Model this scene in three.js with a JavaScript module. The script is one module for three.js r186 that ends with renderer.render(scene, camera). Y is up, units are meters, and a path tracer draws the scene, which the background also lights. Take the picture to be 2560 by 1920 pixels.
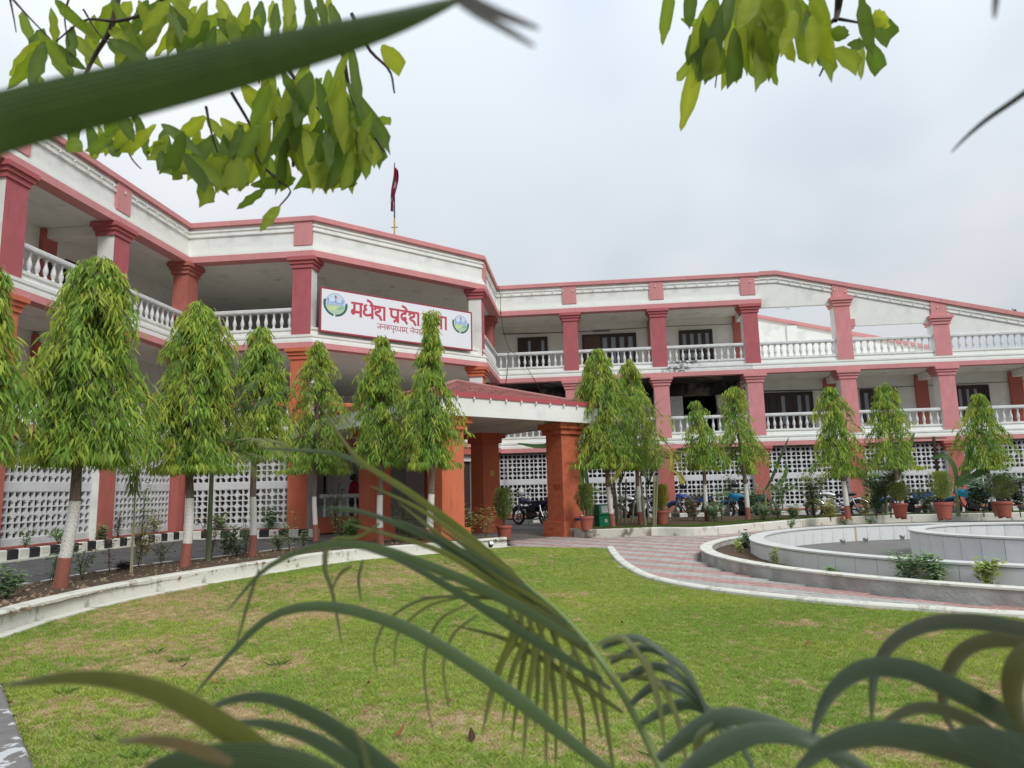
import * as THREE from 'three';
import { mergeGeometries, mergeVertices } from 'three/addons/utils/BufferGeometryUtils.js';
import { RoundedBoxGeometry } from 'three/addons/geometries/RoundedBoxGeometry.js';
import { MarchingCubes } from 'three/addons/objects/MarchingCubes.js';

// ---------------------------------------------------------------- camera, sky, sun, exposure
const EYE = 1.2, FOCAL = 1764.74, PITCH = 0.1499, ROLL = -0.0236;          // focal length in pixels of the 2560 x 1920 photograph
const scene = new THREE.Scene();
const camera = new THREE.PerspectiveCamera(2 * Math.atan(960 / FOCAL) * 180 / Math.PI, 4 / 3, 0.05, 900);
camera.position.set(0, EYE, 0);
camera.rotation.order = 'YXZ';
camera.rotation.set(PITCH, 0, ROLL);
camera.focus = 22; camera.userData.fStop = 5.5;
camera.updateMatrixWorld();
const renderer = new THREE.WebGLRenderer({ antialias: true });
renderer.toneMapping = THREE.LinearToneMapping;
renderer.toneMappingExposure = 1.33;
renderer.shadowMap.enabled = true;

// noise that repeats every `p` cells
function rng(seed) { let a = seed * 2654435761 >>> 0; return () => { a = a + 0x6D2B79F5 >>> 0; let t = Math.imul(a ^ a >>> 15, 1 | a); t = t + Math.imul(t ^ t >>> 7, 61 | t) ^ t; return ((t ^ t >>> 14) >>> 0) / 4294967296; }; }
const hash = (x, y, s) => { let h = Math.imul(x, 374761393) + Math.imul(y, 668265263) + Math.imul(s, 974711) | 0; h = Math.imul(h ^ h >>> 13, 1274126177); return ((h ^ h >>> 16) >>> 0) / 4294967296; };
function vnoise(x, y, p, s = 0) {
  const xi = Math.floor(x), yi = Math.floor(y), m = (n) => ((n % p) + p) % p;
  let fx = x - xi, fy = y - yi; fx = fx * fx * (3 - 2 * fx); fy = fy * fy * (3 - 2 * fy);
  const a = hash(m(xi), m(yi), s), b = hash(m(xi + 1), m(yi), s), c = hash(m(xi), m(yi + 1), s), d = hash(m(xi + 1), m(yi + 1), s);
  return a + (b - a) * fx + (c - a) * fy + (a - b - c + d) * fx * fy;
}
function fbm(u, v, p, oct = 4, s = 0) { let a = 0, w = 0.5, t = 0; for (let i = 0; i < oct; i++) { a += w * vnoise(u * p, v * p, p, s + i); t += w; w *= 0.5; p *= 2; } return a / t; }
const lerp = (a, b, t) => a + (b - a) * t, clamp01 = (x) => Math.max(0, Math.min(1, x)), sstep = (a, b, x) => { x = clamp01((x - a) / (b - a)); return x * x * (3 - 2 * x); };
const mix3 = (a, b, t) => [lerp(a[0], b[0], t), lerp(a[1], b[1], t), lerp(a[2], b[2], t)];

{ // overcast sky: thin even cloud, brighter towards the zenith, with slow grey-blue patches
  const W = 1024, H = 512, d = new Float32Array(W * H * 4);
  for (let j = 0; j < H; j++) for (let i = 0; i < W; i++) {
    const el = ((j + 0.5) / H - 0.5) * Math.PI, az = (i + 0.5) / W;
    const s = Math.max(0, Math.sin(el)), k = 0.353 + 0.63 * s;
    const pull = 1 / (0.25 + s);                                               // cloud sheet seen ever more edge-on
    const cx = Math.cos(az * 2 * Math.PI) * pull, cz = Math.sin(az * 2 * Math.PI) * pull;
    const n = fbm((cx + 9) * 0.12, (cz + 9) * 0.12, 8, 5, 3), n2 = fbm((cx + 5) * 0.16, (cz + 9) * 0.16, 5, 4, 11);
    const t = sstep(0.32, 0.68, n), t2 = sstep(0.38, 0.62, n2);
    const c = mix3([0.60, 0.73, 0.89], [1.08, 1.13, 1.18], 0.65 * t + 0.35 * t2);
    const o = (j * W + i) * 4, e = el < 0 ? 0.55 : 1;
    d[o] = c[0] * k * e; d[o + 1] = c[1] * k * e; d[o + 2] = c[2] * k * e; d[o + 3] = 1;
  }
  const t = new THREE.DataTexture(d, W, H, THREE.RGBAFormat, THREE.FloatType);
  t.mapping = THREE.EquirectangularReflectionMapping; t.magFilter = THREE.LinearFilter; t.needsUpdate = true;
  scene.background = t; scene.environment = t;
}
const sun = new THREE.DirectionalLight(new THREE.Color(1, 0.975, 0.935), 1.5);
sun.position.set(17, 33, 19); sun.target.position.set(0, 0, -14); sun.shadow.radius = 34; sun.castShadow = true;
Object.assign(sun.shadow.camera, { left: -40, right: 40, top: 40, bottom: -40, near: 1, far: 160 });
scene.add(sun, sun.target);

// ---------------------------------------------------------------- from the photograph to the place
const V = (x, y, z) => new THREE.Vector3(x, y, z);
const PX = 2560 / 2212;                                                      // positions below are read in a 2212-pixel-wide copy
const right = V(1, 0, 0).applyQuaternion(camera.quaternion), up = V(0, 1, 0).applyQuaternion(camera.quaternion), ahead = V(0, 0, -1).applyQuaternion(camera.quaternion);
const ray = (x, y) => ahead.clone().addScaledVector(right, (x * PX - 1280) / FOCAL).addScaledVector(up, -(y * PX - 960) / FOCAL);
const G = (x, y, h = 0) => { const r = ray(x, y), t = (h - EYE) / r.y; return V(r.x * t, h, r.z * t); };              // where it meets a level h above the ground
const At = (x, y, depth) => ray(x, y).multiplyScalar(depth).add(camera.position);
// building frame: u along the right wing, v out of it towards the courtyard, from the inner corner D
const PSI = 0.1012, D = V(-0.6232, 0, -30.106), U = V(Math.cos(PSI), 0, Math.sin(PSI)), N = V(-Math.sin(PSI), 0, Math.cos(PSI));
const B = (u, v, y = 0) => D.clone().addScaledVector(U, u).addScaledVector(N, v).setY(y);
const toUV = (p) => { const d = p.clone().sub(D); return [d.dot(U), d.dot(N)]; };

// ---------------------------------------------------------------- textures and materials
function tex(n, fn, srgb = true, m = n) {
  const d = new Uint8Array(n * m * 4);
  for (let j = 0; j < m; j++) for (let i = 0; i < n; i++) { const c = fn(i / n, j / m); const o = (j * n + i) * 4; for (let k = 0; k < 3; k++) d[o + k] = Math.max(0, Math.min(255, c[k] * 255)); d[o + 3] = 255; }
  const t = new THREE.DataTexture(d, n, m, THREE.RGBAFormat);
  t.wrapS = t.wrapT = THREE.RepeatWrapping; t.magFilter = THREE.LinearFilter; if (srgb) t.colorSpace = THREE.SRGBColorSpace; t.needsUpdate = true;
  return t;
}
const rep = (t, x, y = x) => { const c = t.clone(); c.repeat.set(x, y); c.needsUpdate = true; return c; };
const g3 = (x) => [x, x, x];
const mottle = tex(512, (u, v) => g3(0.93 + 0.12 * (fbm(u, v, 6, 5, 1) - 0.5) + 0.07 * (vnoise(u * 256, v * 256, 256, 7) - 0.5)));
const plasterMap = tex(512, (u, v) => {                                       // limewashed plaster: patchy, with damp marks and thin runs
  const runs = Math.pow(fbm(u, v * 0.12, 48, 3, 21), 3) * 0.55 * sstep(0.45, 0.75, fbm(u, v, 5, 3, 23));
  const damp = sstep(0.60, 0.80, fbm(u, v, 7, 5, 25)) * 0.16, n = (fbm(u, v, 10, 4, 22) - 0.5) * 0.09;
  const k = 0.975 + n * 0.5 - runs * 0.14 - damp * 0.38;
  return [k, k * 0.998, k * 0.975];
});
const fineBump = tex(256, (u, v) => g3(fbm(u, v, 24, 4, 31)), false);
const std = (color, rough = 0.85, o = {}) => new THREE.MeshStandardMaterial({ color: new THREE.Color().setRGB(...color), roughness: rough, ...o });
const paintMap = tex(512, (u, v) => { const n = fbm(u, v, 7, 5, 15), st = sstep(0.52, 0.8, fbm(u, v * 0.1, 36, 3, 16)) * sstep(0.4, 0.7, fbm(u, v, 4, 3, 17)), ch = sstep(0.70, 0.74, fbm(u, v, 30, 4, 18)); const k = 0.95 + 0.12 * (n - 0.5) - 0.10 * st; return mix3([k, k, k], [0.98, 0.97, 0.97], 0.25 * ch); });
const painted = (c, o = {}) => std(c, 0.78, { map: rep(paintMap, 0.41), bumpMap: rep(fineBump, 0.8), bumpScale: 0.003, ...o });
const M = {
  white: std([0.865, 0.87, 0.855], 0.8, { map: rep(plasterMap, 0.28), bumpMap: rep(fineBump, 0.8), bumpScale: 0.003 }),
  inner: std([0.86, 0.85, 0.83], 0.85, { map: rep(plasterMap, 0.33) }),
  pink: painted([0.72, 0.305, 0.295]),                       // faded rose bands, copings and panels
  crimson: painted([0.52, 0.13, 0.14]),                   // covered columns of the top storey
  rose: painted([0.76, 0.30, 0.30]),
  brick: painted([0.54, 0.155, 0.12]),                     // brick-red columns
  orange: painted([0.70, 0.18, 0.085]),                    // terracotta porch paint
  salmon: painted([0.55, 0.17, 0.13]),
  marble: std([0.82, 0.82, 0.80], 0.6, { map: rep(mottle, 0.8) }),
  screen: std([0.80, 0.795, 0.80], 0.8, { map: rep(mottle, 0.4) }),
  brown: std([0.045, 0.026, 0.020], 0.55), wood: std([0.115, 0.062, 0.040], 0.6),
  pane: std([0.25, 0.27, 0.29], 0.12), dark: std([0.012, 0.012, 0.013], 0.9),
  chrome: std([0.75, 0.75, 0.76], 0.18, { metalness: 1 }), steel: std([0.42, 0.42, 0.43], 0.35, { metalness: 1 }),
  black: std([0.012, 0.012, 0.014], 0.45), rubber: std([0.016, 0.016, 0.017], 0.8), glassLamp: std([0.75, 0.78, 0.8], 0.1),
  cable: std([0.02, 0.02, 0.022], 0.6),
};
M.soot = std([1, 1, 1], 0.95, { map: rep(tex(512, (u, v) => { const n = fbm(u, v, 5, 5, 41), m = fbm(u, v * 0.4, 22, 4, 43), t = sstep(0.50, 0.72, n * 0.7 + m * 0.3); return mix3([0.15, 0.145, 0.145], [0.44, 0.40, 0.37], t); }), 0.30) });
M.sootyWhite = std([0.86, 0.86, 0.83], 0.85, { map: rep(tex(512, (u, v) => { const n = fbm(u, v, 4, 3, 51), k = fbm(u, v, 40, 4, 53), t = sstep(0.48, 0.66, n) * sstep(0.40, 0.62, k); return mix3(g3(0.92 + 0.1 * (k - 0.5)), [0.42, 0.42, 0.42], 0.8 * t); }), 0.27) });
M.smokedWall = std([0.70, 0.69, 0.66], 0.9, { map: rep(tex(512, (u, v) => { const n = fbm(u, v, 5, 5, 61), k = fbm(u, v, 30, 3, 63); return mix3(g3(0.93 + 0.1 * (k - 0.5)), [0.30, 0.27, 0.25], 0.8 * sstep(0.55, 0.75, n)); }), 0.31) });

// ---------------------------------------------------------------- shape helpers
function numberedName(name) { const n = (numberedName.c[name] = (numberedName.c[name] ?? -1) + 1); return n ? name + '_' + String(n).padStart(3, '0') : name; }
numberedName.c = {};
const shadowed = (o) => { o.castShadow = o.receiveShadow = true; return o; };
function tag(o, label, category, group, kind) { if (label) o.userData.label = label; if (category) o.userData.category = category; if (group) o.userData.group = group; if (kind) o.userData.kind = kind; return o; }
function part(name, geo, mat, parent, label) { const m = shadowed(new THREE.Mesh(geo, mat)); m.name = name; parent.add(m); if (label) m.userData.label = label; return m; }
function thing(name, label, category, pos = V(0, 0, 0), turn = 0, group) { const o = new THREE.Group(); o.name = numberedName(name); o.position.copy(pos); o.rotation.y = turn; scene.add(o); return tag(o, label, category, group); }
function single(name, geo, mat, label, category, group) { const m = shadowed(new THREE.Mesh(geo, mat)); m.name = numberedName(name); scene.add(m); return tag(m, label, category, group); }
function setting(name, geo, mat) { const m = shadowed(new THREE.Mesh(geo, mat)); m.name = name; scene.add(m); m.userData.kind = 'structure'; return m; }
const xf = (g, p = [0, 0, 0], r = [0, 0, 0], s = [1, 1, 1]) => g.applyMatrix4(new THREE.Matrix4().compose(V(...p), new THREE.Quaternion().setFromEuler(new THREE.Euler(...r)), V(...s)));
function boxUV(g) { // uv in metres from the face that each vertex lies on
  if (g.index) g = g.toNonIndexed();
  const p = g.attributes.position, n = g.attributes.normal, uv = new Float32Array(p.count * 2);
  for (let i = 0; i < p.count; i++) {
    const ax = Math.abs(n.getX(i)), ay = Math.abs(n.getY(i)), az = Math.abs(n.getZ(i)), x = p.getX(i), y = p.getY(i), z = p.getZ(i);
    const a = ay > ax && ay > az ? [x, z] : ax > az ? [z, y] : [x, y];
    uv[2 * i] = a[0]; uv[2 * i + 1] = a[1];
  }
  return g.setAttribute('uv', new THREE.BufferAttribute(uv, 2));
}
// a box by its corners, edges slightly eased when `r` is given
const bx = (x0, x1, y0, y1, z0, z1) => boxUV(new THREE.BoxGeometry(x1 - x0, y1 - y0, z1 - z0).translate((x0 + x1) / 2, (y0 + y1) / 2, (z0 + z1) / 2));
const rbx = (w, h, d, r = 0.02, seg = 1) => new RoundedBoxGeometry(w, h, d, seg, Math.min(r, w / 2.01, h / 2.01, d / 2.01));
const join = (gs) => mergeGeometries(gs.map((g) => { g = g.index ? g.toNonIndexed() : g; for (const k of Object.keys(g.attributes)) if (!['position', 'normal', 'uv'].includes(k)) g.deleteAttribute(k); if (!g.attributes.uv) g.setAttribute('uv', new THREE.BufferAttribute(new Float32Array(g.attributes.position.count * 2), 2)); return g; }));
function tube(points, r, seg = 16, radial = 7, closed = false) { return new THREE.TubeGeometry(new THREE.CatmullRomCurve3(points.map((p) => p.isVector3 ? p : V(...p)), closed), seg, r, radial, closed); }
function taperTube(points, r0, r1, seg = 12, radial = 8, bumpy = 0, seed = 1) {
  const c = new THREE.CatmullRomCurve3(points.map((p) => p.isVector3 ? p : V(...p))), g = new THREE.TubeGeometry(c, seg, 1, radial), p = g.attributes.position, R = rng(seed);
  for (let i = 0; i <= seg; i++) { const q = c.getPointAt(i / seg), rr = lerp(r0, r1, i / seg); for (let j = 0; j <= radial; j++) { const k = i * (radial + 1) + j, f = rr * (1 + bumpy * (R() - 0.5) * (j < radial ? 1 : 0)); p.setXYZ(k, q.x + (p.getX(k) - q.x) * f, q.y + (p.getY(k) - q.y) * f, q.z + (p.getZ(k) - q.z) * f); } }
  g.computeVertexNormals(); return g;
}
const lathe = (pts, seg = 12) => new THREE.LatheGeometry(pts.map(([x, y]) => new THREE.Vector2(x, y)), seg);
function flat(pts, y = 0, holes = []) { // a level sheet from an outline [[x, z], ...]
  const s = new THREE.Shape(pts.map(([x, z]) => new THREE.Vector2(x, -z)));
  for (const h of holes) s.holes.push(new THREE.Path(h.map(([x, z]) => new THREE.Vector2(x, -z))));
  const g = new THREE.ShapeGeometry(s, 24).rotateX(-Math.PI / 2).translate(0, y, 0);
  return boxUV(g);
}
function slabOf(pts, y0, y1, holes = []) {
  const s = new THREE.Shape(pts.map(([x, z]) => new THREE.Vector2(x, -z)));
  for (const h of holes) s.holes.push(new THREE.Path(h.map(([x, z]) => new THREE.Vector2(x, -z))));
  return boxUV(new THREE.ExtrudeGeometry(s, { depth: y1 - y0, bevelEnabled: false, curveSegments: 24 }).rotateX(-Math.PI / 2).translate(0, y0, 0));
}
// a closed profile [[out, y], ...] carried along a plan path [[x, z], ...] with mitred corners; out is to the right of travel seen from above for +x travel -> +z
function sweep(profile, path, closed = false) {
  const n = path.length, nor = [], mit = [], len = [0];
  const seg = closed ? n : n - 1;
  for (let i = 0; i < seg; i++) { const a = path[i], b = path[(i + 1) % n], dx = b[0] - a[0], dz = b[1] - a[1], l = Math.hypot(dx, dz); nor.push([-dz / l, dx / l]); len.push(len[i] + l); }
  for (let i = 0; i < n; i++) {
    const a = closed ? nor[(i - 1 + seg) % seg] : nor[Math.max(0, i - 1)], b = closed ? nor[i % seg] : nor[Math.min(seg - 1, i)], k = 1 + a[0] * b[0] + a[1] * b[1];
    mit.push([(a[0] + b[0]) / k, (a[1] + b[1]) / k]);
  }
  const area = THREE.ShapeUtils.area(profile.map(([o, y]) => new THREE.Vector2(o, y))), pr = area < 0 ? [...profile].reverse() : profile, m = pr.length;
  const pos = [], uv = [], P = (i, j) => { const q = pr[j % m], k = i % n; return [path[k][0] + mit[k][0] * q[0], q[1], path[k][1] + mit[k][1] * q[0]]; };
  let per = 0;
  for (let j = 0; j < m; j++) {
    const l = Math.hypot(pr[(j + 1) % m][0] - pr[j][0], pr[(j + 1) % m][1] - pr[j][1]);
    for (let i = 0; i < seg; i++) {
      const a = P(i, j), b = P(i + 1, j), c = P(i + 1, j + 1), d = P(i, j + 1);
      pos.push(...a, ...c, ...b, ...a, ...d, ...c);
      uv.push(len[i], per, len[i + 1], per + l, len[i + 1], per, len[i], per, len[i], per + l, len[i + 1], per + l);
    }
    per += l;
  }
  if (!closed) for (const e of [0, n - 1]) for (const t of THREE.ShapeUtils.triangulateShape(pr.map(([o, y]) => new THREE.Vector2(o, y)), [])) for (const j of (e ? t : [t[0], t[2], t[1]])) { pos.push(...P(e, j)); uv.push(pr[j][0], pr[j][1]); }
  const g = new THREE.BufferGeometry();
  // travel and outline direction decide the winding: turn it outwards
  g.setAttribute('position', new THREE.Float32BufferAttribute(pos, 3)); g.setAttribute('uv', new THREE.Float32BufferAttribute(uv, 2));
  g.computeVertexNormals(); return g;
}
const rectP = (o0, o1, y0, y1) => [[o0, y0], [o1, y0], [o1, y1], [o0, y1]];
// leaf blades with a folded midrib, collected into one geometry
class Blades {
  constructor() { this.p = []; this.c = []; this.i = []; this.n = 0; }
  // base, direction, side, length, width, droop (bends the blade downwards), colour, detail, tip (fraction cut off straight)
  leaf(b, d, s, len, wid, droop, col, detail = 1, cut = 0, fold = 0.25, fat = 0.4) {
    const nrm = d.clone().cross(s).normalize(), at = (t, w, lift) => { const q = b.clone().addScaledVector(d, len * t).addScaledVector(s, w).addScaledVector(nrm, lift); q.y -= droop * len * t * t; return q; };
    const push = (q, rib) => { this.p.push(q.x, q.y, q.z); const f = rib && detail > 1 ? 1.3 : 1; this.c.push(col[0] * f, col[1] * f, col[2] * f); return this.n++; };
    if (!detail) { const a = push(at(0, 0, 0)), l = push(at(fat, wid / 2, fold * wid * 0.5)), r = push(at(fat, -wid / 2, fold * wid * 0.5)), t = push(at(1, 0, 0)); this.i.push(a, l, t, a, t, r); return; }
    const rows = detail > 1 ? [[0.05, 0.3], [0.14, 0.62], [0.27, 0.9], [0.42, 1], [0.57, 0.96], [0.71, 0.8], [0.84, 0.52], [0.93, 0.27]] : [[0.25, 0.92], [0.6, 0.9]];
    let prev = null; const a = push(at(0, 0, 0));
    for (const [t, w] of rows) {
      if (cut && t > 1 - cut) break;
      const k = wid / 2 * w, row = [push(at(t, k, fold * k)), push(at(t, 0, 0), 1), push(at(t, -k, fold * k))];
      if (!prev) this.i.push(a, row[0], row[1], a, row[1], row[2]);
      else this.i.push(prev[0], row[0], row[1], prev[0], row[1], prev[1], prev[1], row[1], row[2], prev[1], row[2], prev[2]);
      prev = row;
    }
    if (cut) { const k = wid * 0.44, t = 1 - cut, row = [push(at(t, k, fold * k)), push(at(t + 0.03, 0, 0)), push(at(t + (cut > 0.3 ? 0.12 : -0.05), -k, fold * k))]; this.i.push(prev[0], row[0], row[1], prev[0], row[1], prev[1], prev[1], row[1], row[2], prev[1], row[2], prev[2]); }
    else { const t = push(at(1, 0, 0)); this.i.push(prev[0], t, prev[1], prev[1], t, prev[2]); }
  }
  build() {
    const g = new THREE.BufferGeometry();
    g.setAttribute('position', new THREE.Float32BufferAttribute(this.p, 3)); g.setAttribute('color', new THREE.Float32BufferAttribute(this.c, 3)); g.setIndex(this.i);
    g.computeVertexNormals(); return g;
  }
}
const leafMat = (o = {}) => new THREE.MeshPhysicalMaterial({ vertexColors: true, roughness: 0.62, transmission: 0.42, thickness: 0, side: THREE.DoubleSide, specularIntensity: 0.6, ...o });
M.leaf = leafMat(); M.frond = leafMat({ transmission: 0.3, roughness: 0.55 }); M.petal = leafMat({ transmission: 0.3 });
M.leaf.roughness = 0.95; M.petal.roughness = 0.95; M.frond.roughness = 0.93; M.frond.clearcoat = 0.25; M.frond.clearcoatRoughness = 0.4; M.leaf.clearcoat = 0.15; M.leaf.clearcoatRoughness = 0.45;
const stemMat = std([0.13, 0.095, 0.06], 0.9), greenStem = std([0.12, 0.17, 0.05], 0.8);
// ---------------------------------------------------------------- the setting's base sheet
setting('ground', boxUV(new THREE.CircleGeometry(420, 48).rotateX(-Math.PI / 2).translate(0, -0.04, -20)).toNonIndexed(), std([0.17, 0.14, 0.10], 0.95, { map: rep(mottle, 0.3) }));

// ---------------------------------------------------------------- the assembly building: an L of two wings joined by a cut corner
const H0 = 0.217, H1 = 2.769, H2 = 5.769, HR = 8.728, HP = 10.107;
const bld = thing('assembly_building', 'long white three-storey building with rose bands, red columns and balustraded balconies', 'building', D, -PSI);
const FP = [[-9, 21], [-9, 8.91], [-4.77, 8.91], [0, 4.14], [0, 0], [26, 0]];
const FProof = [...FP.slice(0, 5), [11.25, 0]];
{
  // bands and mouldings that run round the whole front at each floor
  const steps = (b) => [[-0.18, b + 0.18], [0.13, b + 0.18], [0.13, b + 0.265], [0.10, b + 0.275], [0.10, b + 0.345], [0.125, b + 0.355], [0.125, b + 0.43], [0.03, b + 0.44], [0.03, b + 0.52], [0.0, b + 0.53], [0.0, b + 0.60], [0.04, b + 0.61], [0.04, b + 0.68], [-0.18, b + 0.68]];
  const cut = (path, u0, u1) => [[u0, path], [u1, path]];
  for (const [b, w1] of [[H1, 6.9], [H2, 6.9]]) {
    part('slab_band', sweep(rectP(-0.2, 0.15, b, b + 0.179), FP), M.pink, bld);
    part('balcony_moulding', sweep(steps(b), [...FP.slice(0, 5), [6.94, 0]]), M.white, bld);
    part('balcony_moulding', sweep(steps(b), cut(0, 6.94, 10.7)), b > 4 ? M.sootyWhite : M.white, bld, b > 4 ? 'moulding smudged with soot' : undefined);
    part('balcony_moulding', sweep(steps(b), cut(0, 10.7, 26)), M.white, bld);
  }
  part('roof_band', sweep(rectP(-0.25, 0.15, HR, HR + 0.2), FProof), M.pink, bld);
  const par = [[-0.2, HR + 0.2], [0.12, HR + 0.2], [0.12, HR + 0.27], [0.085, HR + 0.275], [0.085, HR + 0.335], [0.05, HR + 0.34], [0.05, HR + 0.40], [0.02, HR + 0.405], [0.02, HR + 0.47], [0, HR + 0.475], [0, HP - 0.5], [0.055, HP - 0.49], [0.055, HP - 0.44], [0.015, HP - 0.43], [0.015, HP - 0.34], [0.055, HP - 0.33], [0.055, HP - 0.27], [0, HP - 0.26], [0, HP - 0.17], [-0.2, HP - 0.17]];
  part('parapet', sweep(par, FProof), M.white, bld);
  part('coping', sweep([[-0.26, HP - 0.17], [0.13, HP - 0.17], [0.13, HP - 0.02], [0.10, HP], [-0.26, HP]], FProof), M.pink, bld);
  // floors, ceilings, roof
  const plan = (u1) => [...FP.slice(0, 5).map(([u, v]) => { return [u, v]; }), [u1, 0], [u1, -7], [-15, -7], [-15, 21]];
  const inset = (p) => p.map(([u, v]) => [u === -9 ? -9.17 : u === 0 && v < 1 ? -0.17 : u, v === 0 ? -0.17 : v === 8.91 ? 8.74 : v]).map(([u, v]) => (u === 0 && v === 4.14) ? [-0.17, 4.07] : (u === -4.77) ? [-4.84, 8.74] : [u, v]);
  for (const b of [H1, H2]) part('floor_slab', slabOf(inset(plan(26)), b + 0.03, b + 0.30), M.inner, bld);
  part('roof_slab', slabOf(inset(plan(11.25)), HR + 0.03, HR + 0.28), M.inner, bld);
  part('ground_floor', slabOf(inset(plan(26)), 0.02, 0.12), std([0.16, 0.15, 0.14], 0.9), bld);
  // back walls of the verandas, with windows and doors set into them
  const bw = [[-11.2, 21], [-11.2, -2.2], [26, -2.2]];
  part('veranda_wall', sweep(rectP(-0.2, 0, H2 + 0.3, HR + 0.03), [bw[0], bw[1], [11.1, -2.2]]), M.inner, bld);
  part('veranda_wall', sweep(rectP(-0.2, 0, H1 + 0.3, H2 + 0.03), [bw[0], bw[1], [-0.2, -2.2]]), M.inner, bld);
  part('veranda_wall', sweep(rectP(-0.2, 0, H1 + 0.3, H2 + 0.03), [[10.6, -2.2], [26, -2.2]]), M.inner, bld);
  for (const [a, z] of [[-0.2, 8.09], [9.57, 10.6]]) part('veranda_wall', sweep(rectP(-0.2, 0, H1 + 0.3, H2 - 0.55), [[a, -2.2], [z, -2.2]]), M.smokedWall, bld, 'wall streaked with smoke');
  part('veranda_wall', sweep(rectP(-0.2, 0, H1 + 0.3, 3.55), [[8.09, -2.2], [9.57, -2.2]]), M.smokedWall, bld, 'wall streaked with smoke');
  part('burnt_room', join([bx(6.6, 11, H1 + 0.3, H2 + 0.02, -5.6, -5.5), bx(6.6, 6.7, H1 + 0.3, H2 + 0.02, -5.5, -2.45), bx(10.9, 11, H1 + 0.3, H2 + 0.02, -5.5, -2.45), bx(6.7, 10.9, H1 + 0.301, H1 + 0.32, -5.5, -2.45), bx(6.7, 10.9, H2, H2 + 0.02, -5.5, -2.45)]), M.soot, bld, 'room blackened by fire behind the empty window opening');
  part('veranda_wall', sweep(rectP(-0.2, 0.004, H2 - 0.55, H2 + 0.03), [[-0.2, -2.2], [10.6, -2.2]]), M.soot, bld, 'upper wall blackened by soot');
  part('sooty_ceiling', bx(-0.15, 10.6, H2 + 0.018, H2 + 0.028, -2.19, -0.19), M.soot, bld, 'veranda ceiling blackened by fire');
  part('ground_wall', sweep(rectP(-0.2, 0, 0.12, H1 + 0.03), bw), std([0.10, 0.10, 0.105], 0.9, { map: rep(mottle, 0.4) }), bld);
  part('rear_wall', sweep(rectP(-0.2, 0, 0, H2 + 0.3), [[26, -7], [-15, -7], [-15, 21], [-9, 21.2]]), M.white, bld);
  part('rear_wall', sweep(rectP(-0.2, 0, H2 + 0.3, HR + 0.1), [[11.25, -2.3], [11.25, -7], [-15, -7], [-15, 21], [-9, 21.2]]), M.white, bld);
  part('end_wall', sweep(rectP(-0.2, 0, 0, H2 + 0.3), [[26.2, -0.2], [26.2, -7]]), M.white, bld);
}
// columns with white sides, painted fronts and stepped capitals
const faceTurn = (nu, nv) => Math.atan2(nu, nv);
const shaftG = {}, capG = {}, frontG = {};
function column(u, v, nu, nv, y0, y1, paint, o = {}) {
  const w = o.w ?? 0.62, d = o.d ?? 0.5, capH = 0.36, key = [w, d, (y1 - y0).toFixed(2)].join();
  shaftG[key] ??= boxUV(new THREE.BoxGeometry(w - 0.012, y1 - y0, d - 0.012).translate(0, (y1 - y0) / 2, 0));
  frontG[key] ??= boxUV(new THREE.BoxGeometry(w, y1 - y0 - (o.cap === 0 ? 0 : capH), 0.02).translate(0, (y1 - y0 - (o.cap === 0 ? 0 : capH)) / 2, d / 2));
  const c = part('column', shaftG[key], o.side ?? M.white, bld);
  c.position.set(u, y0, v); c.rotation.y = faceTurn(nu, nv);
  part('painted_face', frontG[key], paint, c);
  if (o.cap !== 0) {
    capG[key] ??= join([[0.05, 0, 0.13], [0.095, 0.13, 0.235], [0.15, 0.235, capH - 0.004]].map(([e, a, b]) => boxUV(new THREE.BoxGeometry(w + 2 * e, b - a, d + 2 * e).translate(0, (a + b) / 2, 0))));
    const k = part('capital', capG[key], o.capMat ?? paint, c); k.position.y = y1 - y0 - capH;
  }
  return c;
}
const WU = [3.22, 6.94, 10.75, 14.45, 18.26, 22.1, 25.7];
const LV = [12.31, 15.97, 19.6];
const IN = -0.16;                                                              // column centres lie this far inside the facade line
for (const [k, u] of WU.entries()) {
  if (k < 3) column(u, IN, 0, 1, 6.2, HR, M.crimson);
  column(u, IN, 0, 1, 3.21, H2, M.rose);
  column(u, IN, 0, 1, H0 - 0.1, H1, M.brick);
}
for (const v of LV) { column(-9 + IN, v, 1, 0, 6.2, HR, M.crimson); column(-9 + IN, v, 1, 0, 3.21, H2, M.orange); column(-9 + IN, v, 1, 0, H0 - 0.1, H1, M.brick); }
// corner columns
for (const [u, v, nu, nv, m2, m1, m0] of [[-9.12, 8.80, 1, 0, M.salmon, M.salmon, M.brick], [-5.09, 8.75, 0, 1, M.crimson, M.orange, M.orange], [-0.26, 4.05, 1, 0, M.crimson, M.orange, M.orange], [-0.42, -0.22, 1, 0, M.brick, M.brick, M.brick]]) {
  const solid = u === -9.12 || u === -0.42;
  column(u, v, nu, nv, 6.2, HR, m2, solid ? { side: m2 } : {}); column(u, v, nu, nv, 3.21, H2, m1, solid ? { side: m1 } : {}); column(u, v, nu, nv, H0 - 0.1, H1, m0, solid ? { side: m0 } : {});
}
// rose panels on the parapet above the columns
{
  const g = boxUV(new THREE.BoxGeometry(0.6, HP - 0.172 - (HR + 0.41), 0.1));
  const y = (HP - 0.172 + HR + 0.41) / 2, put = (u, v, t, w = 1) => { const p = part('parapet_panel', g, M.pink, bld); p.position.set(u, y, v); p.rotation.y = t; p.scale.x = w; };
  for (const u of WU.slice(0, 3)) put(u, 0.03, 0);
  for (const v of LV) put(-8.97, v, Math.PI / 2);
  put(-5.09, 8.94, 0); put(0.03, 3.85, Math.PI / 2);
}
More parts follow.
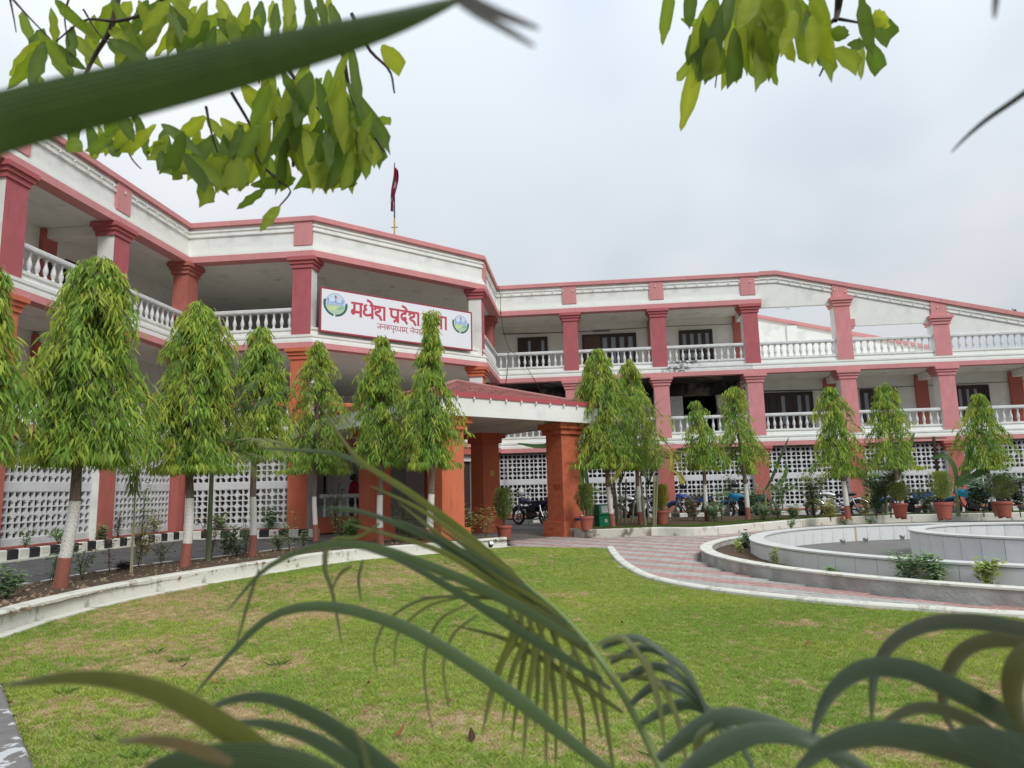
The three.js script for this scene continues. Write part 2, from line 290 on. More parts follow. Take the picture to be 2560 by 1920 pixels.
// pilasters on the veranda's back wall, ceiling beams, small ceiling lamps
{
  const pg = boxUV(new THREE.BoxGeometry(0.5, 2.66, 0.16)), bm = boxUV(new THREE.BoxGeometry(0.3, 0.28, 1.9)), lg = new THREE.CylinderGeometry(0.09, 0.09, 0.03, 12);
  const at = (name, g, m, u, y, v, t = 0) => { const p = part(name, g, m, bld); p.position.set(u, y, v); p.rotation.y = t; };
  for (const [k, u] of WU.entries()) for (const [b, top] of [[H1, H2], [H2, HR]]) {
    if (b === H2 && k > 2) continue;
    const sooty = b === H1 && k < 2;
    at('wall_pilaster', pg, sooty ? M.soot : M.brick, u, b + 0.3 + 1.33, -2.13);
    at('ceiling_beam', bm, sooty ? M.soot : M.inner, u, top - 0.12, -1.2);
    if (!sooty) at('ceiling_lamp', lg, M.glassLamp, u + 1.9, top + 0.012, -1.1);
  }
  for (const v of LV) for (const [b, top] of [[H1, H2], [H2, HR]]) { at('wall_pilaster', pg, M.brick, -11.13, b + 1.63, v, Math.PI / 2); at('ceiling_beam', bm, M.inner, -10.2, top - 0.12, v, Math.PI / 2); at('ceiling_lamp', lg, M.glassLamp, -10.1, top + 0.012, v + 1.9); }
  for (const [u, v] of [[-6.9, 6.8], [-3.2, 5.2], [-1.6, 3.2], [-10.1, 10.6]]) at('ceiling_lamp', lg, M.glassLamp, u, HR + 0.012, v);
  const long = boxUV(new THREE.BoxGeometry(0.3, 0.28, 5.4)); at('ceiling_beam', long, M.inner, -6.9, HR - 0.115, 4.6, 0.62); at('ceiling_beam', long, M.inner, -6.9, H2 - 0.115, 4.6, 0.62);
}
// balustrades: rail, then turned balusters one by one
const balG = lathe([[0.001, 0], [0.052, 0], [0.052, 0.05], [0.036, 0.06], [0.032, 0.085], [0.058, 0.16], [0.064, 0.22], [0.052, 0.29], [0.033, 0.36], [0.028, 0.42], [0.036, 0.455], [0.05, 0.465], [0.05, 0.53]], 8);
const railMat = M.marble; let balusters = 0;
function balustrade(u0, v0, u1, v1, b, o = {}) {
  const L = Math.hypot(u1 - u0, v1 - v0), h = o.h ?? 0.53, y = b, path = [[u0, v0], [u1, v1]];
  const r = part('railing', sweep([[-0.09, y + h], [0.09, y + h], [0.105, y + h + 0.03], [0.105, y + h + 0.10], [0.08, y + h + 0.125], [-0.08, y + h + 0.125], [-0.105, y + h + 0.10], [-0.105, y + h + 0.03]], path), o.rail ?? railMat, bld);
  const n = Math.max(2, Math.round(L / 0.262));
  for (let i = 0; i < n; i++) { const t = (i + 0.5) / n, m = part('baluster', balG, M.marble, r); m.position.set(lerp(u0, u1, t), y, lerp(v0, v1, t)); m.scale.y = (h + 0.004) / 0.53; m.rotation.y = i; balusters++; }
}
{
  const base2 = H2 + 0.68, base1 = H1 + 0.68, e = 0.31, vo = -0.07;
  const edges = [0, ...WU];
  for (let k = 0; k < 6; k++) { const a = k ? edges[k] + e : 0.02, z = edges[k + 1] - e; balustrade(a, vo, z, vo, base2); balustrade(a, vo, z, vo, base1); }
  const lv = [8.91, ...LV];
  for (let k = 0; k < 2; k++) { const a = k ? lv[k] + e : 9.12, z = lv[k + 1] - e; balustrade(-9 + vo, z, -9 + vo, a, base2); balustrade(-9 + vo, z, -9 + vo, a, base1, { rail: M.orange }); }
  balustrade(-8.8, 8.91 + vo, -5.4, 8.91 + vo, base2); balustrade(-8.8, 8.91 + vo, -5.4, 8.91 + vo, base1, { rail: M.orange });
  balustrade(-4.7, 8.74, -0.3, 4.34, base1, { rail: M.orange });
  balustrade(vo, 3.75, vo, 0.05, base2); balustrade(vo, 3.75, vo, 0.05, base1);
}
// windows: dark frame, leaves with panes
function windowAt(u0, u1, y0, y1, leaves, o = {}) {
  const v = -2.2, fr = part('window_frame', join([bx(u0, u1, y1 - 0.07, y1, v, v + 0.09), bx(u0, u1, y0, y0 + 0.07, v, v + 0.09), bx(u0, u0 + 0.07, y0 + 0.07, y1 - 0.07, v, v + 0.09), bx(u1 - 0.07, u1, y0 + 0.07, y1 - 0.07, v, v + 0.09), bx(u0 + 0.07, u1 - 0.07, y0 + 0.07, y1 - 0.07, v + 0.002, v + 0.012)]), M.brown, bld);
  const w = (u1 - u0 - 0.14) / leaves;
  for (let i = 0; i < leaves; i++) {
    const a = u0 + 0.07 + i * w, z = a + w, open = (o.open ?? []).includes(i);
    if (o.doors && i < o.doors) { part('door_leaf', join([bx(a + 0.01, z - 0.01, y0 + 0.07, y1 - 0.075, v + 0.014, v + 0.06), ...[0.25, 0.5, 0.75].map((f) => bx(lerp(a, z, f) - 0.012, lerp(a, z, f) + 0.012, y0 + 0.12, y1 - 0.12, v + 0.06, v + 0.072))]), M.wood, fr); continue; }
    const lower = y0 + (y1 - y0) * 0.32;
    const lf = part('window_leaf', join([bx(a + 0.005, a + 0.09, y0 + 0.08, y1 - 0.08, v + 0.02, v + 0.065), bx(z - 0.09, z - 0.005, y0 + 0.08, y1 - 0.08, v + 0.02, v + 0.065), bx(a + 0.09, z - 0.09, y1 - 0.16, y1 - 0.08, v + 0.02, v + 0.065), bx(a + 0.09, z - 0.09, y0 + 0.08, y0 + 0.16, v + 0.02, v + 0.065), bx(a + 0.09, z - 0.09, lower - 0.04, lower + 0.04, v + 0.02, v + 0.065)]), M.brown, fr);
    if (!open) { part('pane', bx(a + 0.09, z - 0.09, lower + 0.04, y1 - 0.16, v + 0.03, v + 0.036), M.pane, fr); part('pane', bx(a + 0.09, z - 0.09, y0 + 0.16, lower - 0.04, v + 0.03, v + 0.036), M.pane, fr); }
  }
}
windowAt(0.72, 2.11, 6.75, 8.22, 4, { open: [0, 2] });
windowAt(3.7, 6.16, 6.1, 8.22, 6, { doors: 2 });
windowAt(8.08, 9.57, 6.75, 8.22, 4);
windowAt(11.5, 13.7, 3.1, 5.22, 6, { open: [0, 1, 3] });
windowAt(15.7, 17.25, 3.78, 5.23, 4, { open: [1] });
windowAt(19.6, 21.0, 3.78, 5.24, 4, { open: [3] });
part('name_plate', bx(4.2, 5.0, 8.34, 8.44, -2.2, -2.17), std([0.32, 0.25, 0.28], 0.6), bld);
{ // burnt-out opening: a black room behind the smoked wall
  part('fallen_sheet', bx(8.12, 8.5, 3.56, 4.15, -2.45, -2.42), std([0.55, 0.58, 0.62], 0.6), bld);
  const g = part('window_frame', bx(-11.19, -11.1, 3.2, 5.2, 13.4, 15.2), M.brown, bld); g.name = 'door_leaf';
  part('door_leaf', bx(-11.19, -11.1, 6.1, 8.15, 9.6, 11.6), M.brown, bld); part('door_leaf', bx(-11.19, -11.1, 6.1, 8.15, 13.6, 14.8), M.brown, bld);
  part('name_plate', bx(-11.19, -11.16, 8.28, 8.38, 10.0, 10.7), std([0.3, 0.28, 0.28], 0.6), bld);
  part('notice_board', bx(-11.05, -11.03, 7.45, 7.8, 12.2, 12.45), M.brown, bld);
}
// sloping open screen wall over the terrace of the right wing, and its twin at the rear
function gable(v, mirror, name) {
  const top = (u) => HP + 0.02 - 0.242 * Math.max(0, u - 11.95), t = 0.2, tri = [];
  const poly = [[11.25, HR + 0.0], [11.25, top(11.25) - 0.17], [11.95, top(11.95) - 0.17], [26, top(26) - 0.17], [26, 6.45], [22.1, 6.45], [22.1, 7.0], [18.26, 7.0], [18.26, 7.62], [14.45, 7.62], [14.45, 8.58], [11.25, 8.58]];
  if (mirror) { poly.length = 4; poly.push([26, 6.1], [11.3, 6.1]); }
  const sh = new THREE.Shape(poly.map(([a, b]) => new THREE.Vector2(a, b)));
  const g = boxUV(new THREE.ExtrudeGeometry(sh, { depth: t, bevelEnabled: false }).translate(0, 0, v - t));
  const w = part(name, g, M.white, bld);
  const strip = (o0, o1, z0, z1, m, nm) => { const s = new THREE.Shape([[11.25, top(11.25) + o0], [11.95, top(11.95) + o0], [26, top(26) + o0], [26, top(26) + o1], [11.95, top(11.95) + o1], [11.25, top(11.25) + o1]].map(([a, b]) => new THREE.Vector2(a, b))); part(nm, boxUV(new THREE.ExtrudeGeometry(s, { depth: z1 - z0, bevelEnabled: false }).translate(0, 0, z0)), m, bld); };
  strip(-0.17, 0, v - t - 0.06, v + 0.13, M.pink, 'coping');
  if (!mirror) { strip(-0.5, -0.44, v - 0.01, v + 0.055, M.white, 'fillet'); strip(-0.33, -0.27, v - 0.01, v + 0.055, M.white, 'fillet'); }
  return top;
}
const slope = gable(0, false, 'gable_screen'); gable(-7, true, 'rear_gable_wall');
for (const [k, y1] of [[3, 8.82], [4, 7.86], [5, 7.2]]) {
  const u = WU[k]; column(u, IN, 0, 1, 6.2, y1, M.rose, { d: 0.56 });
  const p = part('parapet_panel', boxUV(new THREE.ExtrudeGeometry(new THREE.Shape([[-0.3, y1 - 0.02], [0.3, y1 - 0.02], [0.3, slope(u + 0.3) - 0.172], [-0.3, slope(u - 0.3) - 0.172]].map(([a, b]) => new THREE.Vector2(a, b))), { depth: 0.1, bevelEnabled: false })), M.pink, bld); p.position.set(u, 0, -0.02);
}
part('capital_stub', join([bx(14.77, 14.95, 7.6, 7.9, -0.35, 0.08), bx(14.77, 14.9, 7.5, 7.6, -0.35, 0.06)]), M.rose, bld);
part('rear_pilaster', bx(14.2, 14.7, 6.1, slope(14.7) - 0.2, -6.998, -6.9), M.white, bld);
part('terrace_kerb', bx(11.3, 26, 6.07, 6.2, -6.9, -6.6), M.white, bld);
// breeze-block screens of the ground floor
const blockShape = (() => {
  const s = 0.345, t = 0.018, a = s / 2, c = 0.06, k = 0.022, sh = new THREE.Shape([[-a, -a], [a, -a], [a, a], [-a, a]].map(([x, y]) => new THREE.Vector2(x, y)));
  for (const [sx, sy] of [[1, 1], [1, -1], [-1, 1], [-1, -1]]) {
    const e = a - t, q = [[k, c], [k, e], [e, e], [e, k], [c, k], [c, c]].map(([x, y]) => new THREE.Vector2(x * sx, y * sy));
    sh.holes.push(new THREE.Path(q));
  }
  return sh;
})();
const blockG = new THREE.ExtrudeGeometry(blockShape, { depth: 0.085, bevelEnabled: false }).translate(0, 0, -0.085);
blockG.setAttribute('uv', boxUV(blockG).attributes.uv);
const spare = []; let blocks = 0;
function screenBay(u0, v0, u1, v1, near) {
  const dx = u1 - u0, dz = v1 - v0, L = Math.hypot(dx, dz), t = Math.atan2(-dz, dx), nx = Math.round(L / 0.37), s = L / nx, dir = [dx / L, dz / L];
  const P = (d, o) => [u0 + dir[0] * d - dir[1] * o, v0 + dir[1] * d + dir[0] * o];
  const holder = part('breeze_block_screen', join([sweep(rectP(-0.14, 0.02, H0 - 0.12, 0.40), [[u0, v0], [u1, v1]]), sweep(rectP(-0.13, 0.01, 1.44, 1.65), [[u0, v0], [u1, v1]])]), M.screen, bld);
  part('red_plinth', sweep(rectP(-0.13, 0.035, H0 - 0.16, H0 + 0.02), [[u0, v0], [u1, v1]]), M.brick, bld);
  for (let r = 0; r < 7; r++) for (let i = 0; i < nx; i++) {
    const y = r < 3 ? 0.40 + 0.1733 + r * 0.3467 : 1.65 + 0.1733 + (r - 3) * 0.3467; if (y > 2.75) continue;
    const [u, v] = P((i + 0.5) * s, 0), m = new THREE.Matrix4().compose(V(u, y, v), new THREE.Quaternion().setFromEuler(new THREE.Euler(0, t, 0)), V(s / 0.345, 1.005, 1));
    if (near && blocks < 300) { blocks++; const b = part('breeze_block', blockG, M.screen, holder); b.applyMatrix4(m); } else spare.push(blockG.clone().applyMatrix4(m));
  }
}
for (let k = 0; k < 3; k++) { const a = k ? LV[k - 1] + 0.31 : 9.15, z = LV[k] - 0.31; screenBay(-9.12, z, -9.12, a, k < 2); }
screenBay(-8.8, 8.79, -5.42, 8.79, true);
{ const e = [0, ...WU]; for (const k of [3, 2, 4, 5, 1, 0]) screenBay(k ? e[k] + 0.31 : 0.0, -0.12, e[k + 1] - 0.31, -0.12, k === 3 || k === 2); }
part('breeze_blocks_further_off', join(spare.map((g) => g)), M.screen, bld).userData.kind = 'stuff';
// entrance under the cut corner: wall line, lintel with the greeting, steps, low balustrade
const Q = (lat, out, y) => { const k = Math.SQRT1_2; return [-4.77 + lat * k + out * k, y, 8.91 - lat * k + out * k]; };  // lat along B->C, out of the wall
const diag = (lat0, lat1, y0, y1, o0, o1) => { const g = new THREE.BoxGeometry(lat1 - lat0, y1 - y0, o1 - o0), c = Q((lat0 + lat1) / 2, (o0 + o1) / 2, (y0 + y1) / 2); g.rotateY(Math.PI / 4).translate(...c); return boxUV(g); };
part('entrance_pier', diag(2.5, 2.80, 0.05, 2.52, -0.35, 0.12), M.orange, bld); part('entrance_pier', diag(4.34, 5.2, 0.05, 2.52, -0.35, 0.12), M.orange, bld);
part('entrance_beam', diag(0.2, 6.7, 2.52, H1 + 0.02, -0.34, 0.11), M.brick, bld);
part('entrance_base', diag(0.3, 2.5, 0.05, 0.52, -0.3, 0.08), M.orange, bld);
part('entrance_wall', join([diag(-0.6, 0.3, 0.1, H1 + 0.02, -2.2, -2.05), diag(1.5, 2.5, 0.1, H1 + 0.02, -2.2, -2.05), diag(0.3, 1.5, 0.1, 0.75, -2.2, -2.05), diag(0.3, 1.5, 2.3, H1 + 0.02, -2.2, -2.05)]), M.inner, bld); part('entrance_wall', diag(4.6, 6.7, 0.1, H1, -2.2, -2.05), M.inner, bld); part('hall_wall', diag(-3, 9, 0.1, H1, -7.2, -7.05), M.inner, bld);
{ const f = part('window_frame', join([0.3, 0.68, 1.06, 1.44].map((l) => diag(l, l + 0.06, 0.75, 2.3, -2.15, -2.08))), M.brown, bld); part('pane', diag(0.36, 1.44, 0.76, 2.29, -2.12, -2.114), new THREE.MeshPhysicalMaterial({ color: 0xffffff, transmission: 1, thickness: 0, roughness: 0.03 }), f); }
part('window_surround', join([diag(0.2, 0.3, 0.7, 2.4, -2.05, -1.95), diag(1.5, 1.62, 0.7, 2.4, -2.05, -1.95), diag(0.3, 1.5, 2.3, 2.4, -2.05, -1.95)]), M.marble, bld);
part('side_door', diag(5.5, 6.15, 0.15, 2.28, -0.2, -0.16), M.brown, bld); part('door_surround', join([diag(5.2, 5.5, 0.15, 2.52, -0.2, -0.05), diag(6.15, 6.3, 0.15, 2.28, -0.2, -0.05), diag(5.5, 6.3, 2.28, 2.52, -0.2, -0.05)]), M.marble, bld);
for (let k = 0; k < 3; k++) part('entrance_step', diag(2.8, 4.34, 0.02, 0.32 - k * 0.1, 0.0 + k * 0.3 - (k ? 0.004 : 0.3), 0.3 + k * 0.3), std([0.24, 0.21, 0.185], 0.8, { map: rep(mottle, 1) }), bld);
{ const a = Q(0.42, -0.05, 0), b = Q(2.48, -0.05, 0); balustrade(a[0], a[2], b[0], b[2], 0.52, { h: 0.58 }); }
// rows of small bulbs under the copings, and cables by the inner corner
{
  const bulbs = [], ball = (u, y, v, s = 1) => { bulbs.push(new THREE.SphereGeometry(0.032 * s, 6, 5).translate(u, y - 0.02, v), new THREE.CylinderGeometry(0.016, 0.016, 0.05, 5).translate(u, y + 0.02, v)); };
  for (let u = 0.3; u < 11.2; u += 0.44) ball(u, HP - 0.39, 0.10);
  for (let u = 11.6; u < 22.5; u += 0.44) ball(u, slope(u) - 0.39, 0.10);
  for (let v = 9.3; v < 16.6; v += 0.5) ball(-8.90, HP - 0.39, v);
  part('bulb_row', join(bulbs), std([0.7, 0.7, 0.66], 0.2), bld).userData.kind = 'stuff';
  const cab = [tube([[0.12, HP, 0.16], [0.22, 9.6, 0.17], [0.24, 8.6, 0.17], [0.55, 7.3, 0.17], [0.9, 6.9, 0.17]], 0.012, 24, 5), tube([[0.5, 7.1, 0.17], [0.45, 6.2, 0.17], [0.3, 5.3, 0.17], [0.25, 4.6, 0.17], [0.25, 3.6, 0.3]], 0.014, 20, 5), tube([[0.9, 6.9, 0.17], [1.3, 6.4, 0.17], [1.9, 5.3, 0.17], [2.2, 4.6, 0.2]], 0.009, 16, 5)];
  part('cable', cab[0], M.cable, bld); part('cable', cab[1], M.cable, bld); part('cable', cab[2], M.cable, bld);
  const wire = []; for (const [y, u0, u1] of [[8.42, 0, 10.6], [5.3, 10.8, 25]]) wire.push(...[0, 1].map((k) => tube([[u0, y + 0.05 * k, -2.17], [lerp(u0, u1, 0.3), y - 0.03, -2.17], [lerp(u0, u1, 0.7), y + 0.02, -2.17], [u1, y, -2.17]], 0.01, 20, 4)));
  part('wall_cable', join(wire), M.cable, bld);
  part('drain_pipe', tube([[0.35, 2.5, 0.12], [0.35, 1.2, 0.12], [0.36, 0.3, 0.12]], 0.02, 6, 6), std([0.5, 0.5, 0.48], 0.6), bld);
}

// ---------------------------------------------------------------- entrance porch, set square to the cut corner
const porch = thing('entrance_porch', 'square terracotta-pillared entrance porch with white fascia and red tiled hip roof', 'porch', D, -PSI);
// porch frame: lat along the front (to the right), out from the building; the front of the pillars is at out = 0
const PF = 10.39, PQ = (lat, out, y = 0) => { const k = Math.SQRT1_2; return [(PF + out + lat) * k, y, (PF + out - lat) * k]; };
const pbox = (l0, l1, y0, y1, o0, o1) => boxUV(new THREE.BoxGeometry(l1 - l0, y1 - y0, o1 - o0).rotateY(Math.PI / 4).translate(...PQ((l0 + l1) / 2, (o0 + o1) / 2, (y0 + y1) / 2)));
M.orangeWorn = std([0.71, 0.18, 0.08], 0.8, { map: rep(tex(512, (u, v) => { const n = fbm(u, v, 6, 5, 71), k = fbm(u, v, 40, 3, 73), s = sstep(0.64, 0.72, n); return mix3(g3(0.86 + 0.16 * (k - 0.5)), [0.62, 0.55, 0.55], 0.6 * s); }), 0.4), bumpMap: rep(fineBump, 0.8), bumpScale: 0.004 });
for (const [lat, out, m] of [[-6.07, 0, M.orangeWorn], [-9.75, 0, M.orange], [-6.07, -3.4, M.orange], [-9.75, -3.4, M.orange]]) {
  const w = 0.6, P = part('pillar', pbox(lat, lat + w, 0.0, 2.63, out - w, out), m, porch);
  part('pillar_base', pbox(lat - 0.1, lat + w + 0.1, 0, 0.40, out - w - 0.1, out + 0.1), m, P);
  part('capital', join([pbox(lat - 0.07, lat + w + 0.07, 2.62, 2.76, out - w - 0.07, out + 0.07), pbox(lat - 0.15, lat + w + 0.15, 2.76, 2.905, out - w - 0.15, out + 0.15)]), m, P);
}
part('number_disc', new THREE.CylinderGeometry(0.09, 0.09, 0.012, 20).rotateX(Math.PI / 2).rotateY(Math.PI / 4).translate(...PQ(-5.75, -3.392, 1.72)), std([0.62, 0.40, 0.10], 0.6), porch);
const e0 = -10.3, e1 = -4.98, back = -7.4;
part('fascia', join([pbox(e0, e1, 2.905, 3.33, 0.13, 0.28), pbox(e0, e0 + 0.15, 2.905, 3.33, back, 0.13), pbox(e1 - 0.15, e1, 2.905, 3.33, back, 0.13)]), M.white, porch);
part('fascia_cap', join([pbox(e0 - 0.02, e1 + 0.02, 3.33, 3.445, 0.1, 0.31), pbox(e0 - 0.02, e0 + 0.18, 3.33, 3.445, back, 0.1), pbox(e1 - 0.18, e1 + 0.02, 3.33, 3.445, back, 0.1)]), std([0.50, 0.10, 0.11], 0.75, { map: rep(mottle, 0.5) }), porch);
part('soffit', pbox(e0 + 0.15, e1 - 0.15, 3.05, 3.12, back, 0.13), M.inner, porch);
part('soffit_beam', join([pbox(-6.2, -5.4, 2.905, 3.05, back, -0.5), pbox(-9.85, -9.05, 2.905, 3.05, back, -0.5)]), M.inner, porch);
{ // hip roof: deck and overlapping tiles
  const c = -7.64, ry = 4.16, ro = -2.45, ey = 3.40, L0 = e0 + 0.16, L1 = e1 - 0.16, F0 = 0.12;
  const A = PQ(L0, F0, ey), Bq = PQ(L1, F0, ey), C = PQ(c, ro, ry), Dq = PQ(c, back, ry), E = PQ(L0, back, ey), F = PQ(L1, back, ey);
  const g = new THREE.BufferGeometry(); g.setAttribute('position', new THREE.Float32BufferAttribute([A, Bq, C, A, C, Dq, A, Dq, E, Bq, F, Dq, Bq, Dq, C].flat(), 3)); g.computeVertexNormals();
  const tile = [0, 1, 2].map((k) => std([0.40 + 0.05 * k, 0.18 + 0.022 * k, 0.165 + 0.02 * k], 0.75, { map: rep(mottle, 1.2) }));
  const roof = part('roof', g, tile[0], porch);
  const R = rng(77);
  // tiles of one slope given by its eave corners and two ridge ends
  const slopeTiles = (a, b, r0, r1, rows, nTile) => {
    a = V(...a); b = V(...b); r0 = V(...r0); r1 = V(...r1);
    const nor = b.clone().sub(a).cross(r0.clone().sub(a)).normalize(); if (nor.y < 0) nor.negate();
    for (let j = 0; j < rows; j++) {
      const t0 = j / rows, t1 = Math.min(1, (j + 1.15) / rows), pa = a.clone().lerp(r0, t0), pb = b.clone().lerp(r1, t0), qa = a.clone().lerp(r0, t1), qb = b.clone().lerp(r1, t1);
      const full = a.distanceTo(b), n = Math.max(1, Math.round(nTile * pa.distanceTo(pb) / full));
      for (let i = 0; i < n; i++) {
        const f0 = i / n + 0.003, f1 = (i + 1) / n - 0.003, step = (i % 2 ? 0.012 : 0.0), lo = 0.06 + step, v = [pa.clone().lerp(pb, f0), pa.clone().lerp(pb, f1), qa.clone().lerp(qb, f1), qa.clone().lerp(qb, f0)];
        const tp = v.map((p, k) => p.clone().addScaledVector(nor, k < 2 ? lo : 0.012)), bt = v.map((p) => p.clone().addScaledVector(nor, 0.002));
        const gg = new THREE.BufferGeometry(), tri = [tp[0], tp[1], tp[2], tp[0], tp[2], tp[3], bt[0], bt[1], tp[1], bt[0], tp[1], tp[0], bt[1], bt[2], tp[2], bt[1], tp[2], tp[1], bt[3], bt[0], tp[0], bt[3], tp[0], tp[3]];
        gg.setAttribute('position', new THREE.Float32BufferAttribute(tri.flatMap((p) => p.toArray()), 3)); gg.computeVertexNormals();
        part('roof_tile', boxUV(gg), tile[Math.floor(R() * 3)], roof);
      }
    }
  };
  slopeTiles(A, Bq, C, C, 7, 13); slopeTiles(Bq, F, C, Dq, 7, 17);
  part('hip_cap', tube([V(...Bq).add(V(0, 0.05, 0)), V(...C).add(V(0, 0.05, 0))], 0.05, 4, 6), tile[1], porch); part('hip_cap', tube([V(...A).add(V(0, 0.05, 0)), V(...C).add(V(0, 0.05, 0))], 0.05, 4, 6), tile[1], porch); part('hip_cap', tube([V(...C).add(V(0, 0.05, 0)), V(...Dq).add(V(0, 0.05, 0))], 0.05, 4, 6), tile[1], porch);
  const bulbs = []; for (let l = e0 + 0.3; l < e1; l += 0.47) { const q = PQ(l, 0.325, 3.30); bulbs.push(new THREE.SphereGeometry(0.03, 6, 5).translate(...q), new THREE.CylinderGeometry(0.015, 0.015, 0.05, 5).translate(q[0], q[1] + 0.03, q[2])); }
  part('bulb_row', join(bulbs), std([0.7, 0.7, 0.66], 0.2), porch).userData.kind = 'stuff';
}
// ---------------------------------------------------------------- road, beds, lawn, paths
const px = (x, y, h) => { const p = G(x, y, h); return [p.x, p.z]; };
const px25 = (x, y, h) => px(x / PX, y / PX, h);
const smooth = (pts, n = 40) => new THREE.CatmullRomCurve3(pts.map(([x, z]) => V(x, 0, z)), false, 'centripetal').getPoints(n).map((p) => [p.x, p.z]);
const inPoly = (x, z, P) => { let c = false; for (let i = 0, j = P.length - 1; i < P.length; j = i++) if ((P[i][1] > z) !== (P[j][1] > z) && x < (P[j][0] - P[i][0]) * (z - P[i][1]) / (P[j][1] - P[i][1]) + P[i][0]) c = !c; return c; };
const Buv = (u, v) => { const p = B(u, v); return [p.x, p.z]; };
const asphaltMap = tex(512, (u, v) => { const n = fbm(u, v, 5, 4, 81), k = vnoise(u * 200, v * 200, 200, 83); return g3(0.80 + 0.2 * (n - 0.5) + 0.24 * (k - 0.5)); });
setting('road', flat([Buv(-9, 21), Buv(-9, 8.9), Buv(-4.8, 8.9), Buv(0, 4.2), Buv(0, 0), Buv(28, 0), Buv(30, 14), Buv(20, 24), Buv(8, 30), Buv(-4, 32), Buv(-9, 29)], -0.006), std([0.145, 0.14, 0.138], 0.92, { map: rep(asphaltMap, 0.5), bumpMap: rep(fineBump, 3), bumpScale: 0.004 }));

// kerb of the flower strip along the facade: black and white blocks, each its own
const kerbG = (() => { const g = rbx(0.297, 0.26, 0.16, 0.03, 2); return g; })();
const kerbWhite = std([0.70, 0.69, 0.65], 0.85, { map: rep(plasterMap, 1) }), kerbBlack = std([0.022, 0.022, 0.025], 0.7, { map: rep(mottle, 1) });
function kerb(path, label) {
  const base = setting('kerb_footing', sweep(rectP(-0.1, 0.16, -0.03, 0.03), path), std([0.66, 0.65, 0.6], 0.9, { map: rep(plasterMap, 0.8) })); base.name = numberedName('kerb');
  let k = 0;
  for (let i = 0; i + 1 < path.length; i++) {
    const [a, b] = [path[i], path[i + 1]], L = Math.hypot(b[0] - a[0], b[1] - a[1]), n = Math.round(L / 0.3);
    for (let j = 0; j < n; j++, k++) { const m = part('kerb_block', kerbG, k % 2 ? kerbBlack : kerbWhite, base), t = (j + 0.5) / n; m.position.set(lerp(a[0], b[0], t), 0.11, lerp(a[1], b[1], t)); m.rotation.y = Math.atan2(-(b[1] - a[1]), b[0] - a[0]) + (hash(k, i, 5) - 0.5) * 0.03; m.scale.x = L / n / 0.3; }
  }
}
kerb([Buv(-8.25, 19.5), Buv(-8.25, 9.75), Buv(-4.1, 9.75)]);
kerb([Buv(1.6, 3.0), Buv(25, 3.0)]);
const soilMap = tex(512, (u, v) => { const n = fbm(u, v, 8, 5, 91), k = fbm(u, v, 50, 3, 93); return mix3([0.30, 0.235, 0.165], [0.60, 0.50, 0.38], 0.55 * n + 0.45 * k); });
M.soil = std([0.62, 0.60, 0.58], 0.98, { map: rep(soilMap, 0.8), bumpMap: rep(fineBump, 2), bumpScale: 0.03 });
setting('flower_strip', join([slabOf([Buv(-9, 20), Buv(-9, 8.91), Buv(-4.8, 8.91), Buv(-4.2, 9.7), Buv(-8.32, 9.7), Buv(-8.32, 20)], 0, 0.19), slabOf([Buv(1.6, 0.0), Buv(25, 0.0), Buv(25, 2.93), Buv(1.6, 2.93)], 0, 0.17)]), M.soil);

// left: low white wall between lawn and tree bed
const lawnEdge = smooth([[-3.9, -3.6], [-4.35, -5.0], px(0, 1385), px(150, 1335), px(330, 1290), px(600, 1240), px(760, 1215), px(950, 1198), px(1105, 1183)], 60);
const limeMap = tex(512, (u, v) => { const n = fbm(u, v, 9, 5, 101), k = fbm(u, v * 0.3, 40, 3, 103); const t = sstep(0.55, 0.78, n * 0.6 + k * 0.4); return mix3([0.93, 0.925, 0.89], [0.62, 0.60, 0.53], 0.75 * t); });
M.lime = std([0.80, 0.79, 0.75], 0.9, { map: rep(limeMap, 0.5), bumpMap: rep(fineBump, 1.5), bumpScale: 0.006 });
const bedWall = single('planter_wall', sweep([[-0.31, -0.03], [-0.14, -0.03], [-0.14, 0.195], [-0.16, 0.215], [-0.29, 0.215], [-0.31, 0.2]], lawnEdge), M.lime, 'low whitewashed wall curving between the lawn and the row of trees', 'wall');
setting('lawn_edging', sweep(rectP(-0.137, 0, -0.03, 0.03), lawnEdge), M.lime);
const bedRoad = smooth([[-6.2, -4.5], px(-60, 1285, 0.02), px(48, 1262, 0.02), px(100, 1254, 0.02), px(212, 1234, 0.02), px(375, 1212, 0.02), px(430, 1207, 0.02), px(600, 1187, 0.02), px(700, 1178, 0.02), px(790, 1170, 0.02), px(905, 1164, 0.02), px(1100, 1164, 0.02)], 60);
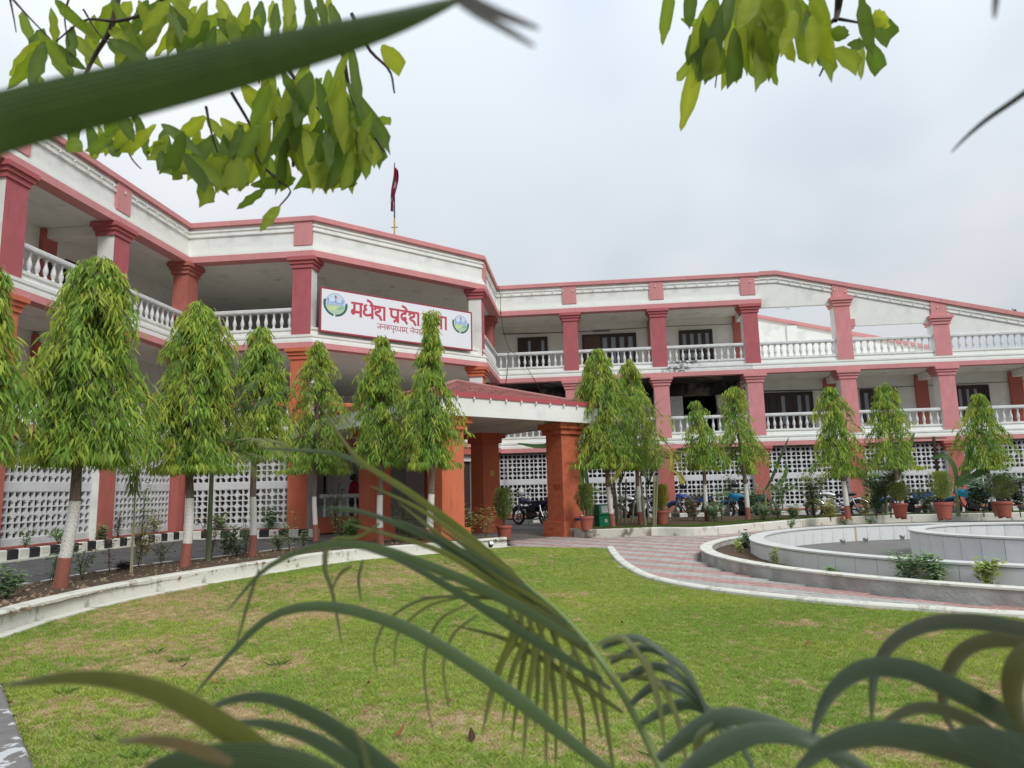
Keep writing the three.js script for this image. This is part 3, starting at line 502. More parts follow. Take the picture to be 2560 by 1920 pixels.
{ // the bed: uneven tilled soil between wall and road
  const nu = 160, nv = 12, pos = [], idx = [], Lw = new THREE.CatmullRomCurve3(lawnEdge.map(([x, z]) => V(x, 0, z))), Lr = new THREE.CatmullRomCurve3(bedRoad.map(([x, z]) => V(x, 0, z)));
  for (let i = 0; i <= nu; i++) for (let j = 0; j <= nv; j++) { const a = Lw.getPointAt(i / nu), b = Lr.getPointAt(i / nu), p = a.lerp(b, 0.04 + 0.96 * j / nv), e = j === nv ? 0 : 1; pos.push(p.x, lerp(0.165, 0.015, (j / nv) ** 2) + e * 0.07 * (fbm(p.x * 0.11, p.z * 0.11, 14, 3, 7) - 0.5), p.z); }
  for (let i = 0; i < nu; i++) for (let j = 0; j < nv; j++) { const a = i * (nv + 1) + j; idx.push(a, a + 1, a + nv + 2, a, a + nv + 2, a + nv + 1); }
  const g = new THREE.BufferGeometry(); g.setAttribute('position', new THREE.Float32BufferAttribute(pos, 3)); g.setIndex(idx); g.computeVertexNormals();
  setting('tree_bed', boxUV(g), M.soil);
  // clods and litter
  const clod = new THREE.DodecahedronGeometry(0.019, 0), im = new THREE.InstancedMesh(clod, std([0.30, 0.23, 0.165], 0.98), 1900), R = rng(5), m4 = new THREE.Matrix4(), c = new THREE.Color();
  for (let k = 0; k < 1900; k++) {
    const i = Math.floor(R() * nu), j = Math.floor(R() * nv), q = (i * (nv + 1) + j) * 3, s = 0.35 + R() * R() * 1.3, f = R() < 0.35 ? 0.18 : 0.7;
    m4.compose(V(pos[q] + (R() - 0.5) * 0.12, pos[q + 1] + 0.008, pos[q + 2] + (R() - 0.5) * 0.12), new THREE.Quaternion().setFromEuler(new THREE.Euler(R() * 6, R() * 6, R() * 0.4)), V(s, s * f, s * (f < 0.3 ? 2 : 1)));
    im.setMatrixAt(k, m4); const t = R(); c.setRGB(...mix3([0.17, 0.115, 0.07], [0.36, 0.27, 0.18], t)); im.setColorAt(k, c);
  }
  im.material.color.setRGB(1, 1, 1); im.name = 'soil_clods'; im.userData.kind = 'stuff'; tag(im, 'brown clods and dry litter scattered over the tree bed', 'soil'); shadowed(im); scene.add(im);
}
{ // broken white line of flush stones along the road side of the bed
  const c = new THREE.CatmullRomCurve3(bedRoad.map(([x, z]) => V(x, 0, z))), L = c.getLength(), n = Math.floor(L / 0.62), g = boxUV(new THREE.BoxGeometry(0.42, 0.03, 0.1)), base = setting('road_edge_line', boxUV(new THREE.BoxGeometry(0.42, 0.03, 0.1)), M.lime);
  for (let i = 0; i < n; i++) { const t = (i + 0.5) / n, p = c.getPointAt(t), d = c.getTangentAt(t), m = i ? part('edge_stone', g, M.lime, base) : base; m.position.set(p.x, 0.012, p.z); m.rotation.y = Math.atan2(-d.z, d.x); if (i) { const q = base.position; m.position.sub(q).applyAxisAngle(V(0, 1, 0), -base.rotation.y); m.rotation.y -= base.rotation.y; } }
}
// bottom left: the corner of a worn concrete kerb with flaking paint
{
  const a = px(0, 1470, 0.1), b = px(75, 1659, 0.1), d = [b[0] - a[0], b[1] - a[1]], far = [a[0] - d[0] * 1.2, a[1] - d[1] * 1.2], near = [b[0] + d[0] * 1.5, b[1] + d[1] * 1.5];
  const flake = tex(512, (u, v) => { const n = fbm(u, v, 6, 5, 111), k = vnoise(u * 120, v * 120, 120, 113); return n > 0.56 ? g3(0.9 + 0.05 * k) : mix3([0.52, 0.50, 0.49], [0.62, 0.60, 0.58], fbm(u, v, 14, 3, 115)); });
  single('concrete_kerb', boxUV(sweep([[-0.62, -0.03], [0, -0.03], [0, 0.088], [-0.012, 0.1], [-0.62, 0.1]], [far, near].reverse().map((p) => p))), std([0.62, 0.61, 0.60], 0.9, { map: rep(flake, 1.6) }), 'worn grey concrete kerb with flaking white paint beside the lawn', 'kerb');
}
// right: the white edging of the lawn's far side, the paved path and the round fountain
const pathEdge = smooth([px(1310, 1186), px(1322, 1205), px(1345, 1227), px(1400, 1255), px(1490, 1275), px(1600, 1290), px(1800, 1311), px(2000, 1326), px(2212, 1340), [7.2, -5.3], [9.6, -4.4]], 50);
const edgeMat = std([0.80, 0.79, 0.745], 0.88, { map: rep(limeMap, 0.9) });
setting('path_edging', sweep([[-0.14, -0.03], [0, -0.03], [0, 0.045], [-0.015, 0.06], [-0.125, 0.06], [-0.14, 0.045]], pathEdge), edgeMat);
const FC = [8.3, -10.8], circle = (r, n = 96) => Array.from({ length: n }, (_, i) => [FC[0] + r * Math.cos(i / n * 2 * Math.PI), FC[1] + r * Math.sin(i / n * 2 * Math.PI)]);
const rWall = smooth([px25(1405, 1341), px25(1440, 1345), px25(1476, 1347), px25(1560, 1344), px25(1642, 1341), px25(1740, 1342), px25(1840, 1335), px25(1915, 1327), px25(2050, 1315), px25(2250, 1306), px25(2560, 1300), px25(2800, 1297)], 60);
const pavePoly = [px(1105, 1183), px(1310, 1186), ...pathEdge.slice(1), [14, -4.2], [18, -9], ...[...rWall].reverse(), px(1185, 1162), px(1105, 1170)];
setting('path', flat(pavePoly, 0.001), std([0.20, 0.19, 0.17], 0.95, { map: rep(mottle, 1) }));
{
  const k = Math.SQRT1_2, a = [U.x * k + N.x * k, U.z * k + N.z * k], b = [-a[1], a[0]], len = 0.23, wid = 0.165, z = 0.022, out = [];
  const o = [2.5, -12];
  for (let i = -70; i < 80; i++) for (let j = -70; j < 90; j++) {
    const ca = (i + (Math.floor(j / 1) % 2 ? 0.5 : 0)) * len, cb = j * wid, x = o[0] + a[0] * ca + b[0] * cb, y = o[1] + a[1] * ca + b[1] * cb;
    if (Math.hypot(x - FC[0], y - FC[1]) < 5.42 || !inPoly(x, y, pavePoly)) continue;
    out.push([x, y, Math.floor(((j % 4) + 4) % 4 / 2), -y * (Math.abs(x / y) < 0.75 ? 1 : 3)]);
  }
  out.sort((p, q) => p[3] - q[3]);
  const zig = (w) => [[-len / 2, -w / 2 + z / 2], [0, -w / 2 - z / 2], [len / 2, -w / 2 + z / 2], [len / 2, w / 2 + z / 2], [0, w / 2 - z / 2], [-len / 2, w / 2 + z / 2]].map(([x, y]) => new THREE.Vector2(x * 0.972, y * 0.965));
  const pg = new THREE.ExtrudeGeometry(new THREE.Shape(zig(wid)), { depth: 0.025, bevelEnabled: true, bevelThickness: 0.003, bevelSize: 0.003, bevelOffset: -0.003, bevelSegments: 1 }).rotateX(-Math.PI / 2).translate(0, -0.012, 0);
  const gmap = tex(256, (u, v) => g3(0.86 + 0.3 * (fbm(u, v, 8, 5, 121) - 0.5))), mats = [0, 1].map((r) => [0, 1, 2, 3].map((q) => std(mix3(r ? [0.54, 0.31, 0.265] : [0.49, 0.475, 0.43], r ? [0.62, 0.39, 0.35] : [0.60, 0.58, 0.53], q / 3), 0.92, { map: rep(gmap, 2.3), bumpMap: rep(fineBump, 6), bumpScale: 0.002 })));
  const turn = Math.atan2(-a[1], a[0]), rest = [], R = rng(9), holder = scene.getObjectByName('path');
  out.forEach(([x, y, r], n) => {
    const m = new THREE.Matrix4().compose(V(x, 0.004 + (R() - 0.5) * 0.004, y), new THREE.Quaternion().setFromEuler(new THREE.Euler((R() - 0.5) * 0.012, turn + (R() - 0.5) * 0.012, (R() - 0.5) * 0.012)), V(1, 1, 1));
    if (n < 300) part('paver', pg, mats[r][Math.floor(R() * 4)], holder).applyMatrix4(m); else { const g = pg.clone().applyMatrix4(m), c = mats[r][Math.floor(R() * 4)].color, n2 = g.attributes.position.count, a2 = new Float32Array(n2 * 3); for (let i = 0; i < n2; i++) c.toArray(a2, i * 3); rest.push(g.setAttribute('color', new THREE.BufferAttribute(a2, 3))); }
  });
  part('pavers_further_off', mergeGeometries(rest), std([1, 1, 1], 0.92, { vertexColors: true, map: rep(gmap, 2.3) }), holder).userData.kind = 'stuff';
}
setting('porch_floor', (() => { const c = (l, o) => { const q = PQ(l, o); return Buv(q[0], q[2]); }; return flat([c(-10.6, 0.75), c(-4.9, 0.75), c(-4.9, -7.4), c(-10.6, -7.4)], 0.012); })(), std([0.25, 0.225, 0.20], 0.85, { map: rep(asphaltMap, 0.6) }));
// low wall and planted strip between path and the parked motorbikes
const dirtyMap = tex(512, (u, v) => { const n = fbm(u, v, 7, 5, 131), k = fbm(u, v, 30, 3, 133), t = sstep(0.45, 0.68, n * 0.7 + k * 0.3); return mix3([0.86, 0.85, 0.80], [0.46, 0.43, 0.36], 0.85 * t); });
single('planter_wall', sweep([[-0.18, -0.03], [0, -0.03], [0, 0.2], [-0.02, 0.22], [-0.16, 0.22], [-0.18, 0.2]], rWall.slice(0, 22)), std([0.72, 0.71, 0.67], 0.92, { map: rep(dirtyMap, 0.45) }), 'low stained concrete wall of the planted strip beside the porch', 'wall');
single('planter_wall', sweep([[-0.18, -0.03], [0, -0.03], [0, 0.2], [-0.02, 0.22], [-0.16, 0.22], [-0.18, 0.2]], rWall.slice(21)), M.lime, 'low curved white wall of the planted strip behind the fountain', 'wall');
const stripBack = [Buv(3.4, 5.4), Buv(8, 5.2), Buv(14, 5.4), Buv(22, 5.0)].map(([x, z]) => [x, z]);
const offs = (path, o) => path.map((p, i) => { const a = path[Math.max(0, i - 1)], b = path[Math.min(path.length - 1, i + 1)], l = Math.hypot(b[0] - a[0], b[1] - a[1]); return [p[0] - (b[1] - a[1]) / l * o, p[1] + (b[0] - a[0]) / l * o]; });
const rIn = offs(rWall, -0.17), stripPoly = [...rIn, ...[...stripBack].reverse()];
setting('planted_strip', slabOf(stripPoly, -0.02, 0.19), M.soil);

// ---------------------------------------------------------------- lawn
const lawnPoly = [...lawnEdge.map((p) => p), ...pathEdge, [9.6, 3], [-3, 3], [-2.2, -2.2], px(75, 1659, 0), px(0, 1470, 0)];
const dry = [[330, 1330, 1.3, 0.9], [420, 1290, 1.4, 1.0], [600, 1275, 1.1, 0.7], [800, 1260, 1.5, 1.1], [920, 1230, 1.4, 1.0], [700, 1330, 0.8, 0.5], [250, 1400, 0.9, 0.45], [420, 1440, 0.8, 0.35], [1090, 1215, 1.1, 0.9], [560, 1350, 0.7, 0.4], [1940, 1372, 0.36, 0.2], [2080, 1580, 0.75, 0.35], [2130, 1500, 0.5, 0.25], [1050, 1580, 0.7, 0.3], [650, 1600, 0.45, 0.2], [1250, 1620, 0.5, 0.2], [1000, 1560, 0.5, 0.2], [480, 1560, 0.5, 0.25], [1700, 1350, 0.4, 0.15], [1480, 1240, 0.5, 0.3], [1180, 1290, 0.5, 0.25], [220, 1530, 0.4, 0.2], [1850, 1480, 0.35, 0.12]].map(([x, y, rx, rz]) => { const p = G(x, y); return [p.x, p.z, rx, rz]; });
function dryness(x, z) {
  let d = 0; const w = 1.4 * (fbm(x * 0.2 + 3, z * 0.2 + 7, 9, 3, 141) - 0.5), w2 = fbm(x * 0.9 + 11, z * 0.9 + 5, 17, 4, 143);
  for (const [a, b, rx, rz] of dry) { const q = Math.hypot((x - a) / rx, (z - b) / rz); d = Math.max(d, 1.55 - q + w); }
  return clamp01(sstep(0.22, 0.85, d * 0.62 + (w2 - 0.5) * 2.1 + (x < 0 ? 0.08 : 0)) + 0.55 * sstep(0.60, 0.78, w2) * 0.8);
}
{
  // ground of the lawn as a fine grid, straw where the turf is dry
  const tri = flat(lawnPoly, 0), step = 0.14, pos = [], col = [], idx = [], id = new Map();
  const x0 = -6.2, x1 = 10, z0 = -18.5, z1 = 1.5, nx = Math.round((x1 - x0) / step), nz = Math.round((z1 - z0) / step);
  const vert = (i, j) => { const k = i * 1000 + j; if (!id.has(k)) { const x = x0 + i * step, z = z0 + j * step, d = dryness(x, z); id.set(k, pos.length / 3); pos.push(x, 0.004 + 0.012 * fbm(x * 0.3 + 5, z * 0.3 + 5, 9, 3, 9), z); const t = vnoise(x * 9 + 50, z * 9 + 50, 400, 3); col.push(...mix3(mix3([0.22, 0.23, 0.06], [0.30, 0.30, 0.10], t), mix3([0.40, 0.30, 0.16], [0.52, 0.40, 0.23], t), d)); } return id.get(k); };
  for (let i = 0; i < nx; i++) for (let j = 0; j < nz; j++) if (inPoly(x0 + (i + 0.5) * step, z0 + (j + 0.5) * step, lawnPoly)) { const a = vert(i, j), b = vert(i + 1, j), c = vert(i + 1, j + 1), d = vert(i, j + 1); idx.push(a, d, c, a, c, b); }
  const g = new THREE.BufferGeometry(); g.setAttribute('position', new THREE.Float32BufferAttribute(pos, 3)); g.setAttribute('color', new THREE.Float32BufferAttribute(col, 3)); g.setIndex(idx); g.computeVertexNormals();
  setting('lawn', g, std([1, 1, 1], 0.97, { vertexColors: true }));
  setting('lawn_soil', flat(lawnPoly, -0.002), std([0.16, 0.15, 0.07], 0.97));
  // blades: small tufts scattered over it
  const mk = (seed, n, h, spread, w) => { const bl = new Blades(), R = rng(seed); for (let i = 0; i < n; i++) { const t = R() * 6.283, d = V(Math.cos(t) * spread * (0.3 + R()), 1, Math.sin(t) * spread * (0.3 + R())).normalize(), s = V(-Math.sin(t + 0.6), 0, Math.cos(t + 0.6)); bl.leaf(V((R() - 0.5) * 0.05, 0, (R() - 0.5) * 0.05), d, s, h * (0.55 + 0.7 * R()), w, 0.35, [1, 1, 1], 0, 0, 0.1, 0.35); } return bl.build(); };
  const tufts = [mk(1, 9, 0.045, 0.8, 0.0042), mk(2, 9, 0.038, 1.0, 0.0042), mk(3, 8, 0.055, 0.6, 0.004)], R = rng(33), lists = [[], [], []];
  for (let k = 0; k < 620000; k++) {
    const x = x0 + R() * (x1 - x0), z = -18.2 + R() * 16.4; if (z > -2.6) continue;
    const dist = Math.hypot(x, z), vis = Math.abs(x) < -z * 0.80 + 0.5; if (!vis || R() > Math.min(1, 7 / dist) || !inPoly(x, z, lawnPoly)) continue;
    const d = dryness(x, z); lists[k % 3].push([x, z, d, R()]);
  }
  const gm = leafMat({ transmission: 0.25 }); gm.roughness = 0.95;
  lists.forEach((L, q) => {
    const im = new THREE.InstancedMesh(tufts[q], gm, L.length), m = new THREE.Matrix4(), c = new THREE.Color(), Y = V(0, 1, 0), qt = new THREE.Quaternion();
    L.forEach(([x, z, d, r], i) => {
      const straw = R() < 0.07 + d * 0.86, s = (straw ? 0.62 : 0.72) + 0.5 * R() * (1 - 0.3 * d), dist = Math.hypot(x, z), far = Math.max(1, dist / 8);
      m.compose(V(x, 0.006, z), qt.setFromAxisAngle(Y, R() * 6.283), V(s * far, s, s * far)); im.setMatrixAt(i, m);
      const v = vnoise(x * 1.3 + 40, z * 1.3 + 40, 300, 17), w = R();
      const green = mix3(mix3([0.32, 0.45, 0.075], [0.54, 0.59, 0.11], v), [0.25, 0.40, 0.08], w * 0.5), st = mix3([0.52, 0.39, 0.20], [0.74, 0.58, 0.34], w);
      c.setRGB(...(straw ? st : green)); im.setColorAt(i, c);
    });
    im.name = numberedName('grass'); im.userData.kind = 'stuff'; tag(im, 'short patchy lawn grass, green with straw-coloured dry spots', 'grass'); shadowed(im); scene.add(im);
  });
  // a few longer tussocks
  const wild = mk(7, 26, 0.16, 0.7, 0.0045), spots = [[330, 1412], [390, 1432], [640, 1365], [600, 1440], [620, 1258], [1215, 1300], [1500, 1565], [1420, 1640], [1860, 1590], [1940, 1600], [2040, 1620], [2120, 1600], [2180, 1640], [300, 1640], [230, 1600], [420, 1630], [700, 1250], [980, 1225], [500, 1275], [150, 1500], [1680, 1600], [2000, 1540]];
  const iw = new THREE.InstancedMesh(wild, gm, spots.length * 2), m = new THREE.Matrix4(), c = new THREE.Color(), R2 = rng(4);
  spots.forEach(([x, y], i) => { for (let k = 0; k < 2; k++) { const p = G(x + (R2() - 0.5) * 30, y + (R2() - 0.5) * 8), s = 0.3 + R2() * 0.35; m.compose(V(p.x, 0, p.z), new THREE.Quaternion().setFromEuler(new THREE.Euler(0, R2() * 6, 0)), V(s * 1.5, s, s * 1.5)); iw.setMatrixAt(i * 2 + k, m); c.setRGB(0.17, 0.31, 0.06); iw.setColorAt(i * 2 + k, c); } });
  iw.name = 'long_grass'; iw.userData.kind = 'stuff'; tag(iw, 'longer dark green grass tufts standing out of the mown lawn', 'grass'); shadowed(iw); scene.add(iw);
  // strip of lawn grass behind the low wall
  const sg = new THREE.InstancedMesh(tufts[2], gm, 9000); let n = 0; const minx = 2, maxx = 17;
  for (let k = 0; k < 60000 && n < 9000; k++) { const i = Math.floor(R2() * (rIn.length - 14)) + 13, q = offs(rIn, -0.02 - 1.1 * R2())[i], x = q[0] + (R2() - 0.5) * 0.4, z = q[1] + (R2() - 0.5) * 0.2; if (!inPoly(x, z, stripPoly)) continue; m.compose(V(x, 0.19, z), new THREE.Quaternion().setFromEuler(new THREE.Euler(0, R2() * 6, 0)), V(3, 1.2, 3)); sg.setMatrixAt(n, m); c.setRGB(...mix3([0.10, 0.17, 0.03], [0.19, 0.23, 0.05], R2())); sg.setColorAt(n++, c); if (k > 20000) break; }
  sg.count = n; sg.name = numberedName('grass'); sg.userData.kind = 'stuff'; tag(sg, 'narrow strip of grass on top of the low white wall', 'grass'); shadowed(sg); scene.add(sg);
}
// ---------------------------------------------------------------- round fountain in its ring-shaped bed
const fountain = thing('fountain', 'round white-tiled fountain pool with inner basin and a ring-shaped flower bed', 'fountain', V(FC[0], 0, FC[1]));
{
  const ring = (r, n = 96) => Array.from({ length: n }, (_, i) => [r * Math.cos(i / n * 2 * Math.PI), r * Math.sin(i / n * 2 * Math.PI)]);
  const cem = std([0.62, 0.595, 0.545], 0.92, { map: rep(tex(512, (u, v) => { const n = fbm(u, v, 8, 5, 151), k = vnoise(u * 90, v * 90, 90, 153); return k > 0.985 ? g3(0.98) : g3(0.82 + 0.34 * (n - 0.5)); }), 0.6), bumpMap: rep(fineBump, 1.5), bumpScale: 0.006 });
  // travel anticlockwise seen from above turns 'out' inwards, so negative is outwards here
  part('bed_kerb', sweep([[-0.005, -0.03], [-0.005, 0.165], [0.16, 0.165], [0.16, -0.03]], ring(5.36), true), cem, fountain);
  part('kerb_top', sweep([[-0.02, 0.166], [-0.02, 0.186], [0.175, 0.186], [0.175, 0.166]], ring(5.36), true), edgeMat, fountain);
  part('bed_soil', (() => { const g = new THREE.RingGeometry(4.5, 5.22, 128, 5).rotateX(-Math.PI / 2); const p = g.attributes.position; for (let i = 0; i < p.count; i++) p.setY(i, 0.06 + 0.05 * fbm(p.getX(i) * 0.12 + 3, p.getZ(i) * 0.12 + 3, 16, 3, 4)); g.computeVertexNormals(); return boxUV(g); })(), M.soil, fountain);
  const tileMats = [0, 1, 2].map((k) => std([0.86 + 0.015 * k, 0.86 + 0.015 * k, 0.835 + 0.015 * k], 0.45, { map: rep(mottle, 1.2) })), dirty = std([0.86, 0.85, 0.81], 0.5, { map: rep(tex(256, (u, v) => { const n = fbm(u, v, 6, 5, 135), t = sstep(0.5, 0.75, n); return mix3(g3(0.96), [0.74, 0.71, 0.63], t); }), 0.5) }), R = rng(61);
  const wall = (r, y0, y1, tileW, hTile, outer, inner, topY, name) => {
    const core = part(name, sweep([[0.0, y0], [0.0, topY - 0.012], [0.18, topY - 0.012], [0.18, y0]], ring(r), true), std([0.4, 0.39, 0.37], 0.9), fountain);
    part('rim', sweep([[-0.03, topY - 0.011], [-0.03, topY + 0.012], [0.21, topY + 0.012], [0.21, topY - 0.011]], ring(r), true), std([0.78, 0.77, 0.72], 0.5, { map: rep(mottle, 0.8) }), fountain);
    for (const [rr, sgn, use] of [[r + 0.006, 1, outer], [r - 0.186, -1, inner]]) {
      if (!use) continue; const [a, b] = use, n = Math.round(2 * Math.PI * rr / tileW), rows = Math.max(1, Math.round((b - a) / hTile));
      const w = 2 * Math.PI * rr / n, tg = boxUV(new THREE.BoxGeometry(w - 0.006, (b - a) / rows - 0.006, 0.012));
      for (let i = 0; i < n; i++) {
        const t = (i + 0.5) / n * 2 * Math.PI, wx = FC[0] + rr * Math.cos(t), wz = FC[1] + rr * Math.sin(t);
        const toward = (-Math.cos(t) * wx - Math.sin(t) * wz) * sgn; if (toward < -0.5 || wx > 10.5) continue;        // only the faces the courtyard side can see
        for (let j = 0; j < rows; j++) { const m = part('wall_tile', tg, outer === use && name === 'pool_wall' && R() < 0.7 ? dirty : tileMats[Math.floor(R() * 3)], core); m.position.set(rr * Math.cos(t), a + (j + 0.5) * (b - a) / rows, rr * Math.sin(t)); m.rotation.y = Math.PI / 2 - t; }
      }
    }
  };
  wall(4.55, -0.2, 0.3, 0.3, 0.5, [0.03, 0.288], [-0.25, 0.288], 0.305, 'pool_wall');
  wall(2.1, -0.4, 0.42, 0.3, 0.3, [-0.3, 0.402], [-0.02, 0.402], 0.42, 'basin_wall');
  part('pool_floor', new THREE.CircleGeometry(4.5, 64).rotateX(-Math.PI / 2).translate(0, -0.36, 0), std([0.40, 0.40, 0.33], 0.8, { map: rep(mottle, 3) }), fountain);
  const ripple = tex(512, (u, v) => g3(fbm(u, v, 12, 4, 161)), false);
  const wg = boxUV(new THREE.RingGeometry(2.08, 4.38, 96, 1).rotateX(-Math.PI / 2).translate(0, -0.125, 0));
  part('water', wg, new THREE.MeshPhysicalMaterial({ color: new THREE.Color().setRGB(0.42, 0.44, 0.33), roughness: 0.06, metalness: 0, ior: 1.33, bumpMap: rep(ripple, 0.55), bumpScale: 0.03, map: rep(mottle, 0.7) }), fountain);
  part('basin_floor', new THREE.CircleGeometry(1.93, 48).rotateX(-Math.PI / 2).translate(0, 0.0, 0), std([0.62, 0.62, 0.6], 0.5, { map: rep(mottle, 2) }), fountain);
  const noz = join([lathe([[0.03, 0], [0.03, 0.06], [0.055, 0.09], [0.06, 0.14], [0.035, 0.18], [0.05, 0.25], [0.055, 0.27], [0.001, 0.27]], 12)]);
  for (const [x, y] of [[2109, 1362], [2166, 1357], [2258, 1350]]) { const p = G(x / PX, (y + 18) / PX, -0.13); const n = part('nozzle', noz, M.steel, fountain); n.position.set(p.x - FC[0], -0.16, p.z - FC[1]); }
  part('rust_stain', bx(-0.02, 0.02, -0.12, 0.288, -0.003, 0.003), std([0.50, 0.42, 0.25], 0.8), fountain).position.set(...(() => { const t = -1.86; return [4.355 * Math.cos(t), 0, 4.355 * Math.sin(t)]; })());
}
// ---------------------------------------------------------------- trees
const barkMap = tex(256, (u, v) => { const n = fbm(u, v * 2, 10, 4, 171), k = fbm(u, v * 0.25, 28, 3, 173); return mix3([0.42, 0.36, 0.32], [0.66, 0.59, 0.54], 0.5 * n + 0.5 * k); });
M.bark = std([0.75, 0.72, 0.70], 0.95, { map: rep(barkMap, 3, 2), bumpMap: rep(fineBump, 6), bumpScale: 0.01 });
M.limewash = std([0.80, 0.79, 0.77], 0.92, { map: rep(tex(256, (u, v) => { const n = fbm(u, v, 16, 4, 181), t = sstep(0.58, 0.68, n); return mix3([0.95, 0.94, 0.92], [0.60, 0.55, 0.51], 0.8 * t); }), 6, 4) });
M.redwash = std([0.36, 0.125, 0.085], 0.92, { map: rep(mottle, 4, 3) });
const twig = std([0.10, 0.075, 0.055], 0.9);
// drooping, narrow-crowned trees with wavy lance-shaped leaves
function mastTree(base, top, crownBottom, R0, seed, label, o = {}) {
  const R = rng(seed), H = top - base.y, cb = crownBottom - base.y, t = thing('mast_tree', label, 'tree', base, 0, o.group), lean = o.lean ?? 0;
  const tr = o.r ?? 0.058, axis = (y) => V(lean * y / H + 0.03 * Math.sin(y * 2 + seed), y, 0.02 * Math.cos(y * 3 + seed));
  const wash = Math.min(o.wash ?? 1.05, cb), red = o.red ?? 0.36;
  const seg = (a, b, ra, rb, m, nm) => part(nm, taperTube([0, 0.25, 0.5, 0.75, 1].map((f) => axis(lerp(a, b, f))), ra, rb, 8, 12, 0.07, seed + 3), m, t);
  seg(-0.05, red, tr * 1.28, tr * 1.12, M.redwash, 'red_base'); seg(red - 0.005, wash, tr * 1.11, tr * 1.0, M.limewash, 'whitewash'); seg(wash - 0.005, H * 0.97, tr * 0.99, 0.012, M.bark, 'trunk');
  const bl = new Blades(), twigs = [], n = o.leaves ?? 2600, detail = o.detail ?? 1, ll = o.ll ?? 0.19;
  const prof = (f) => (f < 0.22 ? lerp(0.78, 1, f / 0.22) : Math.pow(1 - (f - 0.22) / 0.78, o.point ?? 0.42)) * (o.bulge ?? 1);
  const nb = Math.round(n / 32); const UPV = V(0, 1, 0);
  for (let b = 0; b < nb; b++) {
    const f = Math.pow(R(), 1.12), y0 = lerp(cb + 0.08, H - 0.05, f), a = R() * 6.283, rr = Math.max(0.09, R0 * prof(f) * (R() < 0.1 ? 1.22 : 0.5 + 0.62 * R()) * (1 + 0.2 * Math.sin(a * 2 + seed + f * 9) + 0.12 * Math.sin(a * 5 + seed * 3 - f * 14)));
    const o0 = axis(y0), out = V(Math.cos(a), 0, Math.sin(a)), sag = rr * (0.35 + 0.45 * R()) , rise = rr * 0.35;
    const P = (s) => o0.clone().addScaledVector(out, rr * s).add(V(0, rise * s * (1 - s) * 2 - sag * s * s, 0));
    if (b % 2 === 0 && P(1).y > cb + 0.06) twigs.push(tube([P(0), P(0.5), P(1)], 0.006 + 0.004 * R(), 4, 4));
    const tone = R(), young = R() < 0.30 + 0.35 * f, m = 32;
    for (let k = 0; k < m; k++) {
      const s = 0.25 + 0.8 * Math.pow(R(), 0.6), q = P(s).add(V((R() - 0.5) * 0.13, (R() - 0.5) * 0.10, (R() - 0.5) * 0.13)), a2 = R() * 6.283; q.y = Math.max(q.y, cb - 0.02 + 0.05 * R());
      const d = out.clone().multiplyScalar(0.12 + 0.3 * R()).add(V(0.6 * Math.cos(a2), -0.45 - 0.95 * R(), 0.6 * Math.sin(a2))).normalize();
      let L = ll * (0.65 + 0.6 * R()); const yEnd = q.y - L; if (yEnd < cb - 0.16) L *= 0.55;
      const sd = d.clone().cross(V(R() - 0.5, R() - 0.5, R() - 0.5)).normalize(), w = L * (0.165 + 0.06 * R());
      let c = mix3([0.14, 0.275, 0.038], [0.35, 0.52, 0.07], tone * 0.6 + 0.4 * R()); if (young && s > 0.5) c = mix3(c, [0.56, 0.60, 0.07], 0.3 + 0.5 * R()); if (R() < 0.012) c = [0.30, 0.20, 0.04];
      bl.leaf(q, d, sd, L, w, 0.30, c, detail);
    }
  }
  part('crown', bl.build(), M.leaf, t); part('branch', join(twigs), twig, t);
  return t;
}
const hOf = (p, y, x) => { const r = ray(x, y), t = -Math.hypot(p.x, p.z) / Math.hypot(r.x, r.z); return EYE - r.y * t; };    // height of a pixel above a ground point, same distance
const gl = 'mast trees in a row along the lawn wall', gr = 'mast trees in the strip by the motorbikes';
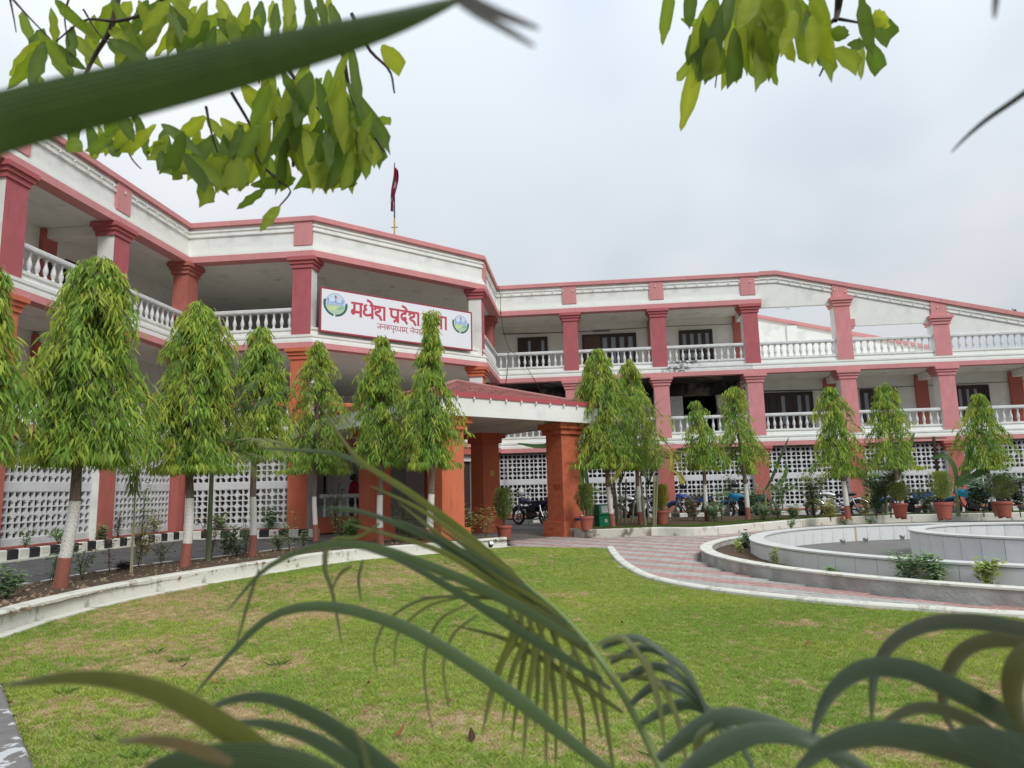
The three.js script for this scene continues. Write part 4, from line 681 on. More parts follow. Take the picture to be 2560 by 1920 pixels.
for (const [bx0, by, tx, ty, cy, hw, seed, label, group, h, o] of [
  [-120, 1312, -62, 555, 985, 95, 11, 'drooping mast tree half out of view beside the broad-crowned one, by the left wing', gl, 0.15, { leaves: 3800, detail: 1, lean: 0.15 }],
  [135, 1268, 172, 545, 990, 122, 12, 'tall broad drooping mast tree with thick whitewashed trunk in front of the left wing', gl, 0.15, { leaves: 6400, detail: 1, lean: 0.18, r: 0.066, bulge: 1.0 }],
  [398, 1225, 418, 648, 1008, 100, 13, 'bushy drooping mast tree beside the slim green palm trunk', gl, 0.15, { leaves: 5200, detail: 1, lean: 0.06, r: 0.064 }],
  [541, 1200, 562, 702, 985, 66, 14, 'narrow mast tree behind the feathery palm fronds', gl, 0.15, { leaves: 3400, detail: 1, lean: 0.1 }],
  [680, 1165, 690, 733, 1015, 70, 15, 'mast tree in front of the low balustrade left of the entrance', gl, 0.12, { leaves: 3400, detail: 1 }],
  [823, 1176, 820, 722, 1000, 64, 16, 'mast tree with slim whitewashed trunk in front of the entrance pillar, below the sign', gl, 0.12, { leaves: 3600, detail: 1, r: 0.065 }],
  [932, 1182, 930, 668, 1002, 64, 17, 'tall pointed mast tree covering part of the sign lettering', gl, 0.12, { point: 0.85, leaves: 3600, detail: 1, r: 0.065 }],
  [1322, 1140, 1293, 748, 1005, 76, 21, 'dense tall mast tree beside the porch corner and green dustbin', gr, 0.19, { leaves: 4600, detail: 1, lean: -0.15, r: 0.062 }],
  [1385, 1135, 1362, 775, 1005, 62, 22, 'mast tree standing just behind the dense one by the palm clump', gr, 0.19, { leaves: 3000, lean: -0.1 }],
  [1530, 1125, 1516, 862, 1010, 46, 23, 'small mast tree by the burnt window bay', gr, 0.19, { leaves: 1700, r: 0.06, lean: -0.12 }],
  [1618, 1122, 1588, 830, 1018, 50, 24, 'small mast tree leaning beside the blue-tailed motorbike', gr, 0.19, { leaves: 2000, r: 0.065, lean: -0.2 }],
  [1832, 1120, 1808, 832, 1025, 56, 25, 'mast tree with whitewashed trunk in front of the silver motorbike', gr, 0.19, { leaves: 2400, r: 0.066, lean: -0.22 }],
  [1950, 1118, 1935, 822, 1008, 52, 26, 'thin mast tree with bare dark trunk behind a potted shrub', gr, 0.19, { leaves: 1900, r: 0.06, lean: -0.15 }],
  [2150, 1110, 2138, 846, 1008, 52, 27, 'mast tree beside the last potted shrub at the fountain end', gr, 0.19, { leaves: 2000, r: 0.06, lean: -0.12 }],
]) { const p = G(bx0, by, h), s = Math.hypot(p.x, p.z) ; mastTree(p, hOf(p, ty, tx), hOf(p, cy, tx), hw * PX / FOCAL * -p.z * 1.0, seed, label, { ...o, leaves: o.leaves * 2.25, group, ll: 0.128 }); }

// ---------------------------------------------------------------- palms, banana plants, shrubs
// one feather frond: midrib curve and two rows of leaflets
function frondInto(bl, tubes, pts, o, R) {
  const c = new THREE.CatmullRomCurve3(pts), n = o.n ?? 34, L = c.getLength();
  tubes.push(taperTube(c.getPoints(10), o.r ?? 0.012, 0.003, 12, 5));
  for (let i = 0; i < n; i++) {
    const t = (o.from ?? 0.18) + (1 - (o.from ?? 0.18)) * (i + 0.5) / n, p = c.getPointAt(t), d = c.getTangentAt(t), side = d.clone().cross(V(0, 1, 0)); if (side.lengthSq() < 1e-4) side.set(1, 0, 0); side.normalize();
    for (const s of [1, -1]) {
      const len = (o.leaf ?? 0.34) * Math.sin(Math.PI * (0.14 + 0.80 * t)) * (0.85 + 0.3 * R()), dir = side.clone().multiplyScalar(s * (o.spread ?? 0.8)).addScaledVector(d, 0.75).add(V(0, o.lift ?? 0.15, 0)).normalize();
      const k = R(); bl.leaf(p, dir, dir.clone().cross(V(0, 1, 0)).normalize(), len, o.w ?? 0.022, o.droop ?? 0.35, mix3(o.c0 ?? [0.07, 0.145, 0.03], o.c1 ?? [0.15, 0.22, 0.04], k).map((v) => v * 1.3), 1, 0, 0.3);
    }
  }
}
function arecaPalm(p, H, fronds, seed, label, o = {}) {
  const R = rng(seed), t = thing('palm', label, 'palm', p, 0, o.group), bl = new Blades(), tubes = [];
  for (let k = 0; k < (o.stems ?? 4); k++) { const a = R() * 6.28, r = (o.stems ?? 4) > 1 ? 0.1 + 0.18 * R() : 0; part('stem', taperTube([[r * Math.cos(a), -0.05, r * Math.sin(a)], [1.4 * r * Math.cos(a), H * 0.22, 1.4 * r * Math.sin(a)], [1.9 * r * Math.cos(a), H * (o.stemH ?? 0.45), 1.9 * r * Math.sin(a)]], o.stemR ?? 0.03, (o.stemR ?? 0.03) * 0.75, 8, 8), o.stemMat ?? std([0.22, 0.21, 0.12], 0.8), t); }
  for (let k = 0; k < fronds; k++) {
    const a = k * 2.4 + R() * 0.8, out = V(Math.cos(a), 0, Math.sin(a)), len = (o.len ?? 1.1) * (0.75 + 0.5 * R()), y0 = H * (o.stemH ?? 0.45) * (0.9 + 0.1 * R()), rise = (H - y0) * (0.55 + 0.5 * R());
    const pts = [0, 0.33, 0.66, 1].map((s) => V(0, y0, 0).addScaledVector(out, len * s * (0.35 + 0.5 * s)).add(V(0, rise * (s * 1.9 - s * s * (0.9 + (o.arch ?? 0.4))), 0)));
    frondInto(bl, tubes, pts, { leaf: 0.32, n: 30, ...o.frond }, R);
  }
  if (fronds) { part('fronds', bl.build(), M.frond, t); part('midribs', join(tubes), greenStem, t); }
  return t;
}
const gp = (x, y, h = 0.19) => G(x, y, h);
{ // slim green-trunked palm between the mast trees, with two long feathery fronds
  const p = gp(450, 1208, 0.15), t = arecaPalm(p, 3.1, 0, 41, 'slim green ringed palm trunk with dark feathery fronds among the mast trees', { stems: 1, stemH: 0.5, stemR: 0.05, stemMat: std([0.17, 0.21, 0.10], 0.75, { map: rep(mottle, 3) }) });
  const bl = new Blades(), tubes = [], R = rng(42), d = -p.z, L = (x, y, dz = 0) => At(x, y, (d + dz) / -ray(x, y).dot(V(0, 0, 1)) * 1).sub(p);
  const top = L(470, 985);
  for (const [pts, dark] of [[[[470, 985], [495, 930], [525, 880], [580, 858]], 1], [[[470, 985], [455, 930], [400, 905], [330, 945]], 1], [[[470, 985], [520, 955], [570, 948], [622, 985]], 0], [[[470, 985], [480, 900], [500, 850], [545, 825]], 1], [[[470, 985], [500, 975], [540, 985], [565, 1030]], 0]])
    frondInto(bl, tubes, pts.map(([x, y], i) => L(x, y, -0.15 - i * 0.3)), { leaf: 0.5, n: 50, w: 0.02, lift: 0.05, spread: 1.1, droop: 0.2, from: 0.1, ...(dark ? { c0: [0.03, 0.065, 0.03], c1: [0.06, 0.11, 0.045] } : { c0: [0.12, 0.16, 0.04], c1: [0.22, 0.23, 0.06] }) }, R);
  part('fronds', bl.build(), M.frond, t); part('midribs', join(tubes), greenStem, t);
}
arecaPalm(gp(1345, 1130), 3.0, 16, 43, 'yellowish clump palm with several thin trunks beside the dense mast tree', { stems: 6, stemH: 0.42, len: 1.6, frond: { c0: [0.15, 0.19, 0.03], c1: [0.30, 0.28, 0.04], leaf: 0.36, n: 34 } });
arecaPalm(gp(1405, 1128), 2.8, 14, 44, 'clump palm with arching fronds in front of the second brick column', { stems: 4, stemH: 0.4, len: 1.5, frond: { c0: [0.10, 0.17, 0.03], c1: [0.24, 0.25, 0.04] } });
{ // tall yellow-green palm whose fronds arch out to the right of the dense mast tree
  const p = gp(1402, 1139), t = arecaPalm(p, 2.4, 0, 45, 'tall yellow-green feather palm arching out beside the dense mast tree', { stems: 3, stemH: 0.55, stemR: 0.035 });
  const bl = new Blades(), tubes = [], R = rng(46), d = -p.z, L = (x, y, dz = 0) => At(x, y, (d + dz) / -ray(x, y).z).sub(p);
  for (const [pts, k] of [[[[1393, 1030], [1384, 960], [1376, 900], [1392, 850]], 0], [[[1393, 1030], [1402, 950], [1420, 900], [1442, 898], [1460, 930]], 0], [[[1393, 1030], [1415, 985], [1440, 968], [1458, 1000], [1462, 1035]], 1], [[[1393, 1030], [1368, 960], [1348, 915], [1332, 900]], 0], [[[1393, 1030], [1425, 1010], [1455, 1015], [1478, 1040]], 1], [[[1393, 1030], [1360, 1000], [1335, 1010], [1318, 1040]], 1], [[[1393, 1030], [1398, 955], [1412, 880], [1432, 862]], 0], [[[1393, 1030], [1372, 1000], [1352, 965], [1335, 965]], 0]])
    frondInto(bl, tubes, pts.map(([x, y], i) => L(x, y, (i - 1) * -0.14)), { leaf: 0.5, n: 40, w: 0.022, lift: 0.1, spread: 0.9, droop: 0.35, from: 0.12, ...(k ? { c0: [0.20, 0.20, 0.03], c1: [0.38, 0.32, 0.05] } : { c0: [0.13, 0.20, 0.03], c1: [0.28, 0.32, 0.05] }) }, R);
  part('fronds', bl.build(), M.frond, t); part('midribs', join(tubes), greenStem, t);
}
const gs = 'small palms in the strip by the motorbikes';
for (const [x, y, H, k, lab] of [[1590, 1108, 1.15, 51, 'small palm between the motorbikes with helmets'], [1690, 1106, 1.35, 52, 'palm with bunched pale stems left of the silver motorbike'], [1905, 1104, 1.3, 53, 'palm behind the rear wheel of the silver motorbike'], [2110, 1103, 1.45, 54, 'dark palm beside the teal motorbike'], [2195, 1102, 1.4, 55, 'dark palm beyond the last potted shrub'], [1270, 1122, 1.5, 56, 'young palm behind the green dustbin']]) arecaPalm(gp(x, y), H, 9, k, lab, { stems: 3, stemH: 0.35, len: 0.85, group: gs, frond: { leaf: 0.3, n: 24, c0: [0.06, 0.13, 0.03], c1: [0.16, 0.22, 0.05] } });
function bananaLeaf(bl, pts, w, c) { const cv = new THREE.CatmullRomCurve3(pts), n = 12; let prev = null; const start = bl.n; for (let i = 0; i <= n; i++) { const t = i / n, p = cv.getPointAt(t), d = cv.getTangentAt(t), s = d.clone().cross(V(0.3, 0.2, 1)).normalize(), k = w * Math.sin(Math.PI * (0.06 + 0.92 * t)) ** 0.6 / 2, up2 = s.clone().cross(d).multiplyScalar(0.3 * k); const row = [p.clone().addScaledVector(s, k).add(up2), p, p.clone().addScaledVector(s, -k).add(up2)].map((q) => { bl.p.push(q.x, q.y, q.z); bl.c.push(...c.map((v) => v * (0.92 + 0.16 * hash(i, start, 3)))); return bl.n++; }); if (prev) bl.i.push(prev[0], row[0], row[1], prev[0], row[1], prev[1], prev[1], row[1], row[2], prev[1], row[2], prev[2]); prev = row; } }
function banana(p, leaves, label, group) {
  const t = thing('banana_plant', label, 'plant', p, 0, group), d = -p.z;
  part('stem', taperTube([[0, -0.05, 0], [0.02, 0.4, 0], [0.01, 0.85, 0]], 0.06, 0.035, 8, 8), std([0.24, 0.27, 0.12], 0.7), t);
  for (const [pts, w, c] of leaves) { const bl = new Blades(); bananaLeaf(bl, [V(0.01, 0.8, 0), ...pts.map(([x, y], i) => At(x, y, (d + 0.1 * i) / -ray(x, y).z).sub(p))], w, c ?? [0.055, 0.12, 0.03]); part('leaf', bl.build(), M.frond, t); }
}
const gb = 'banana plants in the planted strip';
banana(gp(1275, 1125), [[[[1255, 1040], [1262, 990], [1275, 950]], 0.22, [0.10, 0.19, 0.035]], [[[1250, 980], [1210, 955], [1170, 965], [1118, 958]], 0.20]], 'banana plant with one torn leaf reaching left under the porch roof', gb);
banana(gp(1655, 1118), [[[[1668, 1030], [1686, 985], [1704, 945]], 0.11, [0.07, 0.12, 0.06]]], 'banana plant with a dark upright leaf beside the second brick column', gb);
banana(gp(1915, 1115), [[[[1925, 1040], [1942, 985], [1948, 925]], 0.2], [[[1945, 1010], [1965, 960], [1975, 935]], 0.22, [0.045, 0.10, 0.03]]], 'banana plant with two broad dark leaves behind the silver motorbike', gb);
banana(gp(2070, 1112), [[[[2085, 1020], [2092, 975], [2105, 945]], 0.3, [0.09, 0.17, 0.04]], [[[2100, 1030], [2150, 1000], [2185, 985]], 0.22], [[[2060, 1010], [2040, 985], [2010, 990]], 0.2]], 'banana plant with a bright torn leaf by the brown post', gb);
banana(gp(1665, 1104), [[[[1688, 1040], [1698, 1015], [1696, 995]], 0.18, [0.07, 0.14, 0.035]]], 'banana plant with a folded leaf in front of a brick column', gb);
// bushes: stems with small leaves, optionally flowers
function bush(name, p, H, W, n, seed, label, cat, o = {}) {
  const R = rng(seed), t = thing(name, label, cat, p, 0, o.group), bl = new Blades(), st = [], fl = new Blades(), ends = [];
  n = Math.round(n * 2.6); const ns = o.stems ?? 6;
  for (let k = 0; k < ns; k++) { const a = R() * 6.28, r = W * (0.3 + 0.7 * R()) * 0.5, h = H * (0.6 + 0.4 * R()), e = V(r * Math.cos(a), h, r * Math.sin(a)), m = V(e.x * 0.35 + (R() - 0.5) * 0.05, h * 0.55, e.z * 0.35); st.push(tube([V((R() - 0.5) * 0.04, -0.04, (R() - 0.5) * 0.04), m, e], o.sr ?? 0.0045, 5, 4)); ends.push([m, e]); }
  for (let k = 0; k < n; k++) {
    const [m, e] = ends[Math.floor(R() * ns)], s = (o.low ?? 0.15) + (1 - (o.low ?? 0.15)) * R(), q = (s < 0.5 ? m.clone().multiplyScalar(s * 2) : m.clone().lerp(e, s * 2 - 1)).add(V((R() - 0.5), (R() - 0.5) * 0.5, (R() - 0.5)).multiplyScalar((0.3 * W + 0.04) * (o.airy ?? 1))), a = R() * 6.28, up2 = o.upright ?? 0.3, d = V(Math.cos(a), up2 + (R() - 0.4) * 0.8, Math.sin(a)).normalize(), L = (o.leaf ?? 0.07) * 1.15 * (0.6 + 0.8 * R());
    bl.leaf(q, d, V(-Math.sin(a), 0.2 * (R() - 0.5), Math.cos(a)).normalize(), L, L * (o.wide ?? 0.5), 0.3, mix3(o.c0 ?? [0.06, 0.13, 0.035], o.c1 ?? [0.15, 0.24, 0.055], R()).map((v) => v * 1.85), o.detail ?? 1, 0, 0.2);
  }
  part('leaves', bl.build(), M.leaf, t); part('stems', join(st), o.stemMat ?? stemMat, t);
  for (let k = 0; k < (o.flowers ?? 0); k++) { const f = new Blades(), [, e] = ends[k % ns], q = e.clone().add(V((R() - 0.5) * 0.1, (R() - 0.2) * 0.08, (R() - 0.5) * 0.1)); for (let j = 0; j < 9; j++) { const a = j * 2.4, d = V(Math.cos(a), 0.3 + 0.09 * j, Math.sin(a)).normalize(); f.leaf(q, d, V(-Math.sin(a), 0, Math.cos(a)), (o.fs ?? 0.055), (o.fs ?? 0.055) * 0.9, 0.2, (o.fc ?? [0.42, 0.02, 0.03]).map((v) => v * (0.7 + 0.5 * R())), 0, 0, 0.3); } part('flower', f.build(), M.petal, t); }
  return t;
}
// plants of the tree bed: thin rose bushes, young shrubs
const gbed = 'flowering plants in the tree bed';
for (const [x, y, H, W, n, lab, o] of [
  [300, 1222, 0.62, 0.5, 90, 'yellow-green shrub with reddish tips beside the bamboo stake', { c0: [0.14, 0.17, 0.03], c1: [0.34, 0.26, 0.04], leaf: 0.07 }],
  [236, 1238, 0.75, 0.3, 22, 'thin leaning shrub stem with a few red leaves left of the bamboo stake', { stems: 2, c0: [0.16, 0.06, 0.04], c1: [0.09, 0.12, 0.04] }],
  [175, 1250, 0.45, 0.4, 36, 'straggly rose with red buds beside the broad whitewashed trunk', { stems: 4, flowers: 2, fc: [0.40, 0.04, 0.03] }],
  [110, 1258, 0.5, 0.45, 30, 'bare rose bush with orange bud by the road edge', { stems: 4, flowers: 1, fc: [0.42, 0.12, 0.03] }],
  [12, 1292, 0.34, 0.35, 110, 'round leafy green bush at the end of the low white wall', { leaf: 0.06 }],
  [350, 1216, 0.42, 0.5, 40, 'sparse rose shrub with reddish shoots before the asphalt', { stems: 5, c0: [0.08, 0.14, 0.03], c1: [0.20, 0.14, 0.05] }],
  [268, 1232, 0.12, 0.24, 60, 'low dark maroon foliage plant at the foot of the bamboo stake', { stems: 5, c0: [0.03, 0.008, 0.012], c1: [0.07, 0.02, 0.025], leaf: 0.07 }],
  [490, 1204, 0.5, 0.5, 70, 'narrow-leaved oleander shrub between the palm trunk and the next tree', { wide: 0.2, leaf: 0.13, upright: 0.9, c0: [0.06, 0.11, 0.05], c1: [0.12, 0.17, 0.07] }],
  [455, 1204, 0.75, 0.45, 80, 'tall red-tipped rose around the green palm trunk', { c0: [0.10, 0.15, 0.03], c1: [0.24, 0.14, 0.05], flowers: 3 }],
  [512, 1196, 0.2, 0.3, 40, 'low dark plant on the soil in front of the oleander', { c0: [0.02, 0.02, 0.015], c1: [0.05, 0.05, 0.03] }],
  [530, 1192, 0.62, 0.35, 50, 'leafy rose climbing the narrow tree trunk', { c0: [0.10, 0.15, 0.03], c1: [0.22, 0.2, 0.05] }],
  [602, 1185, 0.32, 0.34, 120, 'compact bush with small pink flowers', { leaf: 0.05, flowers: 4, fc: [0.5, 0.05, 0.12] }],
  [625, 1188, 0.75, 0.5, 30, 'tall thin-stemmed rose behind the pink-flowered bush', { stems: 4 }],
  [655, 1178, 0.3, 0.25, 50, 'small upright green seedling in the tree bed', { leaf: 0.06 }],
  [735, 1166, 0.85, 0.6, 60, 'leaning shrub with dark stem in front of the low balustrade', { stems: 4, sr: 0.012 }],
  [760, 1168, 0.4, 0.4, 60, 'strap-leaved plant at the foot of the leaning shrub', { wide: 0.12, leaf: 0.25, upright: 1.1 }],
  [872, 1168, 0.85, 0.55, 60, 'tall rose bush with bright red blooms in front of the doorway', { stems: 8, flowers: 9, fc: [0.55, 0.02, 0.02], c0: [0.13, 0.17, 0.03], c1: [0.26, 0.25, 0.05] }],
  [905, 1170, 0.75, 0.45, 50, 'second red rose bush by the doorway steps', { stems: 6, flowers: 3, fc: [0.55, 0.02, 0.02] }],
  [1012, 1165, 0.75, 0.5, 70, 'rose bush with small red flowers beside the right porch pillar', { stems: 7, flowers: 6, fc: [0.5, 0.05, 0.03], c0: [0.13, 0.18, 0.03], c1: [0.28, 0.27, 0.05] }],
  [1050, 1164, 0.7, 0.6, 60, 'thin yellowing rose between pillar and potted conifer', { stems: 6, flowers: 3, fc: [0.5, 0.1, 0.05], c0: [0.16, 0.18, 0.03], c1: [0.3, 0.26, 0.05] }],
]) bush('rose_bush', G(x, y, 0.12), H * 1.1, W * 1.15, n * 1.5, x + 7, lab, 'shrub', { ...o, group: gbed });
// shrubs at the foot of the left wing
const gf = 'shrubs at the foot of the left wing';
for (const [u, v, H, W, n, lab, o] of [[-8.6, 15.3, 0.5, 0.4, 60, 'dark rose shrub against the breeze-block wall at the kerb end', {}], [-8.6, 12.9, 0.45, 0.45, 140, 'round dark leafy bush behind the broad whitewashed trunk', { leaf: 0.08 }], [-8.6, 12.2, 0.85, 0.35, 90, 'upright dark red shrub before the brick column', { c0: [0.06, 0.03, 0.03], c1: [0.08, 0.12, 0.04] }], [-8.6, 11.2, 1.5, 0.6, 60, 'tall shrub with purple blooms before the breeze-block wall', { stems: 4, flowers: 2, fc: [0.22, 0.06, 0.26], leaf: 0.1 }], [-8.6, 10.6, 0.8, 0.7, 160, 'spreading yellow-variegated bush by the kerb corner', { leaf: 0.11, wide: 0.3, c0: [0.08, 0.13, 0.04], c1: [0.36, 0.32, 0.08] }], [-8.6, 14.3, 0.4, 0.5, 26, 'small young palm-like plant at the kerb', { wide: 0.08, leaf: 0.3, upright: 0.8 }], [-7.4, 9.3, 0.6, 0.5, 70, 'low broad-leaved plant below the breeze blocks left of the entrance', { leaf: 0.16 }], [-5.8, 9.3, 0.75, 0.5, 80, 'leafy plant beside the terracotta corner column', { leaf: 0.14 }], [-3.9, 9.0, 1.5, 0.5, 90, 'tall bougainvillea with pink blooms before the low balustrade', { flowers: 6, fc: [0.30, 0.07, 0.20], stems: 4, sr: 0.012 }]]) bush('wall_shrub', B(u, v, 0.18), H, W, n, Math.round(u * 31 + v * 17) + 900, lab, 'shrub', { ...o, group: gf });
// shrubs of the right strip
const gx = 'shrubs among the parked motorbikes';
for (const [x, y, H, W, n, lab, o] of [[1500, 1121, 0.85, 0.75, 150, 'reddish-green shrub in front of the motorbike with the black helmet', { c0: [0.09, 0.12, 0.04], c1: [0.26, 0.17, 0.07] }], [1545, 1122, 0.5, 0.6, 120, 'low shrub between two mast trees of the strip', {}], [1650, 1121, 0.45, 0.5, 130, 'small round green bush before the teal-tailed motorbike', { leaf: 0.06 }], [1680, 1118, 1.0, 0.6, 130, 'leafy rose with magenta flowers beside the brick column', { flowers: 3, fc: [0.26, 0.02, 0.16], fs: 0.06 }], [1715, 1119, 0.4, 0.4, 110, 'leafy green sapling by the black-and-white kerb', { c0: [0.08, 0.16, 0.04] }], [1795, 1120, 0.55, 0.55, 130, 'yellow-green bush before the silver motorbike engine', { c0: [0.16, 0.2, 0.03], c1: [0.32, 0.3, 0.05] }], [1560, 1119, 0.95, 0.5, 60, 'thin upright shrub behind the small mast tree', {}], [1870, 1116, 0.75, 0.4, 80, 'slender shrub behind the silver rear mudguard', { c0: [0.12, 0.15, 0.03], c1: [0.28, 0.24, 0.05] }], [1893, 1112, 1.1, 0.8, 240, 'feathery grey-green cypress-leaved shrub left of a potted shrub', { wide: 0.13, leaf: 0.2, upright: 0.9, c0: [0.06, 0.11, 0.05], c1: [0.13, 0.18, 0.08], stems: 9 }], [1925, 1112, 1.5, 0.9, 300, 'tall feathery oleander behind the potted shrub', { wide: 0.12, leaf: 0.2, upright: 0.6, c0: [0.07, 0.13, 0.05], c1: [0.15, 0.2, 0.09], stems: 10, low: 0.4 }], [2000, 1108, 0.75, 0.7, 300, 'dark dense bush behind the bright blue motorbike', { leaf: 0.06, c0: [0.03, 0.07, 0.02], c1: [0.08, 0.13, 0.03] }], [2125, 1110, 1.0, 0.7, 150, 'tall dark leafy shrub beside the brown post', { leaf: 0.14, c0: [0.03, 0.07, 0.03], c1: [0.08, 0.14, 0.04], stems: 8, low: 0.4 }], [2205, 1110, 1.05, 0.7, 150, 'tall dark shrub at the far end of the strip', { leaf: 0.14, c0: [0.03, 0.07, 0.03], c1: [0.09, 0.14, 0.05], low: 0.3 }], [1440, 1128, 0.45, 0.45, 120, 'pale leafy bush behind the whitewashed trunks', { c0: [0.07, 0.13, 0.05] }], [1630, 1106, 0.9, 0.6, 160, 'leafy climbing shrub before the breeze blocks', { leaf: 0.08 }], [1755, 1108, 1.25, 0.8, 240, 'tall mixed shrub behind the wooden stake', { leaf: 0.13, wide: 0.3, c0: [0.07, 0.13, 0.03], c1: [0.2, 0.24, 0.06] }], [1570, 1104, 1.2, 0.7, 150, 'dark rounded shrub against the brick column', { leaf: 0.1, c0: [0.03, 0.08, 0.025], c1: [0.08, 0.14, 0.035] }]]) bush('strip_shrub', gp(x, y + 4), H * 1.2, W * 1.25, n * 2, x + 13, lab, 'shrub', { ...o, group: gx });
// plants of the fountain's ring bed
const gq = 'seedlings in the fountain bed';
for (const [x, y, H, W, n, lab, o] of [[1692, 1195, 0.16, 0.14, 26, 'pale seedling standing by the tiled pool wall', { c0: [0.16, 0.22, 0.04], c1: [0.3, 0.32, 0.07], leaf: 0.05, upright: 0.7, stems: 2 }], [1780, 1217, 0.22, 0.13, 34, 'upright green seedling near the tile joint', { leaf: 0.05, upright: 0.7, stems: 2, c0: [0.12, 0.18, 0.04], c1: [0.2, 0.25, 0.06] }], [1990, 1252, 0.3, 0.34, 90, 'dark leafy rose bush at the foot of the pool wall', { leaf: 0.06, stems: 5 }], [2052, 1256, 0.28, 0.24, 110, 'bushy dark green sapling next to the rose bush', { leaf: 0.06 }], [2140, 1270, 0.26, 0.2, 44, 'yellow-green sapling by the stained tiles', { leaf: 0.07, upright: 0.8, stems: 3, c0: [0.13, 0.19, 0.04], c1: [0.26, 0.3, 0.06] }], [1618, 1182, 0.22, 0.16, 60, 'small rose with a dark red flower at the narrow end of the bed', { flowers: 2, fc: [0.25, 0.01, 0.02] }], [1637, 1184, 0.14, 0.2, 26, 'withered small rose in the fountain bed', { c0: [0.05, 0.07, 0.02], c1: [0.1, 0.08, 0.04], stems: 4 }], [1600, 1178, 0.12, 0.16, 50, 'tuft of bright green leaves at the tip of the bed', { c0: [0.14, 0.24, 0.03], c1: [0.22, 0.3, 0.05], leaf: 0.06 }], [1858, 1235, 0.08, 0.1, 20, 'tiny dark seedling against the pool tiles', {}]]) bush('seedling', (() => { const q = G(x, y, 0.085), dx = q.x - FC[0], dz = q.z - FC[1], r = Math.hypot(dx, dz), k = Math.min(5.1, Math.max(4.74, r)) / r; return V(FC[0] + dx * k, 0.08, FC[1] + dz * k); })(), H * 1.25, W * 1.25, n * 1.4, x + 3, lab, 'plant', { ...o, group: gq, sr: 0.004 });
for (const [x, y, lab, fc] of [[1825, 1138, 'red-flowered plant on the low white wall behind the pool', [0.5, 0.03, 0.03]], [1880, 1136, 'small dark seedling behind the far pool rim', null], [1708, 1140, 'sprawling weed on the white wall beside the path', null]]) bush('wall_plant', (() => { const p = G(x, y, 0.2); return p; })(), 0.22, 0.3, 50, x, lab, 'plant', { flowers: fc ? 7 : 0, fc, leaf: 0.06 });
// potted shrubs
const potG = lathe([[0.001, 0], [0.13, 0], [0.135, 0.02], [0.175, 0.30], [0.19, 0.30], [0.195, 0.36], [0.175, 0.365], [0.165, 0.33], [0.001, 0.32]], 24), potMat = std([0.42, 0.115, 0.075], 0.75, { map: rep(mottle, 3) });
function pottedShrub(p, s, H, W, seed, label, o = {}) {
  const t = thing('potted_shrub', label, 'potted plant', p, 0, 'potted shrubs round the court'), R = rng(seed);
  const pot = part('pot', potG, potMat, t); pot.scale.setScalar(s); part('soil', new THREE.CircleGeometry(0.165 * s, 16).rotateX(-Math.PI / 2).translate(0, 0.325 * s, 0), M.soil, t);
  for (let k = 0; k < 4; k++) { const f = part('pot_foot', new THREE.BoxGeometry(0.04, 0.03, 0.04), potMat, pot); f.position.set(0.11 * Math.cos(k * 1.57), -0.012, 0.11 * Math.sin(k * 1.57)); }
  const bl = new Blades(), st = [];
  for (let k = 0; k < 7; k++) { const a = R() * 6.28; st.push(tube([V(0.02 * Math.cos(a), 0.3 * s, 0.02 * Math.sin(a)), V(0.08 * W * Math.cos(a), 0.3 * s + H * 0.35, 0.08 * W * Math.sin(a)), V(0.3 * W * Math.cos(a), 0.3 * s + H * 0.75, 0.3 * W * Math.sin(a))], 0.008, 5, 4)); }
  const n = o.n ?? 2600;
  for (let k = 0; k < n; k++) {                                      // flat sprays of tiny scale leaves, standing upright
    const f = Math.pow(R(), 0.8), yy = lerp(o.low ?? 0.18, 1, f), pr = (o.round ? Math.sqrt(Math.max(0.02, 1 - ((yy - 0.56) / 0.46) ** 2)) : Math.sin(Math.PI * Math.min(1, 0.22 + 0.80 * (1 - yy) * 0.95)) ** 0.7) * W / 2, a = R() * 6.28, r = pr * Math.pow(R(), 0.38) * (0.85 + 0.28 * Math.sin(a * 4 + seed + yy * 9));
    const q = V(r * Math.cos(a), 0.33 * s + yy * H - 0.03, r * Math.sin(a)), d = V(Math.cos(a) * 0.5 + (R() - 0.5) * 0.6, 1, Math.sin(a) * 0.5 + (R() - 0.5) * 0.6).normalize(), L = (o.leaf ?? 0.075) * (0.6 + 0.7 * R());
    bl.leaf(q, d, V(-Math.sin(a + R()), 0, Math.cos(a + R())), L, L * (o.wide ?? 0.26), 0.05, mix3(o.c0 ?? [0.07, 0.12, 0.025], o.c1 ?? [0.17, 0.20, 0.04], R() * 0.6 + 0.4 * vnoise(a * 1.5 + 9, yy * 5 + 9, 99, seed)).map((v) => v * 1.5), 0, 0, 0.2, 0.5);
  }
  part('foliage', bl.build(), M.leaf, t); part('stems', join(st), stemMat, t);
}
pottedShrub(G(1090, 1168, 0.02), 1.0, 0.92, 0.48, 1, 'tall oval conifer in a terracotta pot at the end of the low white wall');
pottedShrub(gp(1268, 1146), 0.95, 0.82, 0.46, 2, 'oval conifer in a red pot at the porch pillar, next to the green dustbin');
pottedShrub(gp(1431, 1133), 1.05, 0.74, 0.44, 3, 'square-leaved yellowish shrub in a red pot beside the clump palm', { c0: [0.10, 0.14, 0.02], c1: [0.30, 0.26, 0.04], wide: 0.5, leaf: 0.06 });
pottedShrub(gp(1946, 1118), 1.1, 0.62, 0.62, 4, 'round grey-green conifer in a pot before the bright blue motorbike', { round: true });
pottedShrub(gp(2041, 1121), 1.2, 0.85, 0.6, 5, 'lopsided yellow-green conifer with a pale bare stem in a large pot', { c0: [0.10, 0.16, 0.025], c1: [0.24, 0.28, 0.05] });
